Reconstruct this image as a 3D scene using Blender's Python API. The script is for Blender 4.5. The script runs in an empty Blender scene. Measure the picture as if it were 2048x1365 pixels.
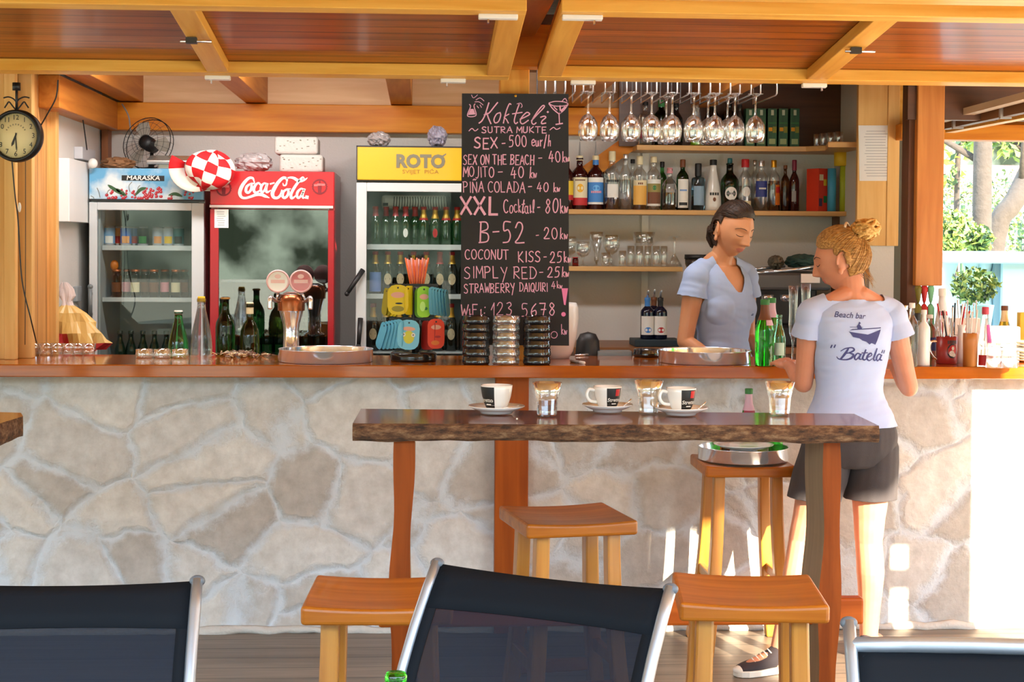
import bpy, bmesh, math, random
import numpy as np
from mathutils import Vector, Matrix, Euler
from mathutils.bvhtree import BVHTree

S = bpy.context.scene
C = S.collection
PI = math.pi
# ---------------------------------------------------------------- camera
FPX = 3200.0
CAMZ = 1.58
YAW, PITCH, ROLL = math.radians(3.3), math.radians(1.6), 0.0069
fw = Vector((math.sin(YAW)*math.cos(PITCH), math.cos(YAW)*math.cos(PITCH), -math.sin(PITCH)))
r0 = Vector((math.cos(YAW), -math.sin(YAW), 0))
u0 = r0.cross(fw)
rt = r0*math.cos(ROLL) + u0*math.sin(ROLL)
up = u0*math.cos(ROLL) - r0*math.sin(ROLL)
CY = 579.0
cam_d = bpy.data.cameras.new('camera')
cam = bpy.data.objects.new('camera', cam_d); C.objects.link(cam)
M = Matrix(((rt.x, up.x, -fw.x, 0), (rt.y, up.y, -fw.y, 0), (rt.z, up.z, -fw.z, CAMZ), (0, 0, 0, 1)))
cam.matrix_world = M
cam_d.sensor_fit = 'HORIZONTAL'; cam_d.sensor_width = 36.0
cam_d.lens = FPX/2048*36.0
cam_d.shift_y = -(682.5-CY)/2048
cam_d.clip_end = 300
S.camera = cam
# ---------------------------------------------------------------- world, sun, exposure
S.view_settings.view_transform = 'Standard'
S.view_settings.look = 'None'
S.view_settings.exposure = 1.1
S.view_settings.gamma = 1.0
S.cycles.use_denoising = True
S.cycles.max_bounces = 12
S.cycles.transmission_bounces = 10
S.cycles.transparent_max_bounces = 24
S.cycles.glossy_bounces = 6
S.cycles.diffuse_bounces = 5
S.cycles.caustics_reflective = False
S.cycles.caustics_refractive = False
S.cycles.sample_clamp_indirect = 6.0

W = bpy.data.worlds.new('world'); S.world = W; W.use_nodes = True
wn = W.node_tree.nodes; wl = W.node_tree.links
for n in list(wn): wn.remove(n)
def _wn(t, **k):
    n = wn.new(t)
    for a, b in k.items(): setattr(n, a, b)
    return n
tc = _wn('ShaderNodeTexCoord'); sep = _wn('ShaderNodeSeparateXYZ')
wl.new(tc.outputs['Generated'], sep.inputs[0])
# tree line: green masses up to a wavy height all round the terrace, bright sky above
nz = _wn('ShaderNodeTexNoise'); nz.inputs['Scale'].default_value = 4.0; nz.inputs['Detail'].default_value = 8.0
wl.new(tc.outputs['Generated'], nz.inputs['Vector'])
ma = _wn('ShaderNodeMath', operation='MULTIPLY_ADD'); ma.inputs[1].default_value = -0.55; 
wl.new(nz.outputs[0], ma.inputs[0]); wl.new(sep.outputs[2], ma.inputs[2])
rmp = _wn('ShaderNodeValToRGB'); e = rmp.color_ramp.elements
e[0].position = 0.36-0.5+0.08; e[0].color = (0.085, 0.10, 0.07, 1)
e[0].position = 0.0; e[1].position = 0.06; e[1].color = (0.62, 0.81, 1.0, 1)
ad = _wn('ShaderNodeMath', operation='ADD'); ad.inputs[1].default_value = 0.12
wl.new(ma.outputs[0], ad.inputs[0]); wl.new(ad.outputs[0], rmp.inputs[0])
nz2 = _wn('ShaderNodeTexNoise'); nz2.inputs['Scale'].default_value = 30.0; nz2.inputs['Detail'].default_value = 6.0
wl.new(tc.outputs['Generated'], nz2.inputs['Vector'])
bg = _wn('ShaderNodeBackground'); bg.inputs['Strength'].default_value = 5.5
wo = _wn('ShaderNodeOutputWorld')
r2w = _wn('ShaderNodeValToRGB'); e = r2w.color_ramp.elements; e[0].position = .40; e[0].color = (.25, .28, .25, 1); e[1].position = .62; e[1].color = (2.6, 2.6, 2.8, 1)
wl.new(nz2.outputs[0], r2w.inputs[0])
mxw = _wn('ShaderNodeMixRGB', blend_type='MULTIPLY'); wl.new(rmp.outputs[0], mxw.inputs[1]); wl.new(r2w.outputs[0], mxw.inputs[2])
inv = _wn('ShaderNodeMapRange'); inv.inputs[1].default_value = 0; inv.inputs[2].default_value = .06; inv.inputs[3].default_value = 1; inv.inputs[4].default_value = 0
wl.new(ad.outputs[0], inv.inputs[0]); wl.new(inv.outputs[0], mxw.inputs[0]); wl.new(mxw.outputs[0], bg.inputs[0]); wl.new(bg.outputs[0], wo.inputs[0])

SUN_DIR = Vector((-0.35, 0.85, -0.33)).normalized()
sd = bpy.data.lights.new('sun', 'SUN'); sun = bpy.data.objects.new('sun', sd); C.objects.link(sun)
sd.energy = 15.0; sd.angle = 0.01; sd.color = (1.0, 0.83, 0.60)
sun.rotation_euler = SUN_DIR.to_track_quat('-Z', 'Y').to_euler()

# added area lights without fixtures, to brighten the back bar
for k, (x, w) in enumerate(((-0.7, 1.3), (0.75, .9))):
    ld = bpy.data.lights.new('bar_fill_light', 'AREA'); lo = bpy.data.objects.new('bar_fill_light', ld); C.objects.link(lo)
    ld.shape = 'RECTANGLE'; ld.size = w; ld.size_y = .12; ld.energy = 15 if k == 0 else 9; ld.color = (1, .98, .96); lo.location = (x, 6.75, 2.44); lo.rotation_euler = (math.radians(35), 0, 0)
# ---------------------------------------------------------------- helpers
CAM = Vector((0, 0, CAMZ))
def ray(px, py):
    return fw + rt*((px-1024)/FPX) + up*((CY-py)/FPX)
def P(px, py, Y):
    "point of the plane y=Y that lies on the sight line of a photograph pixel"
    d = ray(px, py); return CAM + d*(Y/d.y)
def PZ(px, py, z):
    d = ray(px, py); return CAM + d*((z-CAMZ)/d.z)
def proj(p):
    v = Vector(p)-CAM; k = v.dot(fw)
    return (1024+FPX*v.dot(rt)/k, CY-FPX*v.dot(up)/k)
def XX(px, Y): return P(px, 490, Y).x
def ZZ(py, Y, px=1024): return P(px, py, Y).z

class MB:
    def __init__(s): s.v = []; s.f = []; s.m = []; s.sm = []
    def add(s, vs, fs, m=0, smooth=False):
        o = len(s.v); s.v += [tuple(v) for v in vs]
        for f in fs: s.f.append(tuple(i+o for i in f)); s.m.append(m); s.sm.append(smooth)
    def box(s, c, d, rot=None, m=0):
        x, y, z = d[0]/2, d[1]/2, d[2]/2
        vs = [Vector(p) for p in ((-x,-y,-z),(x,-y,-z),(x,y,-z),(-x,y,-z),(-x,-y,z),(x,-y,z),(x,y,z),(-x,y,z))]
        if rot is not None:
            R = rot if isinstance(rot, Matrix) else Euler(rot).to_matrix()
            vs = [R @ v for v in vs]
        c = Vector(c)
        s.add([v+c for v in vs], [(0,3,2,1),(4,5,6,7),(0,1,5,4),(1,2,6,5),(2,3,7,6),(3,0,4,7)], m)
    def bb(s, x0, x1, y0, y1, z0, z1, m=0):
        s.box(((x0+x1)/2, (y0+y1)/2, (z0+z1)/2), (abs(x1-x0), abs(y1-y0), abs(z1-z0)), None, m)
    def lathe(s, prof, c=(0,0,0), n=24, m=0, M=None, smooth=True, sx=1, sy=1):
        c = Vector(c); vs = []; fs = []; k = len(prof); idx = []
        for (r, z) in prof:
            if r < 1e-6: idx.append([len(vs)]); vs.append(Vector((0,0,z)))
            else:
                idx.append(list(range(len(vs), len(vs)+n)))
                for j in range(n):
                    a = 2*PI*j/n; vs.append(Vector((r*sx*math.cos(a), r*sy*math.sin(a), z)))
        for i in range(k-1):
            A, B = idx[i], idx[i+1]
            for j in range(n):
                j2 = (j+1) % n
                if len(A) == 1 and len(B) == 1: continue
                if len(A) == 1: fs.append((A[0], B[j2], B[j]))
                elif len(B) == 1: fs.append((A[j], A[j2], B[0]))
                else: fs.append((A[j], A[j2], B[j2], B[j]))
        if M is not None: vs = [M @ v for v in vs]
        s.add([v+c for v in vs], fs, m, smooth)
    def tube(s, pts, r, n=8, m=0, smooth=True, flat=1.0):
        pts = [Vector(p) for p in pts]; N = len(pts)
        rs = r if isinstance(r, (list, tuple)) else [r]*N
        vs = []; fs = []; prev = None
        for i, p in enumerate(pts):
            t = (pts[min(i+1, N-1)]-pts[max(i-1, 0)]).normalized()
            if prev is None:
                a = Vector((0,0,1)) if abs(t.z) < .9 else Vector((1,0,0))
                x = t.cross(a).normalized()
            else:
                x = (prev-t*prev.dot(t)).normalized()
            prev = x; y = t.cross(x)
            for j in range(n):
                a = 2*PI*j/n; vs.append(p+x*(rs[i]*math.cos(a))+y*(rs[i]*flat*math.sin(a)))
        for i in range(N-1):
            for j in range(n):
                fs.append((i*n+j, i*n+(j+1) % n, (i+1)*n+(j+1) % n, (i+1)*n+j))
        fs.append(tuple(range(n))[::-1]); fs.append(tuple((N-1)*n+j for j in range(n)))
        s.add(vs, fs, m, smooth)
    def prism(s, poly, M, h, m=0):
        "poly: 2d outline (counter-clockwise), extruded by h along local +z of M"
        n = len(poly)
        vs = [M @ Vector((p[0], p[1], 0)) for p in poly]+[M @ Vector((p[0], p[1], h)) for p in poly]
        fs = [tuple(range(n))[::-1], tuple(range(n, 2*n))]+[(i, (i+1) % n, n+(i+1) % n, n+i) for i in range(n)]
        s.add(vs, fs, m)
    def loft(s, rings, m=0, smooth=True, cap=True):
        n = len(rings[0]); vs = [v for r in rings for v in r]; fs = []
        for i in range(len(rings)-1):
            for j in range(n): fs.append((i*n+j, i*n+(j+1) % n, (i+1)*n+(j+1) % n, (i+1)*n+j))
        if cap:
            fs.append(tuple(range(n))[::-1]); fs.append(tuple((len(rings)-1)*n+j for j in range(n)))
        s.add(vs, fs, m, smooth)
    def grid(s, fn, nu, nv, m=0, smooth=True):
        vs = [fn(i/nu, j/nv) for j in range(nv+1) for i in range(nu+1)]
        fs = [(j*(nu+1)+i, j*(nu+1)+i+1, (j+1)*(nu+1)+i+1, (j+1)*(nu+1)+i) for j in range(nv) for i in range(nu)]
        s.add(vs, fs, m, smooth)
    def sphere(s, c, r, n=12, m=0, M=None):
        rx = r if isinstance(r, (tuple, list)) else (r, r, r)
        pr = [(math.sin(PI*i/n), -math.cos(PI*i/n)) for i in range(n+1)]
        pr[0] = (0, -1); pr[-1] = (0, 1)
        D = Matrix.Diagonal(Vector(rx)).to_4x4()
        s.lathe(pr, c, 2*n if n < 12 else 20, m, (M @ D) if M is not None else D)
    def build(s, name, mats, parent=None, world=True, bev=0, sub=0, solid=0, seg=2):
        me = bpy.data.meshes.new(name)
        off = Vector((0,0,0))
        if parent is not None and world:
            off = wloc(parent)
        me.from_pydata([(v[0]-off.x, v[1]-off.y, v[2]-off.z) for v in s.v], [], s.f)
        if not isinstance(mats, (list, tuple)): mats = [mats]
        for mm in mats: me.materials.append(mm)
        me.polygons.foreach_set('material_index', s.m)
        me.polygons.foreach_set('use_smooth', s.sm)
        me.update()
        o = bpy.data.objects.new(name, me); C.objects.link(o)
        if parent is not None: o.parent = parent
        if solid:
            md = o.modifiers.new('solid', 'SOLIDIFY'); md.thickness = solid; md.offset = 0
        if bev:
            md = o.modifiers.new('bevel', 'BEVEL'); md.width = bev; md.segments = seg; md.limit_method = 'ANGLE'; md.angle_limit = 0.6
        if sub:
            md = o.modifiers.new('sub', 'SUBSURF'); md.levels = sub; md.render_levels = sub
        return o
def wloc(o):
    p = Vector(o.location)
    while o.parent is not None: o = o.parent; p += Vector(o.location)
    return p
def tag(o, label=None, cat=None, group=None, kind=None):
    if label: o['label'] = label
    if cat: o['category'] = cat
    if group: o['group'] = group
    if kind: o['kind'] = kind
    return o
def thing(name, label, cat, loc=(0,0,0), group=None, rz=0):
    o = bpy.data.objects.new(name, None); C.objects.link(o)
    o.empty_display_size = .05; o.location = loc; o.rotation_euler = (0,0,rz)
    return tag(o, label, cat, group)
def one(name, mb, mats, label, cat, loc=None, group=None, **k):
    "a thing that is one mesh; built in world coordinates, origin moved to loc"
    o = mb.build(name, mats, None, **k)
    if loc is not None:
        o.data.transform(Matrix.Translation(-Vector(loc))); o.location = loc
    return tag(o, label, cat, group)
def struct(name, mb, mats, **k): return tag(mb.build(name, mats, None, **k), kind='structure')
def dup(root, loc, rz=None, label=None, group=None):
    r = root.copy(); C.objects.link(r); r.location = loc
    if rz is not None: r.rotation_euler = (0,0,rz)
    if label: r['label'] = label
    if group: r['group'] = group
    for ch in list(root.children):
        c = ch.copy(); C.objects.link(c); c.parent = r
        for g in list(ch.children):
            d = g.copy(); C.objects.link(d); d.parent = c
    return r
def setmat(o, m, i=0):
    "another material on a copy (copies share mesh data, so the slot is set on the object)"
    o.material_slots[i].link = 'OBJECT'; o.material_slots[i].material = m

# ---------------------------------------------------------------- materials
def srgb(*c):
    return tuple(((x/255)/12.92 if x/255 <= .04045 else ((x/255+.055)/1.055)**2.4) for x in c)
MATS = {}
def _new(name):
    m = bpy.data.materials.new(name); m.use_nodes = True; MATS[name] = m
    return m, m.node_tree.nodes, m.node_tree.links, m.node_tree.nodes['Principled BSDF']
def setp(b, col=None, rough=None, metal=None, spec=None, trans=None, ior=None, coat=None, sheen=None, sss=None):
    I = b.inputs
    if col is not None: I['Base Color'].default_value = (*col[:3], 1)
    if rough is not None: I['Roughness'].default_value = rough
    if metal is not None: I['Metallic'].default_value = metal
    if spec is not None: I['Specular IOR Level'].default_value = spec
    if trans is not None: I['Transmission Weight'].default_value = trans
    if ior is not None: I['IOR'].default_value = ior
    if coat is not None: I['Coat Weight'].default_value = coat; I['Coat Roughness'].default_value = .08
    if sheen is not None: I['Sheen Weight'].default_value = sheen
    if sss is not None:
        I['Subsurface Weight'].default_value = sss; I['Subsurface Radius'].default_value = (.012, .005, .003)
def mat(name, col, rough=.5, metal=0, var=0.0, vscale=8.0, bump=0.0, bscale=60.0, **k):
    "plain surface with a little procedural unevenness"
    if name in MATS: return MATS[name]
    m, n, l, b = _new(name); setp(b, col, rough, metal, **k)
    tcn = n.new('ShaderNodeTexCoord')
    t = n.new('ShaderNodeTexNoise'); t.inputs['Scale'].default_value = vscale; t.inputs['Detail'].default_value = 5
    l.new(tcn.outputs['Object'], t.inputs['Vector'])
    v = max(var, .04)
    mx = n.new('ShaderNodeMixRGB'); mx.blend_type = 'MIX'
    mx.inputs[1].default_value = (*[c*(1-v) for c in col[:3]], 1); mx.inputs[2].default_value = (*[min(1, c*(1+v)) for c in col[:3]], 1)
    l.new(t.outputs[0], mx.inputs[0]); l.new(mx.outputs[0], b.inputs['Base Color'])
    if bump:
        t2 = n.new('ShaderNodeTexNoise'); t2.inputs['Scale'].default_value = bscale; t2.inputs['Detail'].default_value = 4
        l.new(tcn.outputs['Object'], t2.inputs['Vector'])
        bp = n.new('ShaderNodeBump'); bp.inputs['Strength'].default_value = bump; bp.inputs['Distance'].default_value = .01
        l.new(t2.outputs[0], bp.inputs['Height']); l.new(bp.outputs[0], b.inputs['Normal'])
    return m
def wood(name, c1, c2, axis='X', rough=.4, scale=1.0, coat=0.0, knots=0.0, groove=None, spec=.5):
    "wood grain stretched along an axis; groove=(axis, pitch) cuts dark board joints"
    if name in MATS: return MATS[name]
    m, n, l, b = _new(name); setp(b, c1, rough, coat=coat, spec=spec)
    tcn = n.new('ShaderNodeTexCoord'); mp = n.new('ShaderNodeMapping')
    sc = [16*scale]*3; sc['XYZ'.index(axis)] = 1.1*scale
    mp.inputs['Scale'].default_value = sc; l.new(tcn.outputs['Object'], mp.inputs[0])
    t = n.new('ShaderNodeTexNoise'); t.inputs['Scale'].default_value = 1.6; t.inputs['Detail'].default_value = 7; t.inputs['Distortion'].default_value = .6
    l.new(mp.outputs[0], t.inputs['Vector'])
    r = n.new('ShaderNodeValToRGB'); r.color_ramp.elements[0].position = .3; r.color_ramp.elements[1].position = .72
    r.color_ramp.elements[0].color = (*c1, 1); r.color_ramp.elements[1].color = (*c2, 1)
    l.new(t.outputs[0], r.inputs[0]); col = r.outputs[0]
    if knots:
        vo = n.new('ShaderNodeTexVoronoi'); vo.inputs['Scale'].default_value = knots
        mp2 = n.new('ShaderNodeMapping'); s2 = [2.4]*3; s2['XYZ'.index(axis)] = .9; mp2.inputs['Scale'].default_value = s2
        l.new(tcn.outputs['Object'], mp2.inputs[0]); l.new(mp2.outputs[0], vo.inputs['Vector'])
        kr = n.new('ShaderNodeValToRGB'); kr.color_ramp.elements[0].position = .03; kr.color_ramp.elements[1].position = .09
        kr.color_ramp.elements[0].color = (.35, .35, .35, 1); kr.color_ramp.elements[1].color = (1, 1, 1, 1)
        l.new(vo.outputs['Distance'], kr.inputs[0])
        mm = n.new('ShaderNodeMixRGB'); mm.blend_type = 'MULTIPLY'; mm.inputs[0].default_value = .8
        l.new(col, mm.inputs[1]); l.new(kr.outputs[0], mm.inputs[2]); col = mm.outputs[0]
    bp = n.new('ShaderNodeBump'); bp.inputs['Strength'].default_value = .12; bp.inputs['Distance'].default_value = .004
    l.new(t.outputs[0], bp.inputs['Height'])
    if groove:
        ax, pitch = groove
        sp = n.new('ShaderNodeSeparateXYZ'); l.new(tcn.outputs['Object'], sp.inputs[0])
        md = n.new('ShaderNodeMath'); md.operation = 'MODULO'; 
        ad_ = n.new('ShaderNodeMath'); ad_.operation = 'ADD'; ad_.inputs[1].default_value = 100*pitch
        l.new(sp.outputs['XYZ'.index(ax)], ad_.inputs[0]); l.new(ad_.outputs[0], md.inputs[0]); md.inputs[1].default_value = pitch
        gt = n.new('ShaderNodeMath'); gt.operation = 'GREATER_THAN'; gt.inputs[1].default_value = min(.007, pitch*.08); l.new(md.outputs[0], gt.inputs[0])
        mm = n.new('ShaderNodeMixRGB'); mm.blend_type = 'MULTIPLY'; mm.inputs[0].default_value = .75
        l.new(col, mm.inputs[1]); l.new(gt.outputs[0], mm.inputs[2]); col = mm.outputs[0]
        bp2 = n.new('ShaderNodeBump'); bp2.inputs['Strength'].default_value = .8; bp2.inputs['Distance'].default_value = .004
        l.new(gt.outputs[0], bp2.inputs['Height']); l.new(bp.outputs[0], bp2.inputs['Normal']); l.new(bp2.outputs[0], b.inputs['Normal'])
        # each board its own tone
        fl = n.new('ShaderNodeMath'); fl.operation = 'SNAP'; fl.inputs[1].default_value = pitch; l.new(ad_.outputs[0], fl.inputs[0])
        wnz = n.new('ShaderNodeTexWhiteNoise'); wnz.noise_dimensions = '1D'; l.new(fl.outputs[0], wnz.inputs['W'])
        hs = n.new('ShaderNodeHueSaturation'); mr = n.new('ShaderNodeMapRange'); mr.inputs[3].default_value = .78; mr.inputs[4].default_value = 1.2
        l.new(wnz.outputs['Value'], mr.inputs[0]); l.new(mr.outputs[0], hs.inputs['Value']); l.new(col, hs.inputs['Color']); col = hs.outputs[0]
    else:
        l.new(bp.outputs[0], b.inputs['Normal'])
    l.new(col, b.inputs['Base Color'])
    return m
def glass(name, col=(1, 1, 1), rough=0.0, ior=1.48, clear=0.0):
    if name in MATS: return MATS[name]
    m, n, l, b = _new(name); setp(b, col, rough, trans=1.0, ior=ior)
    if clear:
        out = n['Material Output']; tr = n.new('ShaderNodeBsdfTransparent'); mx = n.new('ShaderNodeMixShader'); mx.inputs[0].default_value = 1-clear
        l.new(tr.outputs[0], mx.inputs[1]); l.new(b.outputs[0], mx.inputs[2]); l.new(mx.outputs[0], out.inputs[0])
    return m
def thin(name, col=(1, 1, 1), refl=.12, rough=0.0, tint=1.0):
    "thin walled clear sheet: straight through, with a fresnel mirror coat"
    if name in MATS: return MATS[name]
    m, n, l, b = _new(name); n.remove(b)
    out = n['Material Output']
    tr = n.new('ShaderNodeBsdfTransparent'); tr.inputs[0].default_value = (*[c*tint for c in col], 1)
    gl = n.new('ShaderNodeBsdfGlossy'); gl.inputs['Roughness'].default_value = rough; gl.inputs[0].default_value = (1, 1, 1, 1)
    lw = n.new('ShaderNodeLayerWeight'); lw.inputs[0].default_value = .35
    mr = n.new('ShaderNodeMapRange'); mr.inputs[3].default_value = refl; mr.inputs[4].default_value = min(1, refl+.75)
    l.new(lw.outputs['Facing'], mr.inputs[0])
    mx = n.new('ShaderNodeMixShader'); l.new(mr.outputs[0], mx.inputs[0]); l.new(tr.outputs[0], mx.inputs[1]); l.new(gl.outputs[0], mx.inputs[2])
    l.new(mx.outputs[0], out.inputs[0])
    return m
# ================================================================ the setting
HONEY = wood('honey_pine_x', srgb(222,158,62), srgb(244,194,98), 'X', .38, knots=1.2, spec=.22)
HONEYY = wood('honey_pine_y', srgb(214,148,56), srgb(238,184,88), 'Y', .38, knots=1.2, spec=.22)
HONEYZ = wood('honey_pine_z', srgb(208,138,50), srgb(234,176,82), 'Z', .4, knots=1.1, spec=.22)
VARN = wood('varnished_boards', srgb(134,62,6), srgb(176,94,16), 'X', .32, groove=('Y', .095), knots=0, coat=.15, spec=.22)
ORANGEX = wood('orange_beam_x', srgb(200,110,16), srgb(228,148,38), 'X', .42, knots=1.0, spec=.22)
ORANGEY = wood('orange_beam_y', srgb(176,104,38), srgb(205,135,58), 'Y', .42, knots=1.0, spec=.22)
ORANGEZ = wood('orange_beam_z', srgb(136,62,10), srgb(168,84,18), 'Z', .5, spec=.2)
PALEZ = wood('pale_board_z', srgb(216,166,96), srgb(236,196,130), 'Z', .5, knots=1.3, spec=.22)
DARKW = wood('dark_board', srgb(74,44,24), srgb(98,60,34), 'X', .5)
COUNT = wood('counter_varnish', srgb(146,68,6), srgb(184,96,14), 'X', .14, coat=.6, spec=.3)
PLASTER = mat('white_plaster', srgb(214,212,208), .8, bump=.15, bscale=90)
WALLZ = P(200, 262, 8.3).z

# stone facing of the bar
m, n, l, b = _new('flagstone_facing'); STONE = m
tcn = n.new('ShaderNodeTexCoord'); 
w1 = n.new('ShaderNodeTexNoise'); w1.inputs['Scale'].default_value = 2.2; w1.inputs['Detail'].default_value = 4
l.new(tcn.outputs['Object'], w1.inputs['Vector'])
vs_ = n.new('ShaderNodeVectorMath'); vs_.operation = 'SCALE'; vs_.inputs['Scale'].default_value = .26
l.new(w1.outputs['Color'], vs_.inputs[0])
va = n.new('ShaderNodeVectorMath'); va.operation = 'ADD'; l.new(tcn.outputs['Object'], va.inputs[0]); l.new(vs_.outputs[0], va.inputs[1])
mp = n.new('ShaderNodeMapping'); mp.inputs['Scale'].default_value = (2.9, .6, 3.7); l.new(va.outputs[0], mp.inputs[0])
ve = n.new('ShaderNodeTexVoronoi'); ve.feature = 'DISTANCE_TO_EDGE'; ve.inputs['Scale'].default_value = 1.0; ve.inputs['Randomness'].default_value = 1
vc = n.new('ShaderNodeTexVoronoi'); vc.inputs['Scale'].default_value = 1.0; vc.inputs['Randomness'].default_value = 1
l.new(mp.outputs[0], ve.inputs['Vector']); l.new(mp.outputs[0], vc.inputs['Vector'])
w2 = n.new('ShaderNodeTexNoise'); w2.inputs['Scale'].default_value = 14; w2.inputs['Detail'].default_value = 8; w2.inputs['Roughness'].default_value = .65
l.new(tcn.outputs['Object'], w2.inputs['Vector'])
w3 = n.new('ShaderNodeTexNoise'); w3.inputs['Scale'].default_value = 55; w3.inputs['Detail'].default_value = 5
l.new(tcn.outputs['Object'], w3.inputs['Vector'])
# edge width broken up by noise
me_ = n.new('ShaderNodeMath'); me_.operation = 'MULTIPLY_ADD'; me_.inputs[1].default_value = -.22; l.new(w2.outputs[0], me_.inputs[0]); l.new(ve.outputs['Distance'], me_.inputs[2])
er = n.new('ShaderNodeMapRange'); er.inputs[1].default_value = -.12; er.inputs[2].default_value = -.01; er.interpolation_type = 'SMOOTHSTEP'
l.new(me_.outputs[0], er.inputs[0])
sc_ = n.new('ShaderNodeSeparateColor'); l.new(vc.outputs['Color'], sc_.inputs[0])
r1 = n.new('ShaderNodeValToRGB'); e = r1.color_ramp.elements
e[0].position = .1; e[0].color = (*srgb(182,176,168), 1); e[1].position = .9; e[1].color = (*srgb(214,211,205), 1)
x_ = r1.color_ramp.elements.new(.5); x_.color = (*srgb(202,199,194), 1)
l.new(sc_.outputs[0], r1.inputs[0])
r2 = n.new('ShaderNodeValToRGB'); e = r2.color_ramp.elements; e[0].position = .32; e[0].color = (.82, .80, .78, 1); e[1].position = .68; e[1].color = (1.12, 1.12, 1.12, 1)
l.new(w2.outputs[0], r2.inputs[0])
mm = n.new('ShaderNodeMixRGB'); mm.blend_type = 'MULTIPLY'; mm.inputs[0].default_value = 1; l.new(r1.outputs[0], mm.inputs[1]); l.new(r2.outputs[0], mm.inputs[2])
mx = n.new('ShaderNodeMixRGB'); mx.inputs[1].default_value = (*srgb(206,212,217), 1); l.new(er.outputs[0], mx.inputs[0]); l.new(mm.outputs[0], mx.inputs[2])
l.new(mx.outputs[0], b.inputs['Base Color']); b.inputs['Roughness'].default_value = .85
hh = n.new('ShaderNodeMath'); hh.operation = 'MULTIPLY_ADD'; hh.inputs[1].default_value = .5; l.new(w2.outputs[0], hh.inputs[0]); l.new(er.outputs[0], hh.inputs[2])
hh2 = n.new('ShaderNodeMath'); hh2.operation = 'MULTIPLY_ADD'; hh2.inputs[1].default_value = .25; l.new(w3.outputs[0], hh2.inputs[0]); l.new(hh.outputs[0], hh2.inputs[2])
bp = n.new('ShaderNodeBump'); bp.inputs['Strength'].default_value = .8; bp.inputs['Distance'].default_value = .012
l.new(hh2.outputs[0], bp.inputs['Height']); l.new(bp.outputs[0], b.inputs['Normal'])

DECK = wood('deck_boards', srgb(92,82,72), srgb(126,112,98), 'X', .4, groove=('Y', .145))
g = MB(); g.bb(-6, 9, -4, 9, -.12, 0); struct('floor', g, DECK)
g = MB(); g.bb(-3.2, 5.5, 6.5, 6.66, 0, 1.0475); struct('wall_front', g, STONE)
# ragged mortar foot where the stone meets the deck
rnd = random.Random(4)
g = MB(); pts = []
xx = -3.0
while xx < 5.3: pts.append((xx, 6.485+rnd.uniform(-.008, .008), rnd.uniform(.002, .014))); xx += .06
g.tube(pts, [rnd.uniform(.012, .026) for _ in pts], 6); struct('trim_1', g, mat('mortar', srgb(196,192,184), .9, bump=.5))

# counter
CTOP = 1.098; CF = 6.35; CB = 6.92
g = MB(); g.bb(-3.2, 5.5, CF, CB, CTOP-.05, CTOP)
one('bar_counter', g, COUNT, 'long varnished wooden bar counter lying on the stone wall', 'counter', (0, 6.6, CTOP-.05), bev=.004)
# square post in front of the stone and above the counter
xp0, xp1 = XX(993, 6.44), XX(1060, 6.44)
g = MB(); g.bb(xp0, xp1, 6.44, 6.56, 0, CTOP-.05); struct('trim_2', g, ORANGEZ, bev=.004)
g = MB(); g.bb(xp0+.02, xp1+.005, 6.62, 6.74, CTOP, 2.47); struct('trim_3', g, HONEYZ, bev=.004)

# back room shell
XL = P(207, 400, 8.3).x; XR = P(1668, 400, 8.3).x; YB = 8.3
g = MB(); g.bb(XL-.1, XR+.1, YB, YB+.12, 0, 2.6); struct('wall_back', g, PLASTER)
g = MB(); g.bb(XL-.12, XL, 7.16, YB, 0, 2.6); struct('wall_left', g, PLASTER)
g = MB(); g.bb(XR, XR+.12, 7.62, YB, 0, 2.6); struct('wall_right', g, PLASTER)
# timber cladding of the left side, nearer than the plaster
g = MB(); g.bb(XL-.12, XL, 6.72, 7.16, 0, 2.6)
struct('wall_left_boards', g, wood('side_boards', srgb(190,132,70), srgb(222,168,100), 'Z', .5, groove=('Y', .16), knots=1.0))
g = MB()
for (px0, px1, y, m_) in ((8, 30, 6.60, 0), (36, 64, 6.68, 1), (92, 113, 7.10, 0)):
    g.bb(XX(px0, y), XX(px1, y), y, y+.05, CTOP if y < 6.9 else 0, 2.5)
g.bb(XX(-260, 6.62), XX(9, 6.62), 6.62, 6.68, CTOP, 2.5)
struct('trim_4', g, [PALEZ], bev=.003)
g = MB(); g.bb(-4, 5, 6.6, YB+.2, 2.47, 2.53); struct('ceiling', g, wood('roof_boards', srgb(150,92,40), srgb(186,124,62), 'X', .4, groove=('Y', .12)))
# ring beams
g = MB(); g.bb(XL-.12, XR+.12, YB-.1, YB-.001, WALLZ, WALLZ+.14); struct('trim_5', g, ORANGEX, bev=.004)
g = MB(); g.bb(XL-.0, XL+.09, 6.9, YB-.1, WALLZ, WALLZ+.14); struct('trim_6', g, ORANGEY, bev=.004)
g = MB(); g.bb(XL, XR, YB-.03, YB-.002, WALLZ+.14, 2.47); struct('trim_7', g, wood('blocking', srgb(214,164,110), srgb(232,190,140), 'X', .5))
# corner upright
g = MB(); g.bb(XX(203, 8.2), XX(216, 8.2), 8.2, 8.296, 0, WALLZ); struct('trim_8', g, wood('reddish_upright', srgb(132,76,36), srgb(150,90,44), 'Z', .5))
# rafters
for k, px in enumerate((238, 498, 800, 1160, 1420)):
    x = XX(px, 7.9); g = MB(); g.bb(x-.055, x+.055, 6.62, YB-.032, WALLZ+.145, 2.468)
    tag(g.build('roof_rafter', ORANGEY, None, bev=.004), kind='structure')
# head beam over the opening
g = MB(); g.bb(-3.2, 3.0, 6.47, 6.6, 2.30, 2.47); struct('trim_9', g, ORANGEX, bev=.004)
# eaves board above the shutters
g = MB(); g.bb(-4.2, 5.5, 5.02, 5.16, 2.372, 2.55); struct('trim_10', g, HONEY, bev=.004)

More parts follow.
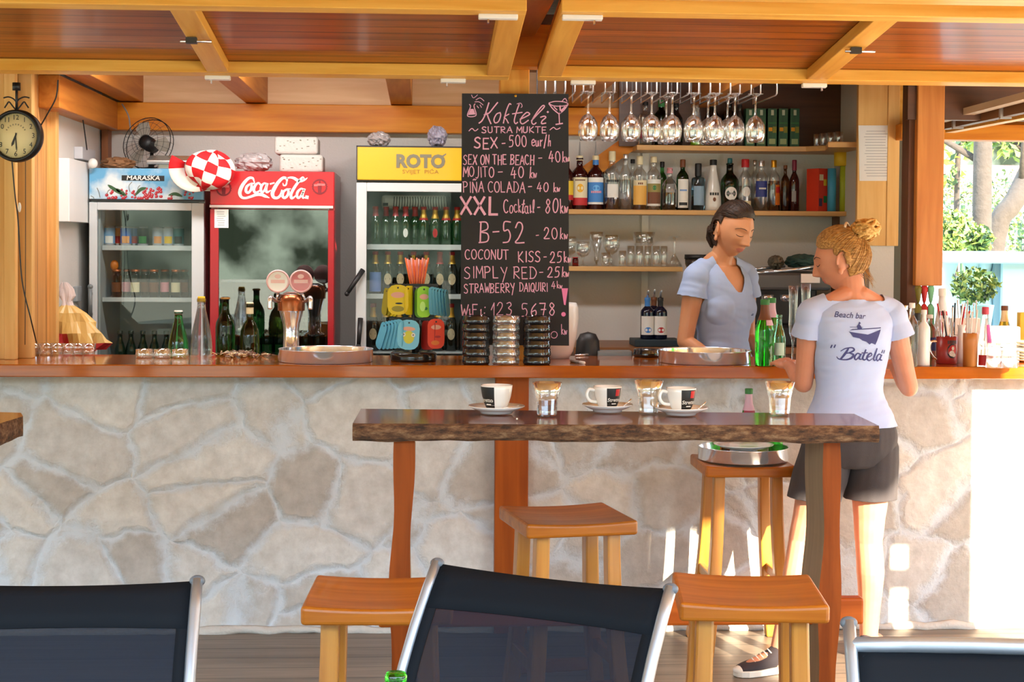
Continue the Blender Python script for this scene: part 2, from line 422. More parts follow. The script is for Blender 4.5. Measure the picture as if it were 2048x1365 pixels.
# ---------------------------------------------------------------- shutters swung up over the bar
HING = 2.236; SL = math.radians(6.3)
STEEL = mat('bright_steel', (.78, .78, .8), .25, 1)
WHITEP = mat('white_paint', srgb(238,238,236), .35)
DKSTEEL = mat('dark_steel', (.06, .06, .06), .4, .6)
def lx(px, py, v):
    "world x of a pixel on the shutter plane at distance v out from the hinge"
    return P(px, py, 6.40-v*math.cos(SL)).x
def shutter(x0, x1, brace, label, bolts, latches):
    R = Matrix.Rotation(-SL, 4, 'X')
    xc = (x0+x1)/2
    t = thing('hinged_shutter', label, 'shutter', (xc, 6.40, HING), 'shutters swung up over the bar')
    t.rotation_euler = (-SL, 0, 0)
    def L(name, boxes, mt, **k):
        g = MB()
        for (a0, a1, v0, v1, w0, w1) in boxes: g.bb(a0-xc, a1-xc, -v1, -v0, w0, w1)
        return g.build(name, mt, t, world=False, **k)
    L('frame_rail', [(x0, x1, .0, .075, 0, .046)], HONEY, bev=.003)
    L('frame_rail', [(x0, x1, 1.02, 1.09, 0, .044)], HONEY, bev=.003)
    for (a, c) in ((x0, x0+.09), (x1-.09, x1)): L('frame_stile', [(a, c, .075, 1.02, .001, .045)], HONEYY, bev=.003)
    for bx in brace: L('brace', [(bx-.042, bx+.042, .075, 1.02, .0015, .045)], HONEYY, bev=.003)
    L('panel', [(x0, x1, 0, 1.09, .046, .064)], VARN)
    for (bx, v, wd) in bolts:
        g = MB(); g.bb(bx-wd-xc, bx+wd-xc, -v-.014, -v+.014, -.016, 0); o = g.build('barrel_bolt', WHITEP, t, world=False, bev=.003)
        g = MB(); s_ = 1 if bx < xc else -1
        g.bb(bx+s_*wd*.55-xc, bx+s_*wd*.55+.006-xc, -v-.006, -v+.006, -.03, -.016); g.build('bolt_knob', STEEL, o, world=False)
    for (bx, v) in latches:
        g = MB(); g.tube([(bx-.055-xc, -v, -.014), (bx+.055-xc, -v, -.014)], .005, 8)
        o = g.build('latch', STEEL, t, world=False)
        g = MB(); g.bb(bx-.035-xc, bx+.004-xc, -v-.011, -v+.011, -.022, -.002); g.build('latch_keep', DKSTEEL, o, world=False)
    return t
xl1 = lx(1052, 30, 1.05)
xr0 = lx(1121, 35, 1.05)
V = lambda py: (py-0)
def vpix(px, py):
    "distance out from the hinge of the shutter plane point seen at a pixel"
    nrm = Vector((0, math.sin(SL), math.cos(SL))); d = ray(px, py)
    p = CAM+d*((Vector((0, 6.40, HING))-CAM).dot(nrm)/d.dot(nrm))
    return p.x, (6.40-p.y)/math.cos(SL)
def bp_(px, py): return vpix(px, py)
bl = [bp_(993, 46)[0], bp_(445, 168)[0], bp_(905, 171)[0]]
shutter(-3.0, xl1, [(bp_(376, 45)[0]+bp_(440, 150)[0])/2], 'long panelled shutter hinged up over the left of the bar, above the fridges',
        [(bp_(993, 46)[0], 1.035, .066), (bp_(445, 168)[0], .012, .05), (bp_(905, 171)[0], .012, .05)], [(bp_(392, 75)[0], bp_(392, 75)[1])])
shutter(xr0, 4.6, [(bp_(1760, 60)[0]+bp_(1617, 170)[0])/2], 'long panelled shutter hinged up over the right of the bar, above the hanging wine glasses',
        [(bp_(1161, 40)[0], 1.04, .068), (bp_(1158, 178)[0], .012, .05), (bp_(1610, 183)[0], .012, .05)], [(bp_(1720, 95)[0], bp_(1720, 95)[1])])
g = MB(); xm = (xl1+xr0)/2; g.bb(xm-.05, xm+.05, 5.0, 6.47, 2.42, 2.54); struct('trim_11', g, ORANGEY, bev=.004)

# ---------------------------------------------------------------- right end of the bar
yb = 7.6
g = MB(); g.bb(XX(1713, yb), XX(1772, yb), yb, yb+.03, ZZ(492, yb, 1740), 2.47); g.bb(XX(1772, yb), XX(1796, yb), yb-.005, yb+.03, ZZ(492, yb, 1740), 2.47); struct('trim_12', g, PALEZ, bev=.003)
yq = 6.98
g = MB(); g.bb(XX(1832, yq), XX(1886, yq), yq, yq+.1, ZZ(572, yq, 1850), 2.47); struct('trim_13', g, wood('post_orange', srgb(184,112,42), srgb(212,142,66), 'Z', .4, knots=.9), bev=.004)
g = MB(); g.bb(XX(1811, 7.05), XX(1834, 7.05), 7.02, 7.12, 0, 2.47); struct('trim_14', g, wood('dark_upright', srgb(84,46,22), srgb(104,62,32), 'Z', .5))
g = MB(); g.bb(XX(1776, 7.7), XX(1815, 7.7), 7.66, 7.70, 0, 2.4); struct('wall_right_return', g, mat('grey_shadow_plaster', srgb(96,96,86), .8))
yh = 7.5
g = MB(); g.bb(XX(1800, yh), 5.2, yh, yh+.12, ZZ(280, yh, 1950), ZZ(280, yh, 1950)+.075); struct('trim_15', g, ORANGEX, bev=.004)
g = MB(); g.bb(XX(1800, yh), 5.2, yh+.1, yh+.13, ZZ(280, yh, 1950)+.075, 2.5); struct('trim_16', g, HONEY, bev=.004)
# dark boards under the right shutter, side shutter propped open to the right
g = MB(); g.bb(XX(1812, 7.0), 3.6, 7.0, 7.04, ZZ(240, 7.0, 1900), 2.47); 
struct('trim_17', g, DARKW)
# ---------------------------------------------------------------- the rest of the terrace, out of the picture: its roof and a house, shaped to steer the sunlight
g = MB(); g.bb(-8, 3.75, 0.95, 5.02, 2.55, 2.62); g.bb(3.75, 9.0, 3.3, 5.02, 2.55, 2.62); struct('ceiling_terrace', g, HONEY)  # front edge and right-hand step cut to set where sun falls
for k in range(5):
    g = MB(); x = -7+k*2.4; g.bb(x-.05, x+.05, .95, 5.02, 2.43, 2.549); tag(g.build('roof_rafter', HONEYY, None), kind='structure')
g = MB(); g.bb(1.3, 6.58, -7.4, -7.0, -.1, 6.4); struct('wall_house_sunblock', g, wood('house_stone', srgb(92,86,76), srgb(140,132,118), 'X', .8, groove=('Z', .4)))  # unseen house wall, placed and sized to block the sun
g = MB(); g.bb(2.66, 9, -4, 6.44, .0005, .02); struct('floor_bounce_slab', g, mat('pale_bounce_slab', srgb(226,218,204), .8, bump=.2))  # pale slab added out of view to bounce sun onto the stone wall
# unseen timber pier added to shade the wall, two gaps cut for sun patches
g = MB(); x0, x1, y0, y1 = 2.70, 3.33, 3.92, 4.0
g.bb(x0, 2.99, y0, y1, 0, 2.549); g.bb(3.085, x1, y0, y1, 0, 2.549)
for a, b_ in ((0, .95), (1.16, 1.22), (1.34, 2.549)): g.bb(2.99, 3.085, y0, y1, a, b_)
struct('column', g, HONEYZ)
g = MB(); g.bb(-8, 9.0, 5.03, 8.8, 2.66, 2.72); struct('roof', g, HONEY)
g = MB(); g.bb(-60, 70, -60, 8.99, -.3, -.13); struct('ground_terrace', g, mat('scrubby_ground', srgb(122,116,92), .95, var=.35, vscale=1.5))
# ================================================================ furniture on the terrace
STOOLW = wood('stool_pine_x', srgb(146,78,16), srgb(182,110,34), 'X', .35, coat=.08, knots=1.5, spec=.25)
STOOLZ = wood('stool_pine_z', srgb(166,104,32), srgb(194,134,54), 'Z', .35, coat=.2)
TTOP = wood('table_top_wood', srgb(96,48,28), srgb(142,80,48), 'X', .22, coat=.5)
REDZ = wood('red_stained_post', srgb(112,50,12), srgb(148,72,22), 'Z', .5, spec=.15)
GREYZ = wood('grey_brown_side', srgb(120,96,66), srgb(150,124,90), 'Z', .55)  # grey-brown tone on the side faces of the table posts
m, n, l, b = _new('bark_edge'); BARK = m
tcn = n.new('ShaderNodeTexCoord'); mp = n.new('ShaderNodeMapping'); mp.inputs['Scale'].default_value = (9, 20, 26); l.new(tcn.outputs['Object'], mp.inputs[0])
t1 = n.new('ShaderNodeTexNoise'); t1.inputs['Scale'].default_value = 2.2; t1.inputs['Detail'].default_value = 9; t1.inputs['Roughness'].default_value = .7; l.new(mp.outputs[0], t1.inputs['Vector'])
rr = n.new('ShaderNodeValToRGB'); e = rr.color_ramp.elements; e[0].position = .36; e[0].color = (*srgb(44,26,14), 1); e[1].position = .68; e[1].color = (*srgb(150,118,86), 1)
x_ = rr.color_ramp.elements.new(.5); x_.color = (*srgb(98,64,38), 1)
l.new(t1.outputs[0], rr.inputs[0]); l.new(rr.outputs[0], b.inputs['Base Color']); b.inputs['Roughness'].default_value = .8
bp = n.new('ShaderNodeBump'); bp.inputs['Strength'].default_value = 1; bp.inputs['Distance'].default_value = .01; l.new(t1.outputs[0], bp.inputs['Height']); l.new(bp.outputs[0], b.inputs['Normal'])

TZ = 1.06
def slab(name, corners, th, label, cat, seed, legs, **k):
    "thick plank: corners back-left, back-right, front-right, front-left; live edge along the front"
    r = random.Random(seed)
    bl_, br_, fr_, fl_ = [Vector((c[0], c[1], 0)) for c in corners]
    t = thing(name, label, cat, ((bl_+br_+fr_+fl_)/4).to_tuple())
    N = 60; g = MB()
    def wob(u, s): return (math.sin(u*9+s)+.6*math.sin(u*23+s*2)+.4*math.sin(u*47+s*3))*.0045
    rows = []
    for (z, ins, sd) in ((TZ, .004, 1), (TZ-.006, -.003, 1.3), (TZ-.022, -.008, 2), (TZ-th+.008, -.002, 2.8), (TZ-th, .008, 3)):
        row = []
        for i in range(N+1):
            u = i/N; a = fl_.lerp(fr_, u); d = (bl_.lerp(br_, u)-a).normalized()
            p = a+d*(ins+wob(u, sd)); row.append(Vector((p.x, p.y, z+ (wob(u*1.7, sd+1)*.5 if z < TZ-.001 else 0))))
        rows.append(row)
    vs = [v for r_ in rows for v in r_]; fs = []
    for j in range(4):
        for i in range(N): fs.append((j*(N+1)+i+1, j*(N+1)+i, (j+1)*(N+1)+i, (j+1)*(N+1)+i+1))
    g.add(vs, fs, 1, False)
    back = []
    for z in (TZ, TZ-th):
        back.append([Vector((*(bl_.lerp(br_, i/N)).xy, z)) for i in range(N+1)])
    o0 = rows[0]; vs = o0+back[0]; fs = [(i, i+1, N+1+i+1, N+1+i) for i in range(N)]; g.add(vs, fs, 0)
    vs = rows[4]+back[1]; g.add(vs, [(i+1, i, N+1+i, N+1+i+1) for i in range(N)], 0)
    vs = back[0]+back[1]; g.add(vs, [(i, N+1+i, N+1+i+1, i+1) for i in range(N)], 0)
    for i in (0, N):
        vs = [rw[i] for rw in rows]+[back[1][i], back[0][i]]
        g.add(vs, [tuple(range(7))], 1)
    g.build('tabletop', [TTOP, BARK], t)
    return t
c = [PZ(722,818,TZ), PZ(1708,828,TZ), PZ(1758,852,TZ), PZ(705,848,TZ)]
bar_table = slab('bar_table', c, .05, 'long narrow bar table with a bark edged plank top, holding coffee cups', 'table', 3, None)
yt0 = (c[2].y+c[3].y)/2; yt1 = (c[0].y+c[1].y)/2
def post(px0, px1, y0, y1, sd, name='leg'):
    x0, x1 = XX(px0, y0), XX(px1, y0); g = MB(); N = 24
    rings = []
    for i in range(N+1):
        z = (TZ-.05)*i/N; w0 = .006*math.sin(z*7+sd)+.004*math.sin(z*17+sd); w1 = .006*math.sin(z*6+sd*2)+.004*math.sin(z*15)
        rings.append([Vector((x0+w0, y0, z)), Vector((x1+w1, y0, z)), Vector((x1+w1, y1, z)), Vector((x0+w0, y1, z))])
    for i in range(N):
        for j in range(4):
            q = [rings[i][j], rings[i][(j+1) % 4], rings[i+1][(j+1) % 4], rings[i+1][j]]
            g.add(q, [(0, 1, 2, 3)], 1 if j in (1, 3) else 0)
    g.add(rings[0], [(3, 2, 1, 0)], 0); g.add(rings[-1], [(0, 1, 2, 3)], 0)
    return g.build(name, [REDZ, GREYZ], bar_table)
post(787, 826, yt0+.05, yt0+.26, 1); post(1650, 1686, yt0+.05, yt0+.27, 2)
g = MB(); yr = yt0+.12
g.bb(XX(760, yr), XX(1738, yr), yr, yr+.05, ZZ(1252, yr, 1500), ZZ(1199, yr, 1500))
g.build('foot_rail', wood('red_stained_rail', srgb(156,70,16), srgb(190,94,30), 'X', .4, spec=.2), bar_table, bev=.008)

# second plank table, only its corner in the picture
TZ_ = TZ
c2 = [PZ(-420,812,TZ), PZ(42,826,TZ), PZ(46,833,TZ), PZ(-420,985,TZ)]
t2 = slab('bar_table', c2, .06, 'bar table at the left edge of the picture, only a plank corner showing', 'table', 9, None)
g = MB(); q = PZ(-230, 870, TZ); g.bb(q.x-.03, q.x+.03, q.y-.1, q.y+.12, 0, TZ-.06); g.build('leg', REDZ, t2)
g = MB(); g.bb(q.x-.35, q.x-.29, q.y-.1, q.y+.12, 0, TZ-.06); g.build('leg', REDZ, t2)

# ---------------------------------------------------------------- stools
SZ = .74
def make_stool(label):
    t = thing('bar_stool', label, 'stool', (0,0,0), 'wooden bar stools')
    g = MB(); N = 10; w, d, th = .176, .182, .046
    def top(u, v):
        x = (u-.5)*2*w; y = (v-.5)*2*d
        return Vector((x, y, SZ-.014*(1-(2*u-1)**2)*(1-.5*(2*v-1)**2)))
    g.grid(top, N, N, 0, False)
    vs = []; 
    per = [(i/N, 0) for i in range(N)]+[(1, i/N) for i in range(N)]+[(1-i/N, 1) for i in range(N)]+[(0, 1-i/N) for i in range(N)]
    ring = [top(*p) for p in per]; low = [Vector((p.x, p.y, SZ-th)) for p in ring]; n_ = len(ring)
    g.add(ring+low, [(n_+i, n_+(i+1) % n_, (i+1) % n_, i) for i in range(n_)], 0); g.add(low, [tuple(range(n_))[::-1]], 0)
    seat = g.build('seat', STOOLW, t, world=False)
    bm = bmesh.new(); bm.from_mesh(seat.data); bmesh.ops.remove_doubles(bm, verts=bm.verts, dist=1e-5); bmesh.ops.recalc_face_normals(bm, faces=bm.faces); bm.to_mesh(seat.data); bm.free()
    md = seat.modifiers.new('bevel', 'BEVEL'); md.width = .01; md.segments = 3; md.limit_method = 'ANGLE'; md.angle_limit = .7
    for sx in (-1, 1):
        for sy in (-1, 1):
            g = MB(); rings = []
            for i in range(9):
                u = i/8; z = (SZ-th)*(1-u)
                cx = sx*(.112+.05*u+.012*math.sin(u*PI)*-1); cy = sy*(.115+.05*u-.012*math.sin(u*PI))
                hw = .021+.004*u; hd = .026
                rings.append([Vector((cx+a*hw, cy+b_*hd, z)) for (a, b_) in ((-1,-1),(-1,1),(1,1),(1,-1))])
            g.loft(rings, 0, False); g.build('leg', STOOLZ, t, world=False, bev=.006)
    for sy in (-1, 1):
        g = MB(); g.bb(-.13, .13, sy*.14-.012, sy*.14+.012, .2, .24); g.build('stretcher', STOOLW, t, world=False, bev=.004)
    for sx in (-1, 1):
        g = MB(); g.bb(sx*.135-.012, sx*.135+.012, -.13, .13, .27, .31); g.build('stretcher', STOOLZ, t, world=False, bev=.004)
    return t
def place(px):  # four seat corners: front-left, front-right, back-right, back-left
    q = [PZ(x, y, SZ) for x, y in px]
    c = sum(q, Vector())/4; d = (q[1]-q[0])+(q[2]-q[3])
    return (c.x, c.y, 0), math.atan2(d.y, d.x)
spots = [([(1366,1206),(1655,1212),(1612,1147),(1350,1143)], 'front wooden stool below the right end of the bar table'),
         ([(612,1212),(884,1212),(870,1152),(682,1151)], 'front wooden stool below the left end of the bar table'),
         ([(1052,1047),(1270,1040),(1211,1005),(1000,1013)], 'wooden stool behind the middle mesh chair, turned at an angle beside the brown post'),
         ([(1400,931),(1592,931),(1572,909),(1372,909)], 'wooden stool against the stone wall with a steel tray on it')]
st0 = None; stools = []
for px, lab in spots:
    loc, rz = place(px)
    if st0 is None: st0 = make_stool(lab); st0.location = loc; st0.rotation_euler = (0,0,rz); stools.append(st0)
    else: stools.append(dup(st0, loc, rz, lab))

# ---------------------------------------------------------------- mesh chairs
ALU = mat('aluminium_tube', (.36, .40, .46), .38, .8)
m, n, l, b = _new('mesh_sling'); SLING = m
setp(b, srgb(34,46,62), .75, spec=.15)
out = n['Material Output']; tr = n.new('ShaderNodeBsdfTransparent'); mx = n.new('ShaderNodeMixShader'); mx.inputs[0].default_value = .93
tcn = n.new('ShaderNodeTexCoord'); t1 = n.new('ShaderNodeTexNoise'); t1.inputs['Scale'].default_value = 160; l.new(tcn.outputs['Object'], t1.inputs['Vector'])
cr = n.new('ShaderNodeValToRGB'); cr.color_ramp.elements[0].color = (*srgb(8,13,20), 1); cr.color_ramp.elements[1].color = (*srgb(24,34,48), 1); l.new(t1.outputs[0], cr.inputs[0]); l.new(cr.outputs[0], b.inputs['Base Color'])
l.new(tr.outputs[0], mx.inputs[1]); l.new(b.outputs[0], mx.inputs[2]); l.new(mx.outputs[0], out.inputs[0])
HEM = mat('mesh_hem', srgb(12,16,22), .8, spec=.15)
def make_chair(label, w=.53, rail=False):
    "sling armchair facing local -y, back reclined towards +y; origin on the floor under the back"
    t = thing('mesh_chair', label, 'chair', (0,0,0), 'mesh sling chairs')
    h = w/2
    def back(u): return Vector((0, .20*u*u+.03*u, .42+.48*u))  # u 0 seat .. 1 top
    for s in (-1, 1):
        pts = [Vector((s*h, -.46, .0)), Vector((s*h, -.44, .22)), Vector((s*h, -.42, .41)), Vector((s*h, -.3, .425)), Vector((s*h, -.1, .405))]
        pts += [back(u)+Vector((s*h, 0, 0)) for u in (.02, .15, .3, .45, .6, .75, .9, 1.0)]
        g = MB(); g.tube(pts, .0155, 10, flat=.75); fr = g.build('side_frame', ALU, t, world=False)
        g = MB(); e_ = back(1.0)+Vector((s*h, 0, 0)); g.sphere(e_, (.016, .014, .012), 8); g.build('end_cap', mat('grey_plastic', srgb(90,96,104), .5), fr, world=False)
        g = MB(); g.tube([Vector((s*h, .06, .405)), Vector((s*h, .16, .2)), Vector((s*h, .24, 0))], .0145, 8); g.build('leg', ALU, t, world=False)
        g = MB(); g.tube([back(.5)+Vector((s*(h+.012), 0, 0)), Vector((s*(h+.015), -.1, .655)), Vector((s*(h+.015), -.36, .645)), Vector((s*(h+.012), -.43, .58)), Vector((s*h, -.435, .4))], .014, 8); g.build('armrest', ALU, t, world=False)
    top = .93 if rail else 1.0
    g = MB()
    def sl(u, v):
        x = (u*2-1)*(h-.008)
        if v < .4: q = Vector((0, -.42+.40*(v/.4), .425-.02*math.sin(v/.4*PI*.5)))
        else: q = back((v-.4)/.6*top)
        sag = .022*(1-(2*u-1)**2)
        return Vector((x, q.y+(sag if v > .4 else 0), q.z-(sag if v <= .4 else 0)-(.012*(1-(2*u-1)**2) if v > .97 else 0)))
    g.grid(sl, 16, 30); g.build('sling', SLING, t, world=False)
    g = MB()
    def hm(u, v):
        p = sl(u, .9+.1*v); return p+Vector((0, -.003, 0))
    g.grid(hm, 16, 3); g.build('hem', HEM, t, world=False, solid=.002)
    for s in (0, 1):
        g = MB(); g.grid(lambda u, v: sl(s*.95+.05*u, .4+.6*v)+Vector((0, -.0025, 0)), 2, 20); g.build('hem', HEM, t, world=False, solid=.002)
    if rail:
        g = MB(); g.tube([back(.93)+Vector((x*h, .022*(1-x*x), 0)) for x in (-1, -.6, -.2, .2, .6, 1)], .015, 10); g.build('top_rail', ALU, t, world=False)
    return t
def seat_chair(t, tl, tr_):
    "stand a chair so that the tops of its side frames fall on two picture points at height .9"
    a, c = PZ(*tl, .90), PZ(*tr_, .90); d = c-a; rz = math.atan2(d.y, d.x)
    mid = (a+c)/2; bk = Vector((-math.sin(rz), math.cos(rz), 0))*.23
    t.location = (mid.x-bk.x, mid.y-bk.y, 0); t.rotation_euler = (0, 0, rz)
    return d.length
ch = make_chair('navy mesh chair in the middle, its tilted back turned a little to the left')
seat_chair(ch, (880,1128), (1335,1178))
c2_ = dup(ch, (0,0,0), 0, 'navy mesh chair at the left edge, its back square to the picture')
seat_chair(c2_, (-128,1168), (376,1163))
c3 = make_chair('navy mesh chair at the right edge with a grey top rail', rail=True)
seat_chair(c3, (1708,1247), (2290,1262))
# ================================================================ bottles, glasses, lettering
def patch(g, r, z0, z1, a0, a1, m=0, c=(0,0,0), n=10, r1=None):
    "curved label on a round body: angles in degrees from the side facing -y"
    r1 = r if r1 is None else r1; vs = []; fs = []
    for i in range(n+1):
        a = math.radians(a0+(a1-a0)*i/n)
        vs += [Vector(c)+Vector((r*math.sin(a), -r*math.cos(a), z0)), Vector(c)+Vector((r1*math.sin(a), -r1*math.cos(a), z1))]
    for i in range(n): fs.append((2*i, 2*i+2, 2*i+3, 2*i+1))
    g.add(vs, fs, m, True)
def disc_patch(g, r, zc, ac, hw, hh, m=0, n=20):
    "oval label on a round body"
    vs = [Vector((r*math.sin(math.radians(ac)), -r*math.cos(math.radians(ac)), zc))]
    for i in range(n):
        t = 2*PI*i/n; a = math.radians(ac)+hw*math.cos(t)/r; vs.append(Vector((r*math.sin(a), -r*math.cos(a), zc+hh*math.sin(t))))
    g.add(vs, [(0, 1+i, 1+(i+1) % n) for i in range(n)], m, True)
def wrap(g, body_, size, r, zc, ac, m=0, lift=.0003, **k):
    vs, fs = text_geo(body_, size, **k); out = []
    for (x, y, z) in vs:
        a = math.radians(ac)+x/r; rr = r+lift; out.append(Vector((rr*math.sin(a), -rr*math.cos(a), zc+y)))
    g.add(out, fs, m)
def text_geo(body_, size, shear=0.0, offset=0.0, align='CENTER', sx=1.0, res=3):
    cu = bpy.data.curves.new('t', 'FONT'); cu.body = body_; cu.size = size; cu.shear = shear; cu.offset = offset; cu.align_x = align; cu.align_y = 'CENTER'; cu.resolution_u = res
    o = bpy.data.objects.new('t', cu); C.objects.link(o)
    dg = bpy.context.evaluated_depsgraph_get(); dg.update()
    me = bpy.data.meshes.new_from_object(o.evaluated_get(dg)); vs = [(w.co.x*sx, w.co.y, w.co.z) for w in me.vertices]; fs = [tuple(p.vertices) for p in me.polygons]
    bpy.data.objects.remove(o); bpy.data.meshes.remove(me); bpy.data.curves.remove(cu)
    return vs, fs
def flat_text(g, body_, size, M, m=0, **k):
    "lettering lying on the local xy plane of M"
    vs, fs = text_geo(body_, size, **k); g.add([M @ Vector(w) for w in vs], fs, m)
def face_front(x, y, z): return Matrix.Translation((x, y, z)) @ Matrix.Rotation(PI/2, 4, 'X')
def paint(name, c, rough=.5, **k): return mat('paint_'+name, srgb(*c), rough, **k)
GL_CLEAR = thin('clear_glass_thin', (.97, .985, .98), .10)
GL_SOLID = glass('clear_glass_solid', (.98, .99, .985), clear=.4)
GL_ASH = thin('pressed_clear_glass', (.93, .95, .95), .22)
GL_GREEN = glass('green_glass', srgb(50, 190, 60)); GL_DKGREEN = glass('dark_green_glass', srgb(34, 84, 36)); GL_BROWN = glass('brown_glass', srgb(120, 66, 22))
GL_BLACK = mat('black_glass', (.006, .007, .009), .04, spec=.8); GL_OLIVE = glass('olive_glass', srgb(84, 104, 30)); GL_BLUE = glass('pale_blue_glass', srgb(150, 190, 210))
GL_RED = glass('red_liquor', srgb(130, 22, 16)); GL_AMBER = glass('amber_liquor', srgb(190, 104, 28)); GL_WHITE = mat('white_glass', srgb(232, 230, 226), .15); GL_DARKRED = mat('dark_cherry_bottle', srgb(52, 12, 12), .08, spec=.7)
GL_PALE = thin('pale_green_thin', (.72, .93, .74), .10)
CREAM = paint('cream', (232, 218, 178)); WHT = paint('white', (236, 234, 228)); GOLD = mat('gold_foil', srgb(206, 152, 42), .3, .7); REDP = paint('red', (190, 30, 34)); BLUEP = paint('blue', (60, 130, 206)); BLK = paint('black', (22, 22, 24))
NAVYP = paint('navy', (36, 52, 130)); GRN = paint('green', (46, 120, 58)); ORG = paint('orange', (222, 122, 36)); YEL = paint('yellow', (230, 190, 40)); TEAL = paint('teal', (30, 96, 100)); BRN = paint('brown', (112, 62, 30)); PINK = paint('pink', (230, 150, 160)); GRYP = paint('grey', (150, 150, 150))
SILV = mat('silver_foil', (.75, .75, .76), .25, .9)
PROF = {  # (radius factor of body, height factor)
 'wine': [(.0, 0), (.92, 0), (1, .012), (1, .60), (.94, .66), (.70, .73), (.42, .79), (.37, .84), (.36, .965), (.42, .967), (.42, .99), (.36, 1)],
 'liquor': [(.0, 0), (.94, 0), (1, .015), (1, .64), (.93, .70), (.62, .76), (.38, .80), (.36, .93), (.42, .935), (.42, .97), (.36, 1)],
 'round': [(.0, 0), (.8, 0), (.95, .04), (1, .2), (1, .48), (.92, .60), (.65, .70), (.34, .76), (.30, .93), (.40, .935), (.40, .985), (.3, 1)],
 'beer': [(.0, 0), (.92, 0), (1, .02), (1, .52), (.95, .58), (.75, .68), (.50, .78), (.43, .85), (.41, .95), (.47, .955), (.47, .985), (.4, 1)],
 'cone': [(.0, 0), (.94, 0), (1, .02), (1, .16), (.97, .28), (.82, .46), (.58, .66), (.40, .82), (.36, .93), (.42, .935), (.42, .98), (.36, 1)],
 'square': [(.0, 0), (.97, 0), (1, .01), (1, .70), (.9, .74), (.42, .76), (.40, .84), (.46, .845), (.46, .98), (.44, 1)],
 'jar': [(.0, 0), (.9, 0), (1, .02), (1, .76), (.86, .83), (.80, .86), (.80, 1)],
}
def bottle(name, label, cat, kind, r, h, body_m, cap=None, labels=(), liquid=None, group=None, capz=.93, caph=None, capr=None, n=20, neck=None, pour=False, sq=1.0):
    """thing at the origin: glass_bottle > label pieces; cap; labels = [(z0, z1, a0, a1, mat)] or ('oval', z, hw, hh, mat) or ('text', s, size, z, mat)"""
    t = thing(name, label, cat, (0,0,0), group)
    pr = [(a*r, b_*h) for a, b_ in PROF[kind]]
    g = MB(); g.lathe(pr+([(0, h)] if True else []), n=4 if kind == 'square' and sq == 4 else n, smooth=True)
    b_ = g.build('glass_bottle', body_m, t, world=False)
    if liquid:
        m_, lv = liquid; g = MB(); k = .93
        pl = [(0, .004)]+[(a*r*k, max(.004, z*h)) for a, z in PROF[kind] if z < lv and a > 0]
        ra = np.interp(lv, [z for a, z in PROF[kind]], [a for a, z in PROF[kind]])
        g.lathe(pl+[(ra*r*k, lv*h), (0, lv*h)], n=n); g.build('liquor', m_, t, world=False)
    def rad(z):
        zz = np.array([q for a, q in PROF[kind][2:]]); aa = np.array([a for a, q in PROF[kind][2:]]); return float(np.interp(z/h, zz, aa))*r
    mats = []; g = MB()
    for L in labels:
        m_ = L[-1]; 
        if m_ not in mats: mats.append(m_)
        mi = mats.index(m_)
        if L[0] == 'oval': disc_patch(g, rad(L[1]*h)+.0012, L[1]*h, 0, L[2], L[3], mi)
        elif L[0] == 'marks':   # a line of small illegible print: a row of little strokes
            rr = rad(L[3]*h)+.0014; w = math.degrees(L[2]*.5/rr)
            for q in range(L[1]): a = (q-(L[1]-1)/2)*w*1.3; patch(g, rr, L[3]*h-L[2]*.35, L[3]*h+L[2]*.35, a-w/2, a+w/2, mi, n=2)
        else: patch(g, rad(L[0]*h)+.0008+.0001*mi, L[0]*h, L[1]*h, L[2], L[3], mi, n=14, r1=rad(L[1]*h)+.0008+.0001*mi)
    if g.v: g.build('label_print', mats, t, world=False)
    if neck:
        z0, z1, m_ = neck; g = MB(); zs = np.linspace(z0, z1, 6); g.lathe([(rad(z*h)+.0008, z*h) for z in zs], n=n); g.build('neck_foil', m_, t, world=False)
    if cap:
        cr = capr or rad(capz*h)+.0025; ch_ = caph or h*(1.012-capz); g = MB()
        g.lathe([(cr, capz*h), (cr*1.0, capz*h+ch_*.9), (cr*.9, capz*h+ch_), (0, capz*h+ch_)], n=n); g.build('cap', cap, t, world=False)
    if pour:
        g = MB(); zt = h*1.0; g.tube([(0, 0, zt), (0, 0, zt+.03), (0, 0, zt+.075)], [.006, .0045, .0015], 8); g.build('pourer', GRYP, t, world=False)
    return t
def at_base(o, px, py, Y=None, z=None):
    p = P(px, py, Y) if Y is not None else PZ(px, py, z)
    o.location = p; return o
def on(o, px, Y, z, rz=0):
    o.location = (P(px, 600, Y).x, Y, z); o.rotation_euler = (0, 0, rz); return o
def tumbler(name, label, cat, r0, r1, h, m_=None, wall=.0025, base=.012, n=24, facets=0, group=None, inv=False):
    "open glass with real walls"
    t_ = [(0, 0), (r0*.95, 0), (r0, .003), (r0+(r1-r0)*.5, h*.5), (r1, h), (r1-wall, h), (r0+(r1-r0)*.5-wall, h*.5), (r0-wall, base+.003), (r0*.8, base), (0, base)]
    g = MB()
    if facets:
        g.lathe([(0, 0), (r0*.93, 0), (r0, .004), (r0*1.06, h*.30), (r0*1.13, h*.52)], n=facets*2, smooth=False)
        g.lathe([(r0*1.13, h*.52), (r0*1.17, h*.56), (r1, h), (r1-wall, h), (r0*1.17-wall, h*.56), (r0-wall*1.5, base+.004), (r0*.7, base), (0, base)], n=n)
    else: g.lathe(t_, n=n)
    if inv: g.v = [(x, -y, h-z) for x, y, z in g.v]
    o = g.build(name, m_ or GL_SOLID, None); return tag(o, label, cat, group)
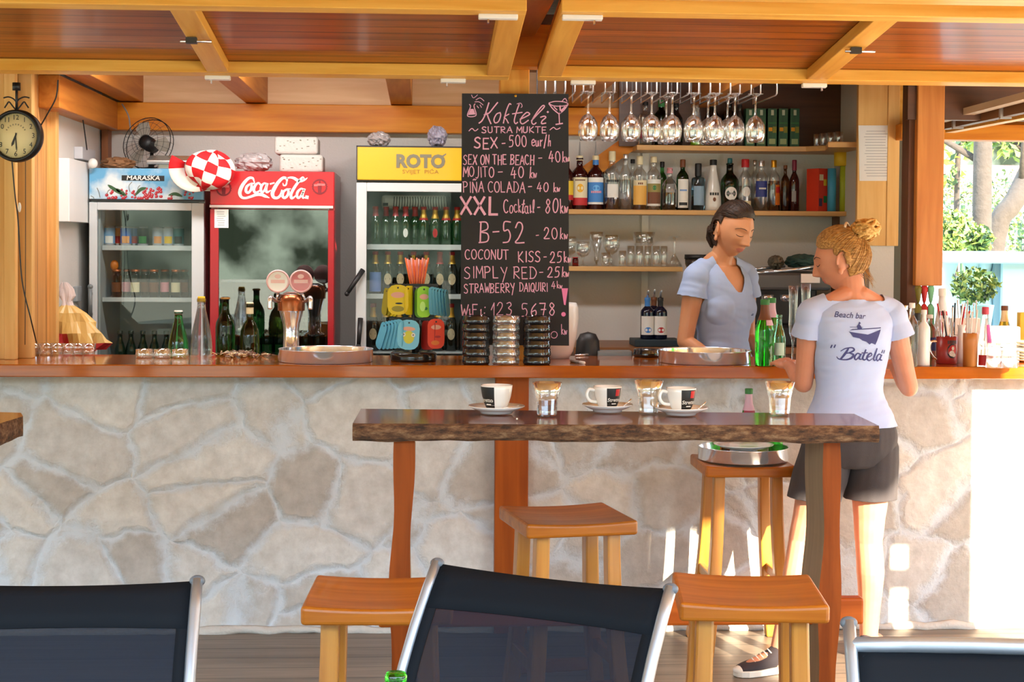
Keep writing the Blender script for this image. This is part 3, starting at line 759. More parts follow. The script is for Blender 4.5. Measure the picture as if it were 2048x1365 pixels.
def goblet(name, label, cat, rb, h, hb, m_=None, foot=.035, group=None, inv=True, n=24, shape=None):
    "stemmed glass: bowl radius rb, total height h, bowl height hb"
    sh = shape or [(.18, 0), (.62, .12), (.93, .34), (1, .55), (.95, .78), (.82, 1)]
    zs = h-hb; w = .0012
    pr = [(0, 0), (foot, 0), (foot, .002), (foot*.5, .005), (.006, .012), (.0042, .03), (.0042, zs-.015), (.007, zs-.004)]+[(rb*a, zs+hb*b_) for a, b_ in sh]
    pr += [(rb*a-w, zs+hb*b_+(.002 if b_ < 1 else 0)) for a, b_ in sh[::-1]]+[(0, zs+.004)]
    g = MB(); g.lathe(pr, n=n)
    if inv: g.v = [(x, -y, h-z) for x, y, z in g.v]
    o = g.build(name, m_ or GL_CLEAR, None); return tag(o, label, cat, group)
# single stroke hand lettering -------------------------------------------------
def arc(cx, cy, rx, ry, a0, a1, n=10): return [(cx+rx*math.cos(math.radians(a0+(a1-a0)*i/n)), cy+ry*math.sin(math.radians(a0+(a1-a0)*i/n))) for i in range(n+1)]
GLY = {
'A': [[(0,0),(.45,1),(.9,0)],[(.2,.38),(.72,.38)]], 'B': [[(.1,0),(.1,1)],[(0,1),(.5,1),(.7,.85),(.65,.65),(.15,.52),(.65,.45),(.8,.25),(.65,.05),(0,0)]], 'C': [arc(.5,.5,.45,.5,50,310)],
'D': [[(.1,0),(.1,1)],[(0,1),(.5,.95),(.85,.6),(.8,.3),(.5,.03),(0,0)]], 'E': [[(.75,1),(.1,1),(.1,0),(.78,0)],[(.1,.52),(.62,.52)]], 'F': [[(.1,0),(.1,1),(.75,1)],[(.1,.52),(.6,.52)]],
'H': [[(.1,0),(.1,1)],[(.8,0),(.8,1)],[(.1,.5),(.8,.5)]], 'I': [[(.2,0),(.2,1)]], 'J': [[(.6,1),(.6,.1),(.45,-.15),(.15,-.1)]], 'K': [[(.1,0),(.1,1)],[(.75,1),(.1,.45),(.8,0)]], 'L': [[(.1,1),(.1,0),(.7,0)]],
'M': [[(.05,0),(.12,1),(.5,.35),(.88,1),(.95,0)]], 'N': [[(.1,0),(.1,1),(.8,0),(.8,1)]], 'O': [arc(.45,.5,.42,.5,90,450,16)], 'P': [[(.1,0),(.1,1)],[(0,.98),(.5,1),(.75,.8),(.6,.55),(.12,.48)]],
'Q': [arc(.45,.5,.42,.5,90,450,16),[(.5,.25),(.9,-.1)]], 'R': [[(.1,0),(.1,1)],[(0,.98),(.5,1),(.72,.8),(.6,.58),(.12,.5),(.8,0)]], 'S': [[(.75,.88),(.5,1),(.2,.92),(.12,.72),(.4,.53),(.7,.38),(.7,.12),(.4,0),(.05,.1)]],
'T': [[(.4,0),(.4,1)],[(0,1),(.85,1)]], 'U': [[(.1,1),(.1,.2),(.35,0),(.65,.08),(.75,.3),(.75,1)]], 'W': [[(0,1),(.22,0),(.48,.6),(.72,0),(1,1)]], 'X': [[(0,1),(.8,0)],[(.8,1),(0,0)]], 'Y': [[(0,1),(.4,.5)],[(.8,1),(.25,-.3)]],
'0': [arc(.4,.5,.36,.5,90,450,16)], '1': [[(.05,.45),(.42,1),(.35,0)]], '2': [[(.08,.75),(.3,1),(.6,.95),(.65,.68),(.3,.25),(.02,.02),(.75,.02)]], '3': [[(.1,.92),(.45,1),(.6,.78),(.3,.55),(.65,.35),(.5,.03),(.08,.05)]],
'4': [[(.4,1),(.02,.32),(.75,.36)],[(.55,.7),(.5,0)]], '5': [[(.72,1),(.2,1),(.15,.58),(.5,.62),(.68,.35),(.5,.05),(.05,0)]], '6': [[(.6,1),(.2,.65),(.08,.25),(.35,0),(.65,.2),(.55,.48),(.15,.35)]], '7': [[(.05,1),(.7,1),(.4,0)],[(.2,.5),(.75,.52)]],
'8': [[(.6,.85),(.35,1),(.15,.78),(.4,.55),(.65,.3),(.4,0),(.1,.2),(.35,.5),(.62,.75),(.6,.85)]], '-': [[(.1,.5),(.6,.52)]], '~': [[(0,.4),(.25,.62),(.55,.42),(.85,.65)]], ':': [[(.15,.15),(.18,.2)],[(.2,.7),(.22,.75)]], '/': [[(.1,-.1),(.5,1.1)]],
'k': [[(.1,0),(.15,1)],[(.15,.25),(.4,.5)],[(.15,.28),(.45,0)]], 'n': [[(.05,.5),(.1,0),(.2,.42),(.35,.05),(.5,.45)]], 'i': [[(.15,0),(.18,.6)],[(.1,.5),(.18,.6)],[(.15,0),(.35,.12)]], 'o': [arc(.3,.3,.28,.3,90,450,12)], 'c': [arc(.35,.3,.3,.3,60,320)],
't': [[(.35,1),(.15,.1),(.3,0),(.42,.1)],[(0,.65),(.5,.7)]], 'a': [arc(.3,.28,.26,.28,60,400,12),[(.56,.55),(.52,.1),(.68,.02)]], 'l': [[(.1,0),(.35,.5),(.4,.95),(.22,.9),(.15,.3),(.3,0)]], 'e': [[(.05,.28),(.5,.35),(.4,.6),(.1,.45),(.1,.1),(.35,0),(.55,.1)]],
'u': [[(.05,.55),(.1,.05),(.35,.1),(.45,.55),(.5,.05)]], 'r': [[(.1,0),(.1,.55),(.2,.42),(.42,.55)]], 'h': [[(.1,0),(.15,1)],[(.12,.3),(.4,.5),(.45,0)]], 'Ñ': [[(.1,0),(.1,1),(.8,0),(.8,1)],[(.2,1.2),(.4,1.3),(.55,1.2),(.75,1.3)]],
}
NARROW = {'I': .45, '1': .6, ' ': .5, '-': .85, ':': .5, '/': .65, 'k': .55, 'n': .65, 'i': .45, 'o': .75, 'c': .7, 't': .55, 'a': .8, 'l': .45, 'e': .65, 'u': .65, 'r': .55, 'h': .6, 'J': .85}
def spline(pts, k=5):
    pts = [Vector((*p, 0)) if len(p) == 2 else Vector(p) for p in pts]; N = len(pts)
    if N < 3: return pts
    out = []
    for i in range(N-1):
        a, b_, c, d = pts[max(i-1, 0)], pts[i], pts[i+1], pts[min(i+2, N-1)]
        for j in range(k):
            t = j/k; out.append(.5*((2*b_)+(c-a)*t+(2*a-5*b_+4*c-d)*t*t+(3*b_-a-3*c+d)*t**3))
    return out+[pts[-1]]
def ribbon(g, pts, w, fn, m=0, curved=True, k=5):
    "flat painted stroke; pts in pixels, w width in pixels (number or list), fn maps a pixel to the surface"
    q = spline(pts, k) if curved else [Vector((*p, 0)) for p in pts]; n = len(q); vs = []; fs = []
    ws = [w]*n if not isinstance(w, (list, tuple)) else list(np.interp(np.linspace(0, 1, n), np.linspace(0, 1, len(w)), w))
    for i, p in enumerate(q):
        t = q[min(i+1, n-1)]-q[max(i-1, 0)]
        if t.length < 1e-6: t = Vector((1, 0, 0))
        t.normalize(); s = Vector((-t.y, t.x, 0))*ws[i]/2
        e = t*ws[i]*.35*(-1 if i == 0 else (1 if i == n-1 else 0))
        vs += [fn(*(p+s+e).xy), fn(*(p-s+e).xy)]
    for i in range(n-1): fs.append((2*i, 2*i+1, 2*i+3, 2*i+2))
    g.add(vs, fs, m)
def write(g, s, x0, x1, yt, yb, w, fn, rnd, slope=0.0, lean=0.0, m=0):
    "hand letter a line between pixels x0..x1, letter tops at yt, feet at yb"
    tot = sum(NARROW.get(c, 1.0) for c in s); ux = (x1-x0)/tot; x = x0; h = yb-yt
    for c in s:
        a = NARROW.get(c, 1.0)
        sx = ux if c not in '.' else ux
        jy = rnd.uniform(-.05, .05)*h; jl = lean+rnd.uniform(-.05, .05)
        for st in GLY.get(c, []):
            pts = [(x+(px*.92)*sx+jl*py*h, yb-py*h+jy+slope*(x-x0)) for px, py in st]
            straight = c in 'AEFHIKLMNTXYWJ147VÑ-'
            if straight:
                for p0, p1 in zip(pts, pts[1:]): ribbon(g, [p0, p1], w*rnd.uniform(.85, 1.15), fn, m, False)
            else: ribbon(g, pts, w*rnd.uniform(.85, 1.15), fn, m, True)
        x += a*ux
# ================================================================ back bar: shelves, bottles, glassware
SHW = wood('shelf_pine', srgb(196,146,84), srgb(222,176,112), 'X', .4)
YS = 8.17
zs2 = ZZ(421, YS, 1300); zs1 = ZZ(293, YS, 1300); zs3 = ZZ(533, YS, 1250)
def shelf(poly, ztop, th, label):
    g = MB(); g.prism(poly, Matrix.Translation((0, 0, ztop-th)), th); o = one('wall_shelf', g, SHW, label, 'shelf', (sum(p[0] for p in poly)/len(poly), sum(p[1] for p in poly)/len(poly), ztop-th), 'shelves behind the bar', bev=.002)
    return o
xa = XX(1105, 8.05); xe = XR
xb = XX(1272, 8.05)
rx = XX(1600, 8.05)
shelf([(xb, 8.05), (rx-.05, 8.05), (rx+.02, 8.03), (rx+.1, 7.95), (xe-.2, 7.66), (xe, 7.66), (xe, 8.299), (xb, 8.299)], zs1, .026, 'uppermost wall shelf, carrying the green cartons')
shelf([(xa, 8.05), (xe, 8.05), (xe, 8.299), (xa, 8.299)], zs2, .024, 'middle wall shelf, carrying the row of liquor bottles')
shelf([(xa, 8.05), (XX(1366, 8.05), 8.05), (XX(1366, 8.05), 8.299), (xa, 8.299)], zs3, .024, 'lowest wall shelf, carrying the clear glassware')
g = MB(); g.bb(XX(1283, 8.29), XX(1296, 8.29), 8.285, 8.2995, ZZ(690, 8.3, 1290), zs1-.03); one('shelf_rail', g, WHT, 'white slotted shelf rail upright on the wall under the bottles', 'shelf rail', (XX(1290, 8.29), 8.29, ZZ(690, 8.3, 1290)))
g = MB(); g.bb(XX(1672, 8.2), XX(1682, 8.2), 8.18, 8.29, 1.0, zs2-.025); tag(g.build('trim_18', wood('brown_upright', srgb(96,58,28), srgb(120,76,40), 'Z', .5), None), kind='structure')
g = MB(); g.bb(XX(1236, 8.19), XR-.001, 8.185, 8.199, zs1+.001, 2.468); tag(g.build('trim_19', wood('dark_panel', srgb(74,42,20), srgb(98,58,30), 'X', .35), None), kind='structure')
# knee brace
a, c_ = P(1112, 392, 8.24), P(1292, 262, 8.24); d = (c_-a); L_ = d.length; ang = math.atan2(d.z, d.x)
g = MB(); g.box((a+c_)/2, (L_, .05, .085), Matrix.Rotation(-ang, 3, 'Y')); tag(g.build('trim_20', ORANGEX, None), kind='structure')

GB = 'liquor bottles on the middle shelf'
def lb(px, top, wpx, kind, body_m, lab, Y=YS, zb=None, cat='bottle', grp=GB, **k):
    "liquor bottle measured off the photograph: centre, top and width in pixels"
    zb = zs2 if zb is None else zb; s = FPX/Y; h = ZZ(top, Y, px)-zb; r = wpx/s/2
    t = bottle('liquor_bottle', lab, cat, kind, r, h, body_m, group=grp, **k)
    t.location = (XX(px, Y), Y, zb+.0005); return t
lb(1133, 316, 26, 'liquor', GL_DARKRED, 'dark bottle with a yellow and red label, half hidden by the chalkboard edge', Y=8.14, cap=CREAM, labels=[(.18, .55, -70, 70, YEL), (.18, .28, -70, 70, REDP)])
lb(1158, 313, 34, 'liquor', GL_DARKRED, 'dark red bottle with a cream label and gold round seal, cork pourer', cap=CREAM, capz=.92, pour=True, labels=[(.08, .60, -75, 60, CREAM), ('oval', .40, .018, .022, GOLD), (.08, .22, -75, 60, REDP), ('marks', 7, .012, .55, BRN)])
lb(1190, 313, 32, 'liquor', GL_DARKRED, 'dark bottle with a white label crossed by a bright blue field', cap=CREAM, capz=.93, pour=True, neck=(.84, .93, BLUEP), labels=[(.10, .60, -75, 75, WHT), (.14, .51, -75, 75, BLUEP), ('oval', .40, .018, .016, mat('paint_skyblue', srgb(110,180,235), .5)), ('marks', 6, .015, .33, PINK)])
lb(1203, 318, 24, 'liquor', GL_BLACK, 'dark bottle with a blue neck band behind the blue label bottle', Y=8.255, cap=CREAM, neck=(.84, .94, BLUEP))
lb(1223, 309, 33, 'liquor', GL_CLEAR, 'clear bottle with dark lettering and red spirit in its foot', cap=CREAM, capz=.88, caph=.05, liquid=(GL_RED, .22), labels=[('marks', 7, .016, .52, BLK), (.22, .46, -40, 40, WHT)])
lb(1250, 310, 27, 'wine', GL_CLEAR, 'slim clear bottle with a plain silver sheen beside the tilted brace', cap=SILV, liquid=(GL_SOLID, .55), labels=[(.2, .3, -60, -20, GRYP)])
lb(1264, 320, 20, 'liquor', GL_CLEAR, 'clear bottle with a black cap behind the gold label bottle', Y=8.255, cap=BLK)
lb(1278, 315, 30, 'liquor', GL_CLEAR, 'clear bottle with a tall golden orange label', cap=CREAM, capz=.86, caph=.045, liquid=(GL_AMBER, .2), labels=[(.10, .56, -60, 60, mat('paint_apricot', srgb(236,180,84), .5)), (.46, .56, -60, 60, CREAM), ('marks', 3, .014, .50, BRN)])
lb(1306, 315, 29, 'liquor', GL_CLEAR, 'clear bottle with a white framed brown and green picture label', cap=CREAM, capz=.9, liquid=(GL_SOLID, .5), labels=[(.08, .58, -70, 70, WHT), (.12, .34, -62, 62, BRN), (.34, .50, -62, 62, mat('paint_olive', srgb(150,140,80), .6)), ('oval', .42, .010, .012, GRN)])
lb(1323, 325, 20, 'liquor', GL_GREEN, 'green bottle with a dark cap showing between two clear bottles', Y=8.255, cap=BLK, capz=.9)
lb(1338, 337, 33, 'round', GL_CLEAR, 'squat round shouldered bottle of dark spirit with a pink stopper', cap=PINK, capz=.88, liquid=(glass('dark_rum', srgb(70,34,16)), .5), labels=[(.42, .62, -35, 35, GRYP)])
lb(1364, 321, 25, 'liquor', GL_DKGREEN, 'green bottle with a narrow white and blue label and brown cap', cap=BRN, capz=.86, caph=.04, labels=[(.05, .62, -55, 55, WHT), (.10, .16, -40, 40, BLK), ('marks', 5, .012, .40, BLUEP)])
lb(1395, 333, 28, 'square', GL_BLUE, 'square pale blue bottle with a tall black cap', cap=BLK, capz=.78, caph=.065, labels=[(.12, .55, -45, 45, mat('paint_steelblue', srgb(130,160,185), .4))])
lb(1425, 321, 34, 'cone', GL_WHITE, 'opaque white bottle with a black cap', cap=BLK, capz=.9, labels=[('marks', 4, .020, .33, BLK), ('oval', .22, .008, .011, BRN)])
lb(1458, 327, 37, 'wine', GL_DKGREEN, 'dark green bottle with an oval white label and teal capsule', cap=TEAL, capz=.80, caph=.075, capr=.013, labels=[('oval', .36, .033, .034, WHT), ('marks', 6, .014, .36, GRYP)])
lb(1489, 322, 27, 'liquor', GL_CLEAR, 'clear bottle with a wide red cap and round white label', cap=REDP, capz=.87, caph=.042, capr=.020, liquid=(GL_SOLID, .5), labels=[('oval', .38, .022, .026, WHT), (.08, .20, -50, 50, CREAM)])
lb(1508, 322, 22, 'liquor', GL_CLEAR, 'clear bottle with a silver cap behind the blue label one', Y=8.255, cap=SILV)
lb(1521, 323, 30, 'liquor', GL_CLEAR, 'clear rounded bottle with a deep blue label', cap=SILV, capz=.9, liquid=(GL_SOLID, .55), labels=[(.28, .60, -55, 40, NAVYP), ('marks', 5, .012, .45, WHT)])
lb(1546, 322, 25, 'liquor', GL_CLEAR, 'bottle with a gold stopper and small red and orange label', cap=GOLD, capz=.87, liquid=(GL_BROWN, .6), labels=[(.12, .52, 5, 75, ORG), (.36, .48, 10, 70, REDP)])
lb(1569, 332, 17, 'liquor', GL_BROWN, 'slim brown bottle next to the gold stopper bottle', cap=BRN)
lb(1587, 326, 20, 'wine', GL_DARKRED, 'dark purple bottle with a pointed crimson cap', cap=mat('paint_crimson', srgb(120,24,54), .5), capz=.84, caph=.055, labels=[(.2, .42, -40, 10, GRYP)])
lb(1701, 342, 13, 'wine', GL_BLACK, 'thin black bottle at the far right end of the middle shelf', Y=8.1, cap=BLK)
# cartons at the right end
def carton(px0, px1, yt, yb_, Y, dep, m_, lab, grp=None, rz=0, deco=(), name='carton', cat='box', zb=None):
    x0, x1 = XX(px0, Y), XX(px1, Y); zt = ZZ(yt, Y, (px0+px1)/2); zb = zs2+.0005 if zb is None else zb; h = zt-zb
    t = thing(name, lab, cat, ((x0+x1)/2, Y+dep/2, zb), grp, rz); g = MB(); w = x1-x0
    g.bb(-w/2, w/2, -dep/2, dep/2, 0, h); g.build('carton_body', m_, t, world=False, bev=.001); mats = []; g = MB()
    for (u0, u1, v0, v1, mm) in deco:
        if mm not in mats: mats.append(mm)
        g.bb(-w/2+u0*w, -w/2+u1*w, -dep/2-.0012, -dep/2, v0*h, v1*h, mats.index(mm))
    if deco: g.build('carton_print', mats, t, world=False)
    return t
carton(1624, 1650, 337, 421, 8.09, .085, paint('scarlet', (214, 58, 30)), 'scarlet cardboard gift carton standing next to a blue tube on the middle shelf', rz=.55, deco=[(.08, .4, .12, .3, mat('paint_darkblue2', srgb(70,50,80), .6)), (.55, .9, .2, .36, GRN), (.1, .5, .72, .86, CREAM), (.55, .85, .6, .75, YEL)])
g = MB(); x_ = XX(1662, 8.1); g.lathe([(0, 0), (.022, 0), (.022, .22), (0, .22)], (x_, 8.1, zs2+.0005), 16); one('carton_tube', g, paint('cyan', (70, 160, 200)), 'light blue gift tube between the red carton and the lime one', 'tube', (x_, 8.1, zs2))
g = MB(); x_ = XX(1685, 8.1); g.lathe([(0, 0), (.018, 0), (.018, .232), (0, .232)], (x_, 8.1, zs2+.0005), 16); lt = one('carton_tube', g, paint('lime', (170, 180, 40)), 'lime green tube standing under the yellow tub', 'tube', (x_, 8.1, zs2))
g = MB(); g.lathe([(0, 0), (.036, 0), (.037, .076), (0, .076)], (x_-.012, 8.1, zs2+.2335), 20); one('tub', g, YEL, 'yellow tub balanced on the lime green tube', 'tub', (x_, 8.1, zs2+.2335))
carton(1699, 1712, 297, 421, 7.98+.09, .08, ORG, 'orange carton against the right wall at the shelf end', deco=[(.2, .9, .75, .9, REDP)])
# top shelf
GT = 'bottles on the top shelf'
zt = zs1
def tb(px, top, w, kind, m_, lab, **k): return lb(px, top, w, kind, m_, lab, Y=8.11, zb=zt, grp=GT, **k)
tb(1288, 205, 29, 'liquor', GL_CLEAR, 'clear top shelf bottle with a dark red label band', cap=BLK, labels=[(.16, .36, -70, 70, mat('paint_wine', srgb(130,40,56), .5))], liquid=(GL_SOLID, .14))
tb(1320, 202, 30, 'liquor', GL_DKGREEN, 'green top shelf bottle with a yellow label', cap=GRN, capz=.86, labels=[(.16, .38, -70, 70, YEL), (.28, .34, -50, 50, TEAL)])
tb(1350, 208, 27, 'wine', GL_BLACK, 'black bottle right of the yellow label bottle on the top shelf', cap=BLK)
tb(1391, 200, 27, 'cone', GL_CLEAR, 'clear bottle with bright lime liqueur in its foot on the top shelf', cap=BLK, liquid=(mat('lime_liqueur', srgb(150,210,30), .1), .13), labels=[(.14, .34, -60, 60, mat('paint_sage', srgb(100,130,80), .5))])
tb(1422, 198, 34, 'round', GL_BLACK, 'wide black bottle with a small white line of print on the top shelf', cap=BLK, labels=[('marks', 7, .014, .12, WHT)])
tb(1455, 203, 30, 'liquor', GL_BLACK, 'black bottle left of the green cartons on the top shelf', cap=BLK)
tb(1477, 210, 18, 'wine', mat('grey_dusty_glass', srgb(70,66,64), .2), 'narrow dull grey bottle touching the first green carton', cap=BLK)
CG = wood('carton_green', srgb(20,64,44), srgb(40,100,62), 'Z', .4)
for i, (p0, ord_) in enumerate(((1489, 'leftmost'), (1511, 'second'), (1533, 'third'), (1555, 'fourth'), (1578, 'rightmost'))):
    carton(p0, p0+18, 217, 0, 8.07, .06, CG, '%s of the five green bottle cartons on the top shelf' % ord_ if ord_ != 'leftmost' and ord_ != 'rightmost' else '%s of five green bottle cartons on the top shelf' % ord_, 'green bottle cartons', zb=zt+.0005,
           deco=[(.15, .85, .06, .20, mat('paint_sage2', srgb(150,170,120), .5)), (.1, .5, .40, .50, GOLD), (.55, .95, .36, .52, mat('paint_mossgold', srgb(140,140,40), .5)), (.35, .65, .82, .96, mat('paint_pale', srgb(190,205,180), .5)), (.05, .95, .60, .63, GRN)])
for i, px in enumerate((1632, 1645, 1660, 1676)):
    o = tumbler('shot_glass', ['small clear glass on the top shelf right of the green cartons', 'small clear glass second along, right of the green cartons', 'small clear glass third along, right of the green cartons', 'small clear glass at the right wall end of the top shelf'][i], 'glass', .017, .021, .06, GL_CLEAR, group='small glasses on the top shelf')
    o.location = (XX(px, 8.0-.06*i), 8.0-.06*i, zt+.0005)
# glassware shelf
GS = 'clear glassware on the lowest shelf'
def gl(o, px, Y=8.15): o.location = (XX(px, Y), Y, zs3+.0005); return o
s8 = FPX/8.15
gl(goblet('balloon_glass', 'clear balloon glass at the chalkboard edge of the lowest shelf', 'glass', .045, .15, .095, inv=False, group=GS), 1140, 8.2)
gl(goblet('balloon_glass', 'clear balloon glass second along, left of the tall beer glass', 'glass', .042, .125, .08, inv=False, group=GS), 1166, 8.1)
o = bottle('small_jar', 'little red jar between the balloon glasses', 'jar', 'jar', .016, .045, GL_RED, cap=REDP); o.location = (XX(1151, 8.09), 8.09, zs3+.0005)
gl(goblet('tall_beer_glass', 'tall flared clear beer glass on the lowest shelf', 'glass', .038, .175, .15, inv=False, foot=.032, group=GS, shape=[(.3, 0), (.34, .15), (.42, .3), (.7, .55), (.95, .8), (1, 1)]), 1193, 8.12)
gl(goblet('balloon_glass', 'large round clear goblet right of the tall beer glass', 'glass', .045, .16, .10, inv=False, group=GS), 1223, 8.16)
gl(tumbler('short_glass', 'short clear tumbler in front of the round goblet', 'glass', .022, .026, .07, GL_CLEAR, group=GS), 1212, 8.08)
for i, px in enumerate((1245, 1262, 1279, 1296, 1313, 1328)):
    hh = .10 if i < 1 else .105
    gl(tumbler('highball_glass', 'clear highball glass, %s of the row on the lowest shelf' % ['leftmost', 'second', 'third', 'fourth', 'fifth', 'rightmost'][i], 'glass', .019, .020, hh if i else .08, GL_CLEAR, group=GS), px, 8.11+.05*(i % 2))
gl(tumbler('glass_bowl', 'clear pressed glass bowl stacked above the highball glasses', 'bowl', .05, .062, .07, GL_CLEAR, group=None), 1288, 8.16).location.z = zs3+.107
gl(goblet('martini_glass', 'clear martini glass turned upside down at the shelf end', 'glass', .048, .155, .07, inv=True, foot=.036, shape=[(.08, 0), (.5, .45), (1, 1)]), 1349, 8.13)

# hanging rack and wine glasses under the right shutter
RY0, RY1 = 7.0, 7.5; zr = ZZ(184, 7.0, 1300)
CHR = mat('chrome', (.82, .86, .92), .10, .8)
t = thing('glass_rack', 'chrome wire rack of hanging rods under the roof, full of wine glasses', 'rack', (XX(1320, 7.25), 7.25, zr))
gxs = [1174, 1217, 1260, 1301, 1342, 1385, 1427, 1467, 1508]
for i, px in enumerate([1098, 1138]+gxs+[1550-0]):
    for s in (-1, 1):
        if px == 1550 and s == 1: continue
        x = XX(px, 7.0)+s*.021-(.0 if px < 1550 else -.021); g = MB()
        g.tube([(x, RY0, 2.40), (x, RY0, zr), (x, RY0+.02, zr-.006), (x, RY1, zr-.006), (x, RY1, 2.40)], .0035, 8); g.build('rod', CHR, t)
g = MB(); g.bb(XX(1088, 7.0), XX(1560, 7.0), RY0-.02, RY0+.02, 2.40, 2.415); g.bb(XX(1088, 7.0), XX(1560, 7.0), RY1-.02, RY1+.02, 2.40, 2.415); g.bb(XX(1088, 7.0), XX(1088, 7.0)+.02, RY0, RY1, 2.4, 2.47); g.bb(XX(1560, 7.0)-.02, XX(1560, 7.0), RY0, RY1, 2.4, 2.47)
g.build('frame', CHR, t)
wg0 = None; ords = ['first', 'second', 'third', 'fourth', 'fifth', 'sixth', 'seventh', 'eighth', 'ninth']
HG = .215
for i, px in enumerate(gxs):
    lab = '%s hanging wine glass counted from the chalkboard, front row' % ords[i]
    if wg0 is None: wg0 = goblet('wine_glass', lab, 'glass', .0445, HG, .118, thin('stem_glass', (.96, .97, .97), .17), foot=.034, group='hanging wine glasses'); o = wg0
    else: o = wg0.copy(); C.objects.link(o); o['label'] = lab
    o.location = (XX(px, 7.05), 7.05, zr-.002-HG+.004)
for i, px in enumerate((1366, 1433, 1474)):
    Y = 7.22; o = wg0.copy(); C.objects.link(o); o['label'] = ['wine glass hanging behind the fifth and sixth of the front row', 'wine glass hanging low behind the seventh of the front row', 'wine glass hanging behind the eighth of the front row'][i]
    o.location = (XX(gxs[[4, 6, 7][i]], 7.05)+.0*i, Y, zr-.002-HG+.004)

# back worktop
STL = mat('brushed_steel', (.58, .59, .6), .3, .9)
zw = 1.085
g = MB(); g.bb(XX(1150, 7.72), XR-.002, 7.72, 8.298, .072, zw-.03); one('back_cabinet', g, wood('cabinet_brown', srgb(110,70,40), srgb(134,88,52), 'X', .5), 'low brown cabinet along the back wall under the shelves', 'cabinet', (XX(1400, 8), 8.0, .072))
g = MB(); g.bb(XX(1150, 7.7), XR-.002, 7.70, 8.298, zw-.029, zw); one('back_worktop', g, wood('worktop_brown', srgb(126,80,44), srgb(150,98,58), 'X', .4), 'brown worktop along the back wall behind the barmaid', 'worktop', (XX(1400, 8), 8.0, zw-.029))
ZC = CTOP
# ledge behind the counter
for (xa_, xb__, lab) in ((-1.5, .98, 'steel ledge behind the counter edge, left of the barmaid'), (1.62, 2.95, 'steel ledge behind the counter edge, right of the barmaid')):
    g = MB(); g.bb(xa_, xb__, 6.93, 7.015, .99, 1.02)
    for k in (0, .5, 1): x = xa_+.04+(xb__-xa_-.08)*k; g.bb(x-.02, x+.02, 6.94, 7.0, .071 if x < 2.2 else .001, .99)
    one('under_counter_shelf', g, STL, lab, 'shelf', (xa_, 6.97, .071))
def mk(px, Y, z): return (XX(px, Y), Y, z)
# bottles with pourers on a dark mat
x0, x1 = XX(1268, 7.8), XX(1362, 7.8)
g = MB(); g.bb(x0, x1, 7.74, 7.95, zw+.0005, zw+.035); one('bar_caddy', g, mat('dark_teal_plastic', srgb(28,44,52), .5), 'dark plastic bar caddy under the pourer bottles', 'caddy', mk(1315, 7.84, zw), bev=.004)
zc_ = zw+.036
for i, (px, lab, l1, l2, n_) in enumerate(((1296, 'syrup bottle with a white label and blue splash, on the dark caddy', WHT, BLUEP, BLUEP), (1322, 'syrup bottle with a white label and red fruit, on the dark caddy', WHT, REDP, BLK), (1309, 'dark syrup bottle standing behind the blue and red label pair', BLK, BLK, BRN))):
    Y = 7.82 if i < 2 else 7.90
    t = bottle('syrup_bottle', lab, 'bottle', 'liquor', .034, .2, mat('ink_bottle', srgb(18,22,44), .1, spec=.7), group='syrup bottles', neck=(.80, .95, n_), cap=n_, labels=[(.10, .56, -65, 65, l1), ('oval', .22, .018, .014, l2)] if i < 2 else [])
    g = MB(); g.tube([(0, 0, .2), (0, -.005, .225), (0, -.03, .24)], [.007, .006, .004], 8); g.build('pourer', CHR, t, world=False); t.location = mk(px, Y, zc_+.0005)
# grinder behind the barmaid
Y = 7.85; t = thing('coffee_grinder', 'dark coffee grinder with a black lidded hopper behind the barmaid', 'grinder', mk(1398, Y, zw))
g = MB(); g.lathe([(0, 0), (.09, 0), (.09, .04), (.06, .08), (.06, .26), (.03, .30), (.03, .31), (0, .31)], mk(1398, Y, zw+.0005), 20); g.build('housing', mat('dark_metal', (.03, .03, .035), .35, .3), t)
g = MB(); g.lathe([(.03, .31), (.068, .405), (.07, .43), (.067, .43), (.028, .312)], mk(1398, Y, zw), 20); g.build('hopper', mat('smoke_plastic', srgb(60,52,46), .2), t)
g = MB(); g.lathe([(0, .452), (.071, .452), (.073, .43), (0, .43)], mk(1398, Y, zw), 20); g.build('lid', BLK, t)
# espresso machine
Y = 7.74; t = thing('espresso_machine', 'dark espresso machine behind the waitress and barmaid, cloths on its top', 'coffee machine', mk(1590, 7.95, zw))
DM = mat('black_machine', (.022, .024, .028), .35, spec=.5)
g = MB(); g.bb(XX(1502, Y), XX(1660, Y), 7.78, 8.24, zw+.0005, zw+.10); g.bb(XX(1502, Y), XX(1660, Y), 7.98, 8.24, zw+.10, zw+.3); g.build('base', DM, t, bev=.01)
g = MB(); g.bb(XX(1500, Y), XX(1664, Y), 7.74, 8.24, zw+.28, ZZ(545, Y, 1580)); g.build('top_box', mat('grey_machine', (.09, .09, .09), .4, .4), t, bev=.015)
zt_ = ZZ(545, Y, 1580)
g = MB(); a, b_ = P(1502, 548, 7.75), P(1600, 538, 7.75); g.tube([a, b_, P(1660, 528, 7.8)], .008, 8); g.tube([P(1502, 540, 8.1), P(1570, 532, 8.1)], .008, 8); g.build('cup_rail', CHR, t)
for px in (1535, 1572):
    g = MB(); q = P(px, 590, 7.74); g.lathe([(0, -.035), (.028, -.03), (.03, 0), (0, 0)], q, 14); g.tube([q+Vector((0, 0, -.018)), q+Vector((0, -.13, -.026))], [.009, .012], 8); g.build('portafilter', CHR, t)
g = MB(); g.bb(XX(1602, Y)-.0, XX(1640, Y), 7.732, 7.739, ZZ(566, Y, 1600), ZZ(548, Y, 1600)); g.build('control_plate', STL, t)
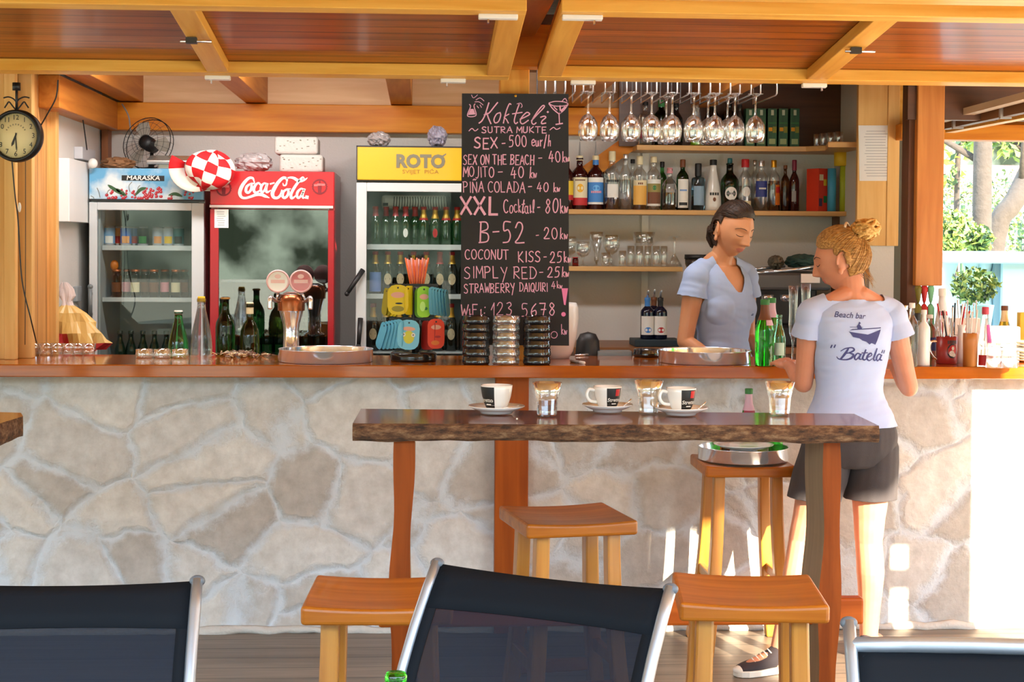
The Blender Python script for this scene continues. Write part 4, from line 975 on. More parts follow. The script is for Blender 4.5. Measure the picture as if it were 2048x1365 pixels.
def crumple(g, c, r, seed, n=14, amp=.3, m=0, mfn=None):
    from mathutils import noise as N_
    c = Vector(c); vs = []; fs = []; R_ = n*2
    for i in range(n+1):
        for j in range(R_):
            th, ph = PI*i/n, 2*PI*j/R_; d = Vector((math.sin(th)*math.cos(ph), math.sin(th)*math.sin(ph), math.cos(th)))
            k = 1+amp*(1-2*abs(N_.noise(d*2.3+Vector((seed, 0, 0)))))+amp*.5*N_.noise(d*6+Vector((seed, 3, 0)))
            vs.append(c+Vector((d.x*r[0]*k, d.y*r[1]*k, d.z*r[2]*k)))
    for i in range(n):
        for j in range(R_): fs.append((i*R_+j, (i+1)*R_+j, (i+1)*R_+(j+1) % R_, i*R_+(j+1) % R_))
    if mfn is None: g.add(vs, fs, m, False)
    else:
        o = len(g.v); g.v += [tuple(v) for v in vs]
        for f in fs:
            cc = sum((vs[i] for i in f), Vector())/4; g.f.append(tuple(i+o for i in f)); g.m.append(mfn(cc)); g.sm.append(False)
g = MB(); crumple(g, (XX(1608, 7.95), 7.95, zt_+.05), (.075, .12, .032), 3); one('bar_towel', g, mat('teal_cloth', srgb(60,90,84), .9, var=.4, vscale=30), 'crumpled grey green towel on top of the espresso machine', 'towel', (XX(1608, 7.95), 7.95, zt_))
g = MB(); crumple(g, (XX(1552, 8.0), 8.0, zt_+.045), (.03, .08, .03), 9); one('bar_towel', g, mat('black_white_cloth', srgb(120,112,96), .9, var=.8, vscale=40), 'black and cream cloth lump on the espresso machine, left of the towel', 'towel', (XX(1574, 8.0), 8.0, zt_))
# tall hurricane glasses between the bottles and the waitress
for i, (px, top) in enumerate(((1588, 572), (1613, 568))):
    Y = 6.975; hh = ZZ(top, Y, px)-1.02
    o = goblet('tall_cocktail_glass', ['tall clear cocktail glass behind the green beer bottles', 'tall clear cocktail glass hidden partly by the waitress, left of her chin'][i], 'glass', .0205, hh, hh*.62, GL_SOLID, foot=.022, inv=False, shape=[(.3, 0), (.8, .12), (.95, .3), (.85, .5), (.95, .8), (1.05, 1)], group='tall cocktail glasses')
    o.location = mk(px, Y, 1.0205)
# ================================================================ drinks fridges and what stands on and beside them
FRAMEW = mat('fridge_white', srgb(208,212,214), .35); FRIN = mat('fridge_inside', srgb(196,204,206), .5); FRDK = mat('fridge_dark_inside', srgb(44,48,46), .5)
DOORGL = thin('door_glass', (.94, .97, .965), .015); DOORGL2 = thin('dark_door_glass', (.66, .70, .70), .085)
GREYM = mat('fridge_grey', srgb(120,118,114), .5)
def pxbox(g, x0, x1, yt, yb_, Y, dep, m=0, grow=0.0):
    "box whose front face at depth Y fills a picture rectangle"
    a, b_ = P(x0, (yt+yb_)/2, Y), P(x1, (yt+yb_)/2, Y); xm = (x0+x1)/2
    g.bb(a.x-grow, b_.x+grow, Y, Y+dep, P(xm, yb_, Y).z, P(xm, yt, Y).z, m)
def fridge(label, px0, px1, head, door, glassr, Y, dep, cm, fm, hm, inm, shelves, dg, z0=.0705):
    """px0..px1 cabinet sides; head=(top,bottom) of the sign, door=top of the door, glassr=(x0,x1,top,bottom) of the pane"""
    xa, xb_ = XX(px0, Y), XX(px1, Y); xm = (px0+px1)/2; zt = ZZ(head[0], Y, xm); zh = ZZ(head[1], Y, xm); zd = ZZ(door, Y, xm)
    t = thing('drinks_fridge', label, 'fridge', ((xa+xb_)/2, Y+dep/2, z0), 'glass door drinks fridges')
    gx0, gx1 = XX(glassr[0], Y), XX(glassr[1], Y); gz1 = ZZ(glassr[2], Y, xm); gz0 = .25
    g = MB(); w = .03; yf = Y+.045
    g.bb(xa, xa+w, yf, Y+dep, z0, zt); g.bb(xb_-w, xb_, yf, Y+dep, z0, zt); g.bb(xa+w, xb_-w, Y+dep-w, Y+dep, z0, zt)
    g.bb(xa+w, xb_-w, yf, Y+dep-w, zt-.03, zt); g.bb(xa+w, xb_-w, yf, Y+dep-w, zd-.004, zd+.02); g.bb(xa+w, xb_-w, yf, Y+dep-w, z0, .24)
    g.build('cabinet', cm, t)
    g = MB(); k = .004; e = .03
    g.bb(xa+e+k, xa+e+.012, yf+.01, Y+dep-w-k, .245, zd-.006); g.bb(xb_-e-.012, xb_-e-k, yf+.01, Y+dep-w-k, .245, zd-.006); g.bb(xa+e+.012, xb_-e-.012, Y+dep-w-.014, Y+dep-w-k, .245, zd-.006); g.bb(xa+e+.012, xb_-e-.012, yf+.01, Y+dep-w-.014, zd-.018, zd-.006)
    g.build('lining', inm, t)
    g = MB(); g.bb(xa, xb_, Y, yf, zh, zt); hd = g.build('sign_panel', hm, t, bev=.004)
    g = MB(); g.bb(xa, gx0, Y, Y+.04, .2, zd-.008); g.bb(gx1, xb_, Y, Y+.04, .2, zd-.008); g.bb(gx0, gx1, Y, Y+.04, gz1, zd-.008); g.bb(gx0, gx1, Y, Y+.04, .2, .3)
    dr = g.build('door_frame', fm, t, bev=.003)
    g = MB(); g.bb(gx0-.004, gx1+.004, Y+.012, Y+.016, .296, gz1+.004); g.build('door_pane', dg, dr)
    sz = []
    for (yt_, yb2) in shelves:
        z1 = ZZ(yt_, Y+.09, xm); z2 = ZZ(yb2, Y+.09, xm); g = MB(); g.bb(xa+.045, xb_-.045, Y+.09, Y+dep-.05, z1-.006, z1); g.bb(xa+.045, xb_-.045, Y+.085, Y+.092, z2, z1+.004); g.build('wire_shelf', FRAMEW, t); sz.append(z1)
    return t, hd, dr, sz
# ---- cherry fridge, left
Y1 = 7.66
m, n, l, b = _new('cherry_sign_sky'); SKYP = m; setp(b, (1,1,1), .3)
tcn = n.new('ShaderNodeTexCoord'); t_ = n.new('ShaderNodeTexNoise'); t_.inputs['Scale'].default_value = 9; t_.inputs['Detail'].default_value = 6; l.new(tcn.outputs['Object'], t_.inputs['Vector'])
r_ = n.new('ShaderNodeValToRGB'); e = r_.color_ramp.elements; e[0].position = .42; e[0].color = (*srgb(104,172,214), 1); e[1].position = .64; e[1].color = (*srgb(222,232,236), 1); l.new(t_.outputs[0], r_.inputs[0]); l.new(r_.outputs[0], b.inputs['Base Color'])
f1, h1, d1, s1 = fridge('white framed drinks fridge with a blue sky and cherries sign', 178, 408, (337, 400), 402, (194, 383, 421, 705), Y1, .6, FRAMEW, FRAMEW, SKYP, FRIN, [(493, 501), (597, 604)], DOORGL)
def F1(px, py): return P(px, py, Y1-.002)
g = MB()
ribbon(g, [(247, 356), (325, 357)], 10.5, F1, 0, False); g.build('sign_band', BLK, h1)
g = MB(); c = P(286, 356.5, Y1-.003); flat_text(g, 'MARASKA', .030, face_front(*c), 0, offset=.0006, shear=.15, sx=1.16); g.build('sign_lettering', WHT, h1)
mc = [paint('cherry', (176, 20, 40)), paint('leaf', (52, 92, 52)), paint('stem', (90, 80, 50)), paint('pale_pink', (232, 190, 196))]
g = MB(); rnd = random.Random(5)
def blob(x, y, r, m): 
    n_ = 12; g.add([F1(x, y)+Vector((0, -.0004*m, 0))]+[P(x+r*math.cos(2*PI*i/n_), y+r*math.sin(2*PI*i/n_), Y1-.0022) for i in range(n_)], [(0, 1+(i+1) % n_, 1+i) for i in range(n_)], m)
for (cx, cy, w, n_) in ((223, 392, 10, 9), (257, 389, 14, 14), (305, 386, 18, 30), (285, 395, 12, 10), (380, 394, 14, 8), (345, 396, 10, 4)):
    for _ in range(n_):
        x, y = cx+rnd.uniform(-w, w), min(397, cy+rnd.uniform(-10, 8)); blob(x, y, rnd.uniform(2.2, 3.4), 0); blob(x-.8, y-1, .7, 3)
for p_ in ([(230, 377), (240, 383), (252, 391)], [(216, 370), (226, 377), (248, 391)], [(270, 392), (280, 380), (292, 376)], [(337, 391), (350, 388), (364, 393)]): ribbon(g, p_, [1, 6, 7, 2], lambda x, y: P(x, y, Y1-.0024), 1)
for p_ in ([(200, 395), (198, 385), (194, 376)], [(260, 384), (258, 372), (264, 364)], [(276, 386), (276, 376), (280, 371)], [(214, 388), (217, 381), (220, 380)], [(182, 392), (186, 394), (188, 397)]): ribbon(g, p_, 1.0, lambda x, y: P(x, y, Y1-.0024), 2)
g.build('sign_picture', mc, h1)
g = MB(); pxbox(g, 178, 408, 399, 402.5, Y1-.004, .02); g.build('black_trim', BLK, h1)
g = MB(); a = XX(183, Y1); g.tube([(a, Y1-.03, ZZ(640, Y1)), (a, Y1-.03, ZZ(580, Y1))], .010, 8); g.bb(a-.006, a+.006, Y1-.03, Y1, ZZ(632, Y1)-.006, ZZ(632, Y1)+.006); g.bb(a-.006, a+.006, Y1-.03, Y1, ZZ(592, Y1)-.006, ZZ(592, Y1)+.006); g.sphere((a, Y1-.03, ZZ(578, Y1)), .013, 8); g.build('door_handle', mat('grey_handle', srgb(110,116,118), .4), d1)
# cans and jars
def can(lab, px, Y, z, m1, m2, h=.096, r=.0265, grp='drink cans in the cherry fridge'):
    t = thing('drink_can', lab, 'can', mk(px, Y, z), grp); c0 = mk(px, Y, z+.0005)
    g = MB(); g.lathe([(0, 0), (r*.85, 0), (r, .006), (r, h*.94), (r*.82, h), (0, h)], c0, 18); g.build('can_body', SILV, t)
    g = MB(); patch(g, r+.0006, .012, h*.9, -100, 100, 0, c0, 16); patch(g, r+.0012, .014, h*.5, -35, 45, 1, c0, 8); g.build('can_print', [m1, m2], t); return t
CB1 = paint('can_blue', (120, 168, 206)); CBL = paint('can_deepblue', (46, 98, 176)); CPE = paint('can_peach', (226, 150, 80)); CGY = paint('can_grey', (160, 172, 186))
for i, (px, m1, m2, lab) in enumerate(((219, CB1, WHT, 'light blue can at the left end of the top shelf in the cherry fridge'), (235, CPE, REDP, 'orange printed can beside the light blue one in the cherry fridge'), (252, CBL, CPE, 'deep blue can, left of a pair, in the cherry fridge'), (268, CBL, REDP, 'deep blue can, right of a pair, in the cherry fridge'), (286, BLK, GRN, 'dark can in the gap of the top row in the cherry fridge'), (316, CGY, CPE, 'grey can with a peach picture, left of two, in the cherry fridge'), (337, CGY, YEL, 'grey can with a yellow picture, right of two, in the cherry fridge'), (357, TEAL, BLK, 'dark can at the right end of the top row in the cherry fridge'))):
    can(lab, px, Y1+.16+(.05 if i in (1, 3) else 0), s1[0], m1, m2)
CU = mat('copper_lid', srgb(168, 92, 50), .35, .6); ICE = glass('iced_tea', srgb(120, 70, 34))
for i, px in enumerate((233, 253, 271, 290, 308, 330, 352, 368)):
    t = bottle('juice_bottle', 'brown juice bottle with copper lid, %s in the middle row of the cherry fridge' % ['leftmost', 'second', 'third', 'fourth', 'fifth', 'sixth', 'seventh', 'rightmost'][i], 'bottle', 'jar', .024, .135, ICE, cap=CU, group='juice bottles in the cherry fridge', labels=[(.2, .55, -60, 60, [BRN, PINK, CREAM, BRN][i % 4])], n=16)
    t.location = mk(px, Y1+.17+.05*(i % 2), s1[1]+.0005)
g = MB(); g.sphere((0, 0, .02), (.02, .02, .026), 8); one('orange', g, ORG, 'single orange lying on top of the juice bottles at left in the cherry fridge', 'fruit').location = mk(229, Y1+.16, s1[1]+.1365)
z_lo = ZZ(712, Y1+.2, 290)-.08
g = MB(); xm_ = XX(290, Y1); g.bb(xm_-.22, xm_+.22, Y1+.09, Y1+.5, z_lo-.008, z_lo); g.build('wire_shelf', FRAMEW, f1)
for i, px in enumerate((240, 262, 286, 309, 333, 356)):
    t = bottle('beer_bottle', 'dark green bottle, %s in the bottom row of the cherry fridge' % ['leftmost', 'second', 'third', 'fourth', 'fifth', 'rightmost'][i], 'bottle', 'beer', .0265, .2, mat('deep_green_bottle', srgb(14,40,24), .06, spec=.8), cap=mat('dark_cap', srgb(50,60,50), .4), group='dark bottles in the cherry fridge', n=16, labels=[(.15, .4, -50, 50, [TEAL, GRN][i % 2])])
    t.location = mk(px, Y1+.18, z_lo+.0005)
# ---- red fridge, middle
Y2 = 7.62
REDF = mat('fridge_red', srgb(206, 20, 34), .28, coat=.3); REDD = mat('fridge_darkred', srgb(170, 14, 30), .3)
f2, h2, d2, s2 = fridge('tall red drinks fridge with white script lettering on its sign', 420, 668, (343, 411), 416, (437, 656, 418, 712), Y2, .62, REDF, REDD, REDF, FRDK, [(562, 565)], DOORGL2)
LX = lambda zx: 400+zx/5.933
LY = lambda zy: 330+zy/5.933
def F2(zx, zy): return P(LX(zx), LY(zy), Y2-.0035)
g = MB(); k = 5.933
Lw = [
 ([(640,190),(625,158),(580,158),(530,205),(492,265),(472,330),(490,380),(535,394),(600,378),(665,355),(725,352),(775,372),(825,393)], [12,20,24,30,34,34,26,22,22,26,30,26,3]),
 ([(640,190),(645,215),(628,225),(615,212)], [12,12,10,6]),
 ([(598,225),(555,258),(545,310),(572,330),(605,295),(612,245),(598,225),(640,218)], [16,24,26,22,24,22,16,8]),
 ([(715,232),(690,215),(655,245),(638,295),(655,328),(690,318),(722,290)], [18,16,24,26,22,16,8]),
 ([(790,232),(765,218),(730,250),(722,300),(742,325),(770,290),(795,225)], [14,16,24,24,20,18,20]),
 ([(800,225),(785,280),(790,322),(815,318),(840,300)], [20,22,22,16,6]),
 ([(836,226),(880,214)], [16,12]),
 ([(1030,205),(1028,165),(985,155),(930,205),(885,275),(860,335),(872,382),(915,392),(955,360),(972,300)], [14,22,26,30,34,34,28,24,24,12]),
 ([(1030,205),(1018,240),(992,243),(984,218)], [14,14,12,6]),
 ([(1030,158),(1075,150),(1120,160),(1160,185),(1205,190),(1250,172),(1275,152)], [10,18,26,28,24,16,3]),
 ([(1030,290),(990,320),(980,370),(1005,392),(1040,360),(1050,310),(1030,290),(1075,285)], [16,24,26,22,24,22,16,8]),
 ([(1235,160),(1215,150),(1165,205),(1110,285),(1080,350),(1085,392),(1110,388),(1140,360)], [10,18,24,26,26,26,18,8]),
 ([(1230,295),(1200,282),(1160,320),(1150,370),(1172,392),(1205,355),(1235,290)], [14,16,24,24,20,18,20]),
 ([(1240,290),(1218,350),(1222,390),(1250,385)], [20,22,20,8]),
 ([(1262,383),(1275,385)], [30,30])]
for pts, ws in Lw: ribbon(g, pts, [w*1.3 for w in ws], F2, 0, True, 8)
g.build('sign_script', WHT, h2)
BDG = paint('badge_dark', (130, 20, 34)); g = MB()
for (cx, cy) in ((281, 278), (1420, 258)):
    n_ = 40; 
    def ringpt(r): return [P(LX(cx+r*(1+.06*math.cos(20*2*PI*i/n_*1.0))*math.cos(2*PI*i/n_)), LY(cy+r*(1+.0)*math.sin(2*PI*i/n_)), Y2-.003) for i in range(n_)]
    A = ringpt(92); B_ = ringpt(74); g.add(A+B_, [(i, (i+1) % n_, n_+(i+1) % n_, n_+i) for i in range(n_)], 0)
    bt = [(0, -95), (10, -60), (12, -20), (24, 10), (20, 60), (24, 90), (-24, 90), (-20, 60), (-24, 10), (-12, -20), (-10, -60)]
    g.add([P(LX(cx+x), LY(cy+y), Y2-.0034) for x, y in bt], [tuple(range(len(bt)))], 0)
    for (dx, dy, w) in ((-60, -8, 26), (-20, -16, 30), (24, -14, 30)): ribbon(g, [(cx+dx, cy+dy-8), (cx+dx+w, cy+dy-8)], 26, lambda x, y: P(LX(x), LY(y), Y2-.0038), 1, False)
g.build('sign_badge', [BDG, paint('badge_pink', (226, 110, 110))], h2)
g = MB(); pxbox(g, 419, 666, 411, 416, Y2-.012, .03); g.build('chrome_strip', mat('pinkish_strip', srgb(232,214,210), .3), h2)
g = MB(); pxbox(g, 429, 457, 419, 456, Y2-.002, .002); nt = g.build('door_sticker', WHT, d2)
g = MB(); rnd = random.Random(3)
for i in range(7): ribbon(g, [(433+rnd.uniform(0, 3), 424+i*4.4), (451-rnd.uniform(0, 5), 424+i*4.4)], 1.1, lambda x, y: P(x, y, Y2-.0028), 0, False)
g.build('sticker_print', GRYP, nt)
xs = [465, 490, 513, 535, 561, 587, 613, 638]
zlow = ZZ(712, Y2+.2, 540)-.05
g = MB(); xm_ = XX(545, Y2); g.bb(xm_-.25, xm_+.25, Y2+.09, Y2+.5, zlow-.008, zlow); g.build('wire_shelf', mat('dark_wire', srgb(60,64,62), .4), f2)
for i, px in enumerate(xs):
    t = bottle('beer_bottle', 'dim green bottle behind the red fridge door, %s of the low row' % ['leftmost', 'second', 'third', 'fourth', 'fifth', 'sixth', 'seventh', 'rightmost'][i], 'bottle', 'beer', .029, .235, MATS['deep_green_bottle'], cap=MATS['dark_cap'], group='bottles in the red fridge', n=16, labels=[(.2, .45, -50, 50, GRN)])
    t.location = mk(px, Y2+.2, zlow+.0005)
# ---- yellow fridge, right
Y3 = 7.66
YELF = mat('fridge_yellow', srgb(232, 178, 30), .3, coat=.3)
f3, h3, d3, s3 = fridge('white framed drinks fridge with a yellow sign, half behind the chalkboard', 712, 962, (293, 361), 363, (733, 944, 384, 703), Y3, .6, mat('fridge_body_black', srgb(40,40,42), .4), FRAMEW, YELF, FRIN, [(491, 500), (590, 598)], DOORGL)
def F3(px, py): return P(px, py, Y3-.002)
g = MB(); c = P(841, 324, Y3-.003); flat_text(g, 'ROTO', .084, face_front(*c), 0, offset=.004, sx=.98)
ribbon(g, [(884, 314), (892, 308)], [5, 1.5], F3, 0, False)
g.build('sign_lettering', paint('sign_grey', (124, 118, 96)), h3)
g = MB(); c = P(841, 344, Y3-.003); flat_text(g, 'SVIJET  PIĆA', .026, face_front(*c), 0, sx=1.25); g.build('sign_lettering', paint('sign_ochre', (176, 132, 40)), h3)
g = MB(); a = P(717, 325, Y3-.004); g.bb(XX(712, Y3), XX(962, Y3), Y3-.003, Y3+.02, ZZ(295, Y3, 840), ZZ(292.5, Y3, 840)); g.bb(XX(712, Y3), XX(714, Y3), Y3-.003, Y3+.02, ZZ(361, Y3, 840), ZZ(293, Y3, 840)); g.build('black_trim', BLK, h3)
for (p0, p1) in (((726, 540), (694, 588)), ((721, 637), (717, 692))):
    g = MB(); a, b_ = P(*p0, Y3-.012), P(*p1, Y3-.05); g.tube([a, b_], [.013, .010], 10); g.sphere(b_, (.012, .01, .012), 8); g.build('door_handle', BLK, d3)
g = MB(); pxbox(g, 762, 895, 390, 420, Y3+.28, .15); g.build('fan_housing', WHT, f3, bev=.02)
g = MB()
for i in range(22):
    x = 790+i*5.1; k = (i-10.5)*.55; ribbon(g, [(x+k*.2, 394), (x+k*.6+(1.5 if i < 11 else -1.5), 404), (x+k*.5-(0 if i < 11 else 0), 417)], 1.6, lambda x, y: P(x, y, Y3+.278), 0)
ribbon(g, [(768, 409), (774, 409)], 6, lambda x, y: P(x, y, Y3+.278), 0)
g.build('vent_slots', BLK, f3)
BGR = mat('green_beer_bottle', srgb(30, 74, 34), .05, spec=.9, trans=.35)
RF = paint('red_foil', (190, 60, 70), .35); GF = mat('gold_neck_foil', srgb(206, 160, 60), .35, .5); OV = paint('beige_oval', (206, 186, 150))
YB_ = Y3+.17
h_ = ZZ(414, YB_, 830)-s3[0]
ordn = ['first', 'second', 'third', 'fourth', 'fifth', 'sixth', 'seventh', 'eighth', 'ninth', 'tenth']
for i, px in enumerate((751, 772, 791, 811, 830, 847, 870, 892, 914)):
    rd = i < 5
    t = bottle('beer_bottle', '%s beer bottle in the top row of the yellow fridge, %s neck foil' % (ordn[i], 'red' if rd else 'gold'), 'bottle', 'beer', .0285, h_-.002, BGR, cap=REDP, neck=(.70 if not rd else .76, .94, RF if rd else GF), group='beer bottles in the yellow fridge', n=16, labels=[('oval', .32, .012, .022, [REDP, WHT][i % 2])] if i in (3, 6) else [(.66, .72, -90, 90, REDP)] if not rd else [])
    t.location = mk(px, YB_+(.03 if i in (1, 4) else 0), s3[0]+.0008)
h_ = ZZ(504, YB_, 830)-s3[1]
for i, px in enumerate((751, 776, 801, 827, 853, 880, 904, 930)):
    t = bottle('beer_bottle', '%s beer bottle in the middle row of the yellow fridge%s' % (ordn[i], ', blue label' if i == 0 else ', red foil' if i == 5 else ''), 'bottle', 'beer', .029, h_-.002, mat('black_beer_bottle', srgb(24,26,18), .06, spec=.8), cap=REDP, neck=(.72, .94, REDP if i == 5 else GF), group='beer bottles in the yellow fridge', n=16, labels=[(.06, .52, -70, 70, mat('paint_cornflower', srgb(110,140,210), .5))] if i == 0 else [('oval', .36, .019, .028, OV)])
    t.location = mk(px, YB_, s3[1]+.0008)
zl3 = ZZ(702, YB_, 830); h_ = ZZ(608, YB_, 830)-zl3
g = MB(); xm_ = XX(837, Y3); g.bb(xm_-.245, xm_+.245, Y3+.09, Y3+.5, zl3-.008, zl3); g.build('wire_shelf', FRAMEW, f3)
for i, px in enumerate((747, 773, 799, 825, 851, 877, 903, 930)):
    t = bottle('beer_bottle', '%s beer bottle in the bottom row of the yellow fridge' % ordn[i], 'bottle', 'beer', .029, h_-.002, MATS['black_beer_bottle'], cap=REDP, neck=(.72, .94, GF), group='beer bottles in the yellow fridge', n=16, labels=[('oval', .36, .019, .028, OV)])
    t.location = mk(px, YB_, zl3+.0008)
# ---- on top of the fridges
zt1 = ZZ(337, Y1, 293); zt2 = ZZ(343, Y2, 545); zt3 = ZZ(293, Y3, 837)
t = thing('desk_fan', 'round wire desk fan standing on the cherry fridge', 'fan', (XX(300, 7.95), 7.95, zt1))
cx, cz = XX(301, 7.95), ZZ(290, 7.95, 300); ry = .13; Rf = Matrix.Translation((cx, 7.93, cz)) @ Matrix.Rotation(-.35, 4, 'Z') @ Matrix.Rotation(PI/2-.25, 4, 'X')
g = MB()
for (r, z) in ((.128, 0), (.128, .03), (.1, .045), (.07, .05), (.035, .052)): g.tube([Rf @ Vector((r*math.cos(a), r*math.sin(a), z)) for a in np.linspace(0, 2*PI, 33)], .0022 if r > .12 else .0008, 6)
for i in range(24):
    a = 2*PI*i/24; g.tube([Rf @ Vector((r*math.cos(a), r*math.sin(a), z)) for r, z in ((.03, .052), (.07, .05), (.1, .045), (.128, .03), (.128, 0))], .0007, 4)
g.build('wire_cage', BLK, t)
g = MB(); g.lathe([(0, -.05), (.03, -.045), (.036, 0), (.034, .05), (0, .056)], (0, 0, 0), 16, 0, Rf); g.build('motor_hub', BLK, t)
for i in range(3):
    g = MB(); a0 = i*2*PI/3; pts = [(.03, -.25), (.075, -.5), (.115, -.38), (.12, 0), (.1, .3), (.05, .3)]
    g.add([Rf @ Vector((r*math.cos(a0+a), r*math.sin(a0+a), .02+.02*a)) for r, a in pts], [tuple(range(6))]); g.build('blade', mat('smoke_blade', srgb(150,146,136), .4), t, solid=.002)
g = MB(); bx = cx; g.lathe([(0, 0), (.06, 0), (.06, .012), (.015, .02), (.012, .06), (0, .06)], (bx, 7.97, zt1+.0005), 16); g.tube([(bx, 7.97, zt1+.05), (bx, 8.0, cz-.02), (bx, 7.96, cz)], .009, 8); g.build('stand', BLK, t)
g = MB(); a, b_ = XX(296, 7.75), XX(395, 7.75); g.box(((a+b_)/2, 7.75, zt1+.045), (b_-a, .12, .022), (.25, 0, 0)); g.bb(a+.05, b_-.06, 7.72, 7.78, zt1+.001, zt1+.04); one('silver_tray_box', g, mat('dull_silver', srgb(176,172,164), .25, .6), 'flat silver box tilted on the cherry fridge under the fan', 'box', ((a+b_)/2, 7.8, zt1), bev=.006)
g = MB(); crumple(g, (XX(236, 7.8), 7.8, zt1+.028), (.07, .05, .026), 21); one('paper_scraps', g, mat('brown_paper', srgb(140,100,66), .8, var=.4), 'crumpled brown paper left of the desk fan on the cherry fridge', 'paper', (XX(236, 7.8), 7.8, zt1))
g = MB(); c = P(186, 327, 7.62); g.sphere(c, (.022, .02, .024), 10); one('white_ball', g, WHT, 'small white ball on the corner of the cherry fridge by the wall', 'ball', c.to_tuple())
# checkered hat
REDC = mat('red_cloth', srgb(204, 14, 24), .8); WHC = mat('white_cloth', srgb(240, 232, 222), .8)
t = thing('checkered_hat', 'red and white checkered cloth hat draped over the fridge tops', 'hat', tuple(P(415, 342, 7.55)))
c = P(420, 341, 7.515); g = MB(); n1, n2 = 44, 22; Rh = Matrix.Rotation(.35, 3, 'Y')
vs = []
for j in range(n2+1):
    for i in range(n1+1):
        th, ph = PI*j/n2, 2*PI*i/n1; d = Vector((math.sin(th)*math.cos(ph), math.sin(th)*math.sin(ph), math.cos(th)))
        k = 1+.10*math.sin(3*ph+2*th)+.05*math.sin(7*ph); vs.append(c+Rh @ Vector((d.x*.112*k, d.y*.085*k, d.z*.088*k)))
fs = []; ms = []
for j in range(n2):
    for i in range(n1):
        fs.append((j*(n1+1)+i, (j+1)*(n1+1)+i, (j+1)*(n1+1)+i+1, j*(n1+1)+i+1)); ms.append(((i//4)+(j//4)) % 2)
o_ = len(g.v); g.v += [tuple(v) for v in vs]; g.f += [tuple(i+o_ for i in f) for f in fs]; g.m += ms; g.sm += [True]*len(fs)
g.build('crown_cloth', [REDC, WHC], t)
g = MB(); vs = []; fs = []
for i in range(15):
    a = math.radians(150+i*11)
    for (k, ) in ((.42,), (1,)):
        q = P(382+62*k*math.cos(a)*.85+8, 341-58*k*math.sin(a)*.85-6, 7.56-.05*k); vs.append(q)
for i in range(14): fs.append((2*i, 2*i+1, 2*i+3, 2*i+2))
o_ = len(g.v); g.v += [tuple(v) for v in vs]; g.f += fs; g.m += [0 if i < 3 or i > 11 else 1 for i in range(14)]; g.sm += [True]*14
g.build('brim', [REDC, WHC], t, solid=.006)
PLAS = thin('clear_plastic', (.93, .92, .93), .12, .25); PLW = mat('milky_plastic', srgb(214,204,204), .35, trans=.35)
def bag(px, py, w, h, Y, zb, lab, m_, seed):
    g = MB(); s = FPX/Y; c = (XX(px, Y), Y, zb+h/s/2+.001); crumple(g, c, (w/s/2*.82, .06, h/s/2*.74), seed, 16, .28); o = one('plastic_bag', g, m_, lab, 'bag', (c[0], Y, zb)); 
    lo = min(v.co.z for v in o.data.vertices); o.data.transform(Matrix.Translation((0, 0, -lo+.001))); return o
bag(507, 324, 76, 44, 7.80, zt2, 'crumpled milky plastic bag on the red fridge beside the checkered hat', PLW, 4)
bag(757, 280, 46, 36, 7.85, zt3, 'crumpled clear plastic bag at the left of the yellow fridge top', PLW, 7)
bag(873, 276, 40, 48, 7.82, zt3, 'lilac plastic bag standing upright on the yellow fridge', mat('lilac_plastic', srgb(196,190,214), .35, trans=.3), 13)
def pack(px0, px1, yt, yb_, Y, lab, zb):
    xa, xb_ = XX(px0, Y), XX(px1, Y); h = (yb_-yt)*Y/FPX; t = thing('napkin_pack', lab, 'napkins', ((xa+xb_)/2, Y+.09, zb), 'napkin packs on the red fridge')
    g = MB(); g.bb(xa, xb_, Y, Y+.19, zb+.0005, zb+h); g.build('wrapped_napkins', mat('napkin_white', srgb(196,194,188), .7, bump=.5, bscale=50), t, bev=.014, seg=3)
    g = MB(); rnd = random.Random(px0)
    for _ in range(16): x = rnd.uniform(xa+.01, xb_-.012); z = zb+rnd.uniform(.015, h-.015); g.bb(x, x+.008, Y-.0005, Y+.002, z, z+.004)
    g.build('print_specks', mat('speck_grey', srgb(130,126,110), .7), t); return zb+h
z_ = pack(558, 645, 305, 341, 7.72, 'lower of two white napkin packs stacked on the red fridge', zt2)
pack(548, 635, 270, 305, 7.72, 'upper of two white napkin packs stacked on the red fridge', z_+.0005)
# ---- left wall: fuse box, dark panel, sockets
def wallbox(px0, px1, yt, yb_, th, m_, lab, name, cat, bev=.003):
    x = XL; ya = None
    def Yof(px): # depth where the left wall plane is seen at pixel px
        d = ray(px, 490); return d.y*x/d.x
    y0, y1 = Yof(px0), Yof(px1); ym = (y0+y1)/2
    g = MB(); g.bb(x, x+th, y0, y1, P((px0+px1)/2, yb_, ym).z, P((px0+px1)/2, yt, ym).z); return one(name, g, m_, lab, cat, (x, ym, P((px0+px1)/2, yb_, ym).z), bev=bev)
wallbox(116, 165, 322, 445, .05, mat('fuse_white', srgb(238,238,236), .4), 'large white fuse box on the left plaster wall', 'fuse_box', 'fuse box')
wallbox(167, 177, 343, 428, .05, mat('dark_panel_glass', srgb(60,64,66), .2), 'narrow dark panel beside the fuse box', 'dark_panel', 'panel')
wallbox(148, 174, 297, 321, .04, mat('socket_grey', srgb(198,200,206), .5), 'pale grey junction box above the fuse box', 'junction_box', 'box')
wallbox(146, 155, 573, 603, .02, mat('socket_dkgrey', srgb(150,156,160), .5), 'grey wall socket low on the left wall above the snack bag', 'wall_socket', 'socket')
def cable(name, pts, r, lab, m_=None):
    g = MB(); q = spline([p for p in pts], 8); g.tube(q, r, 6); return one(name, g, m_ or BLK, lab, 'cable', tuple(pts[-1]))
cable('cable', [P(152, 180, 7.4), P(160, 205, 7.5), P(168, 255, 7.6), P(174, 300, 7.65)], .003, 'thin black cable running down the left wall to the junction box')
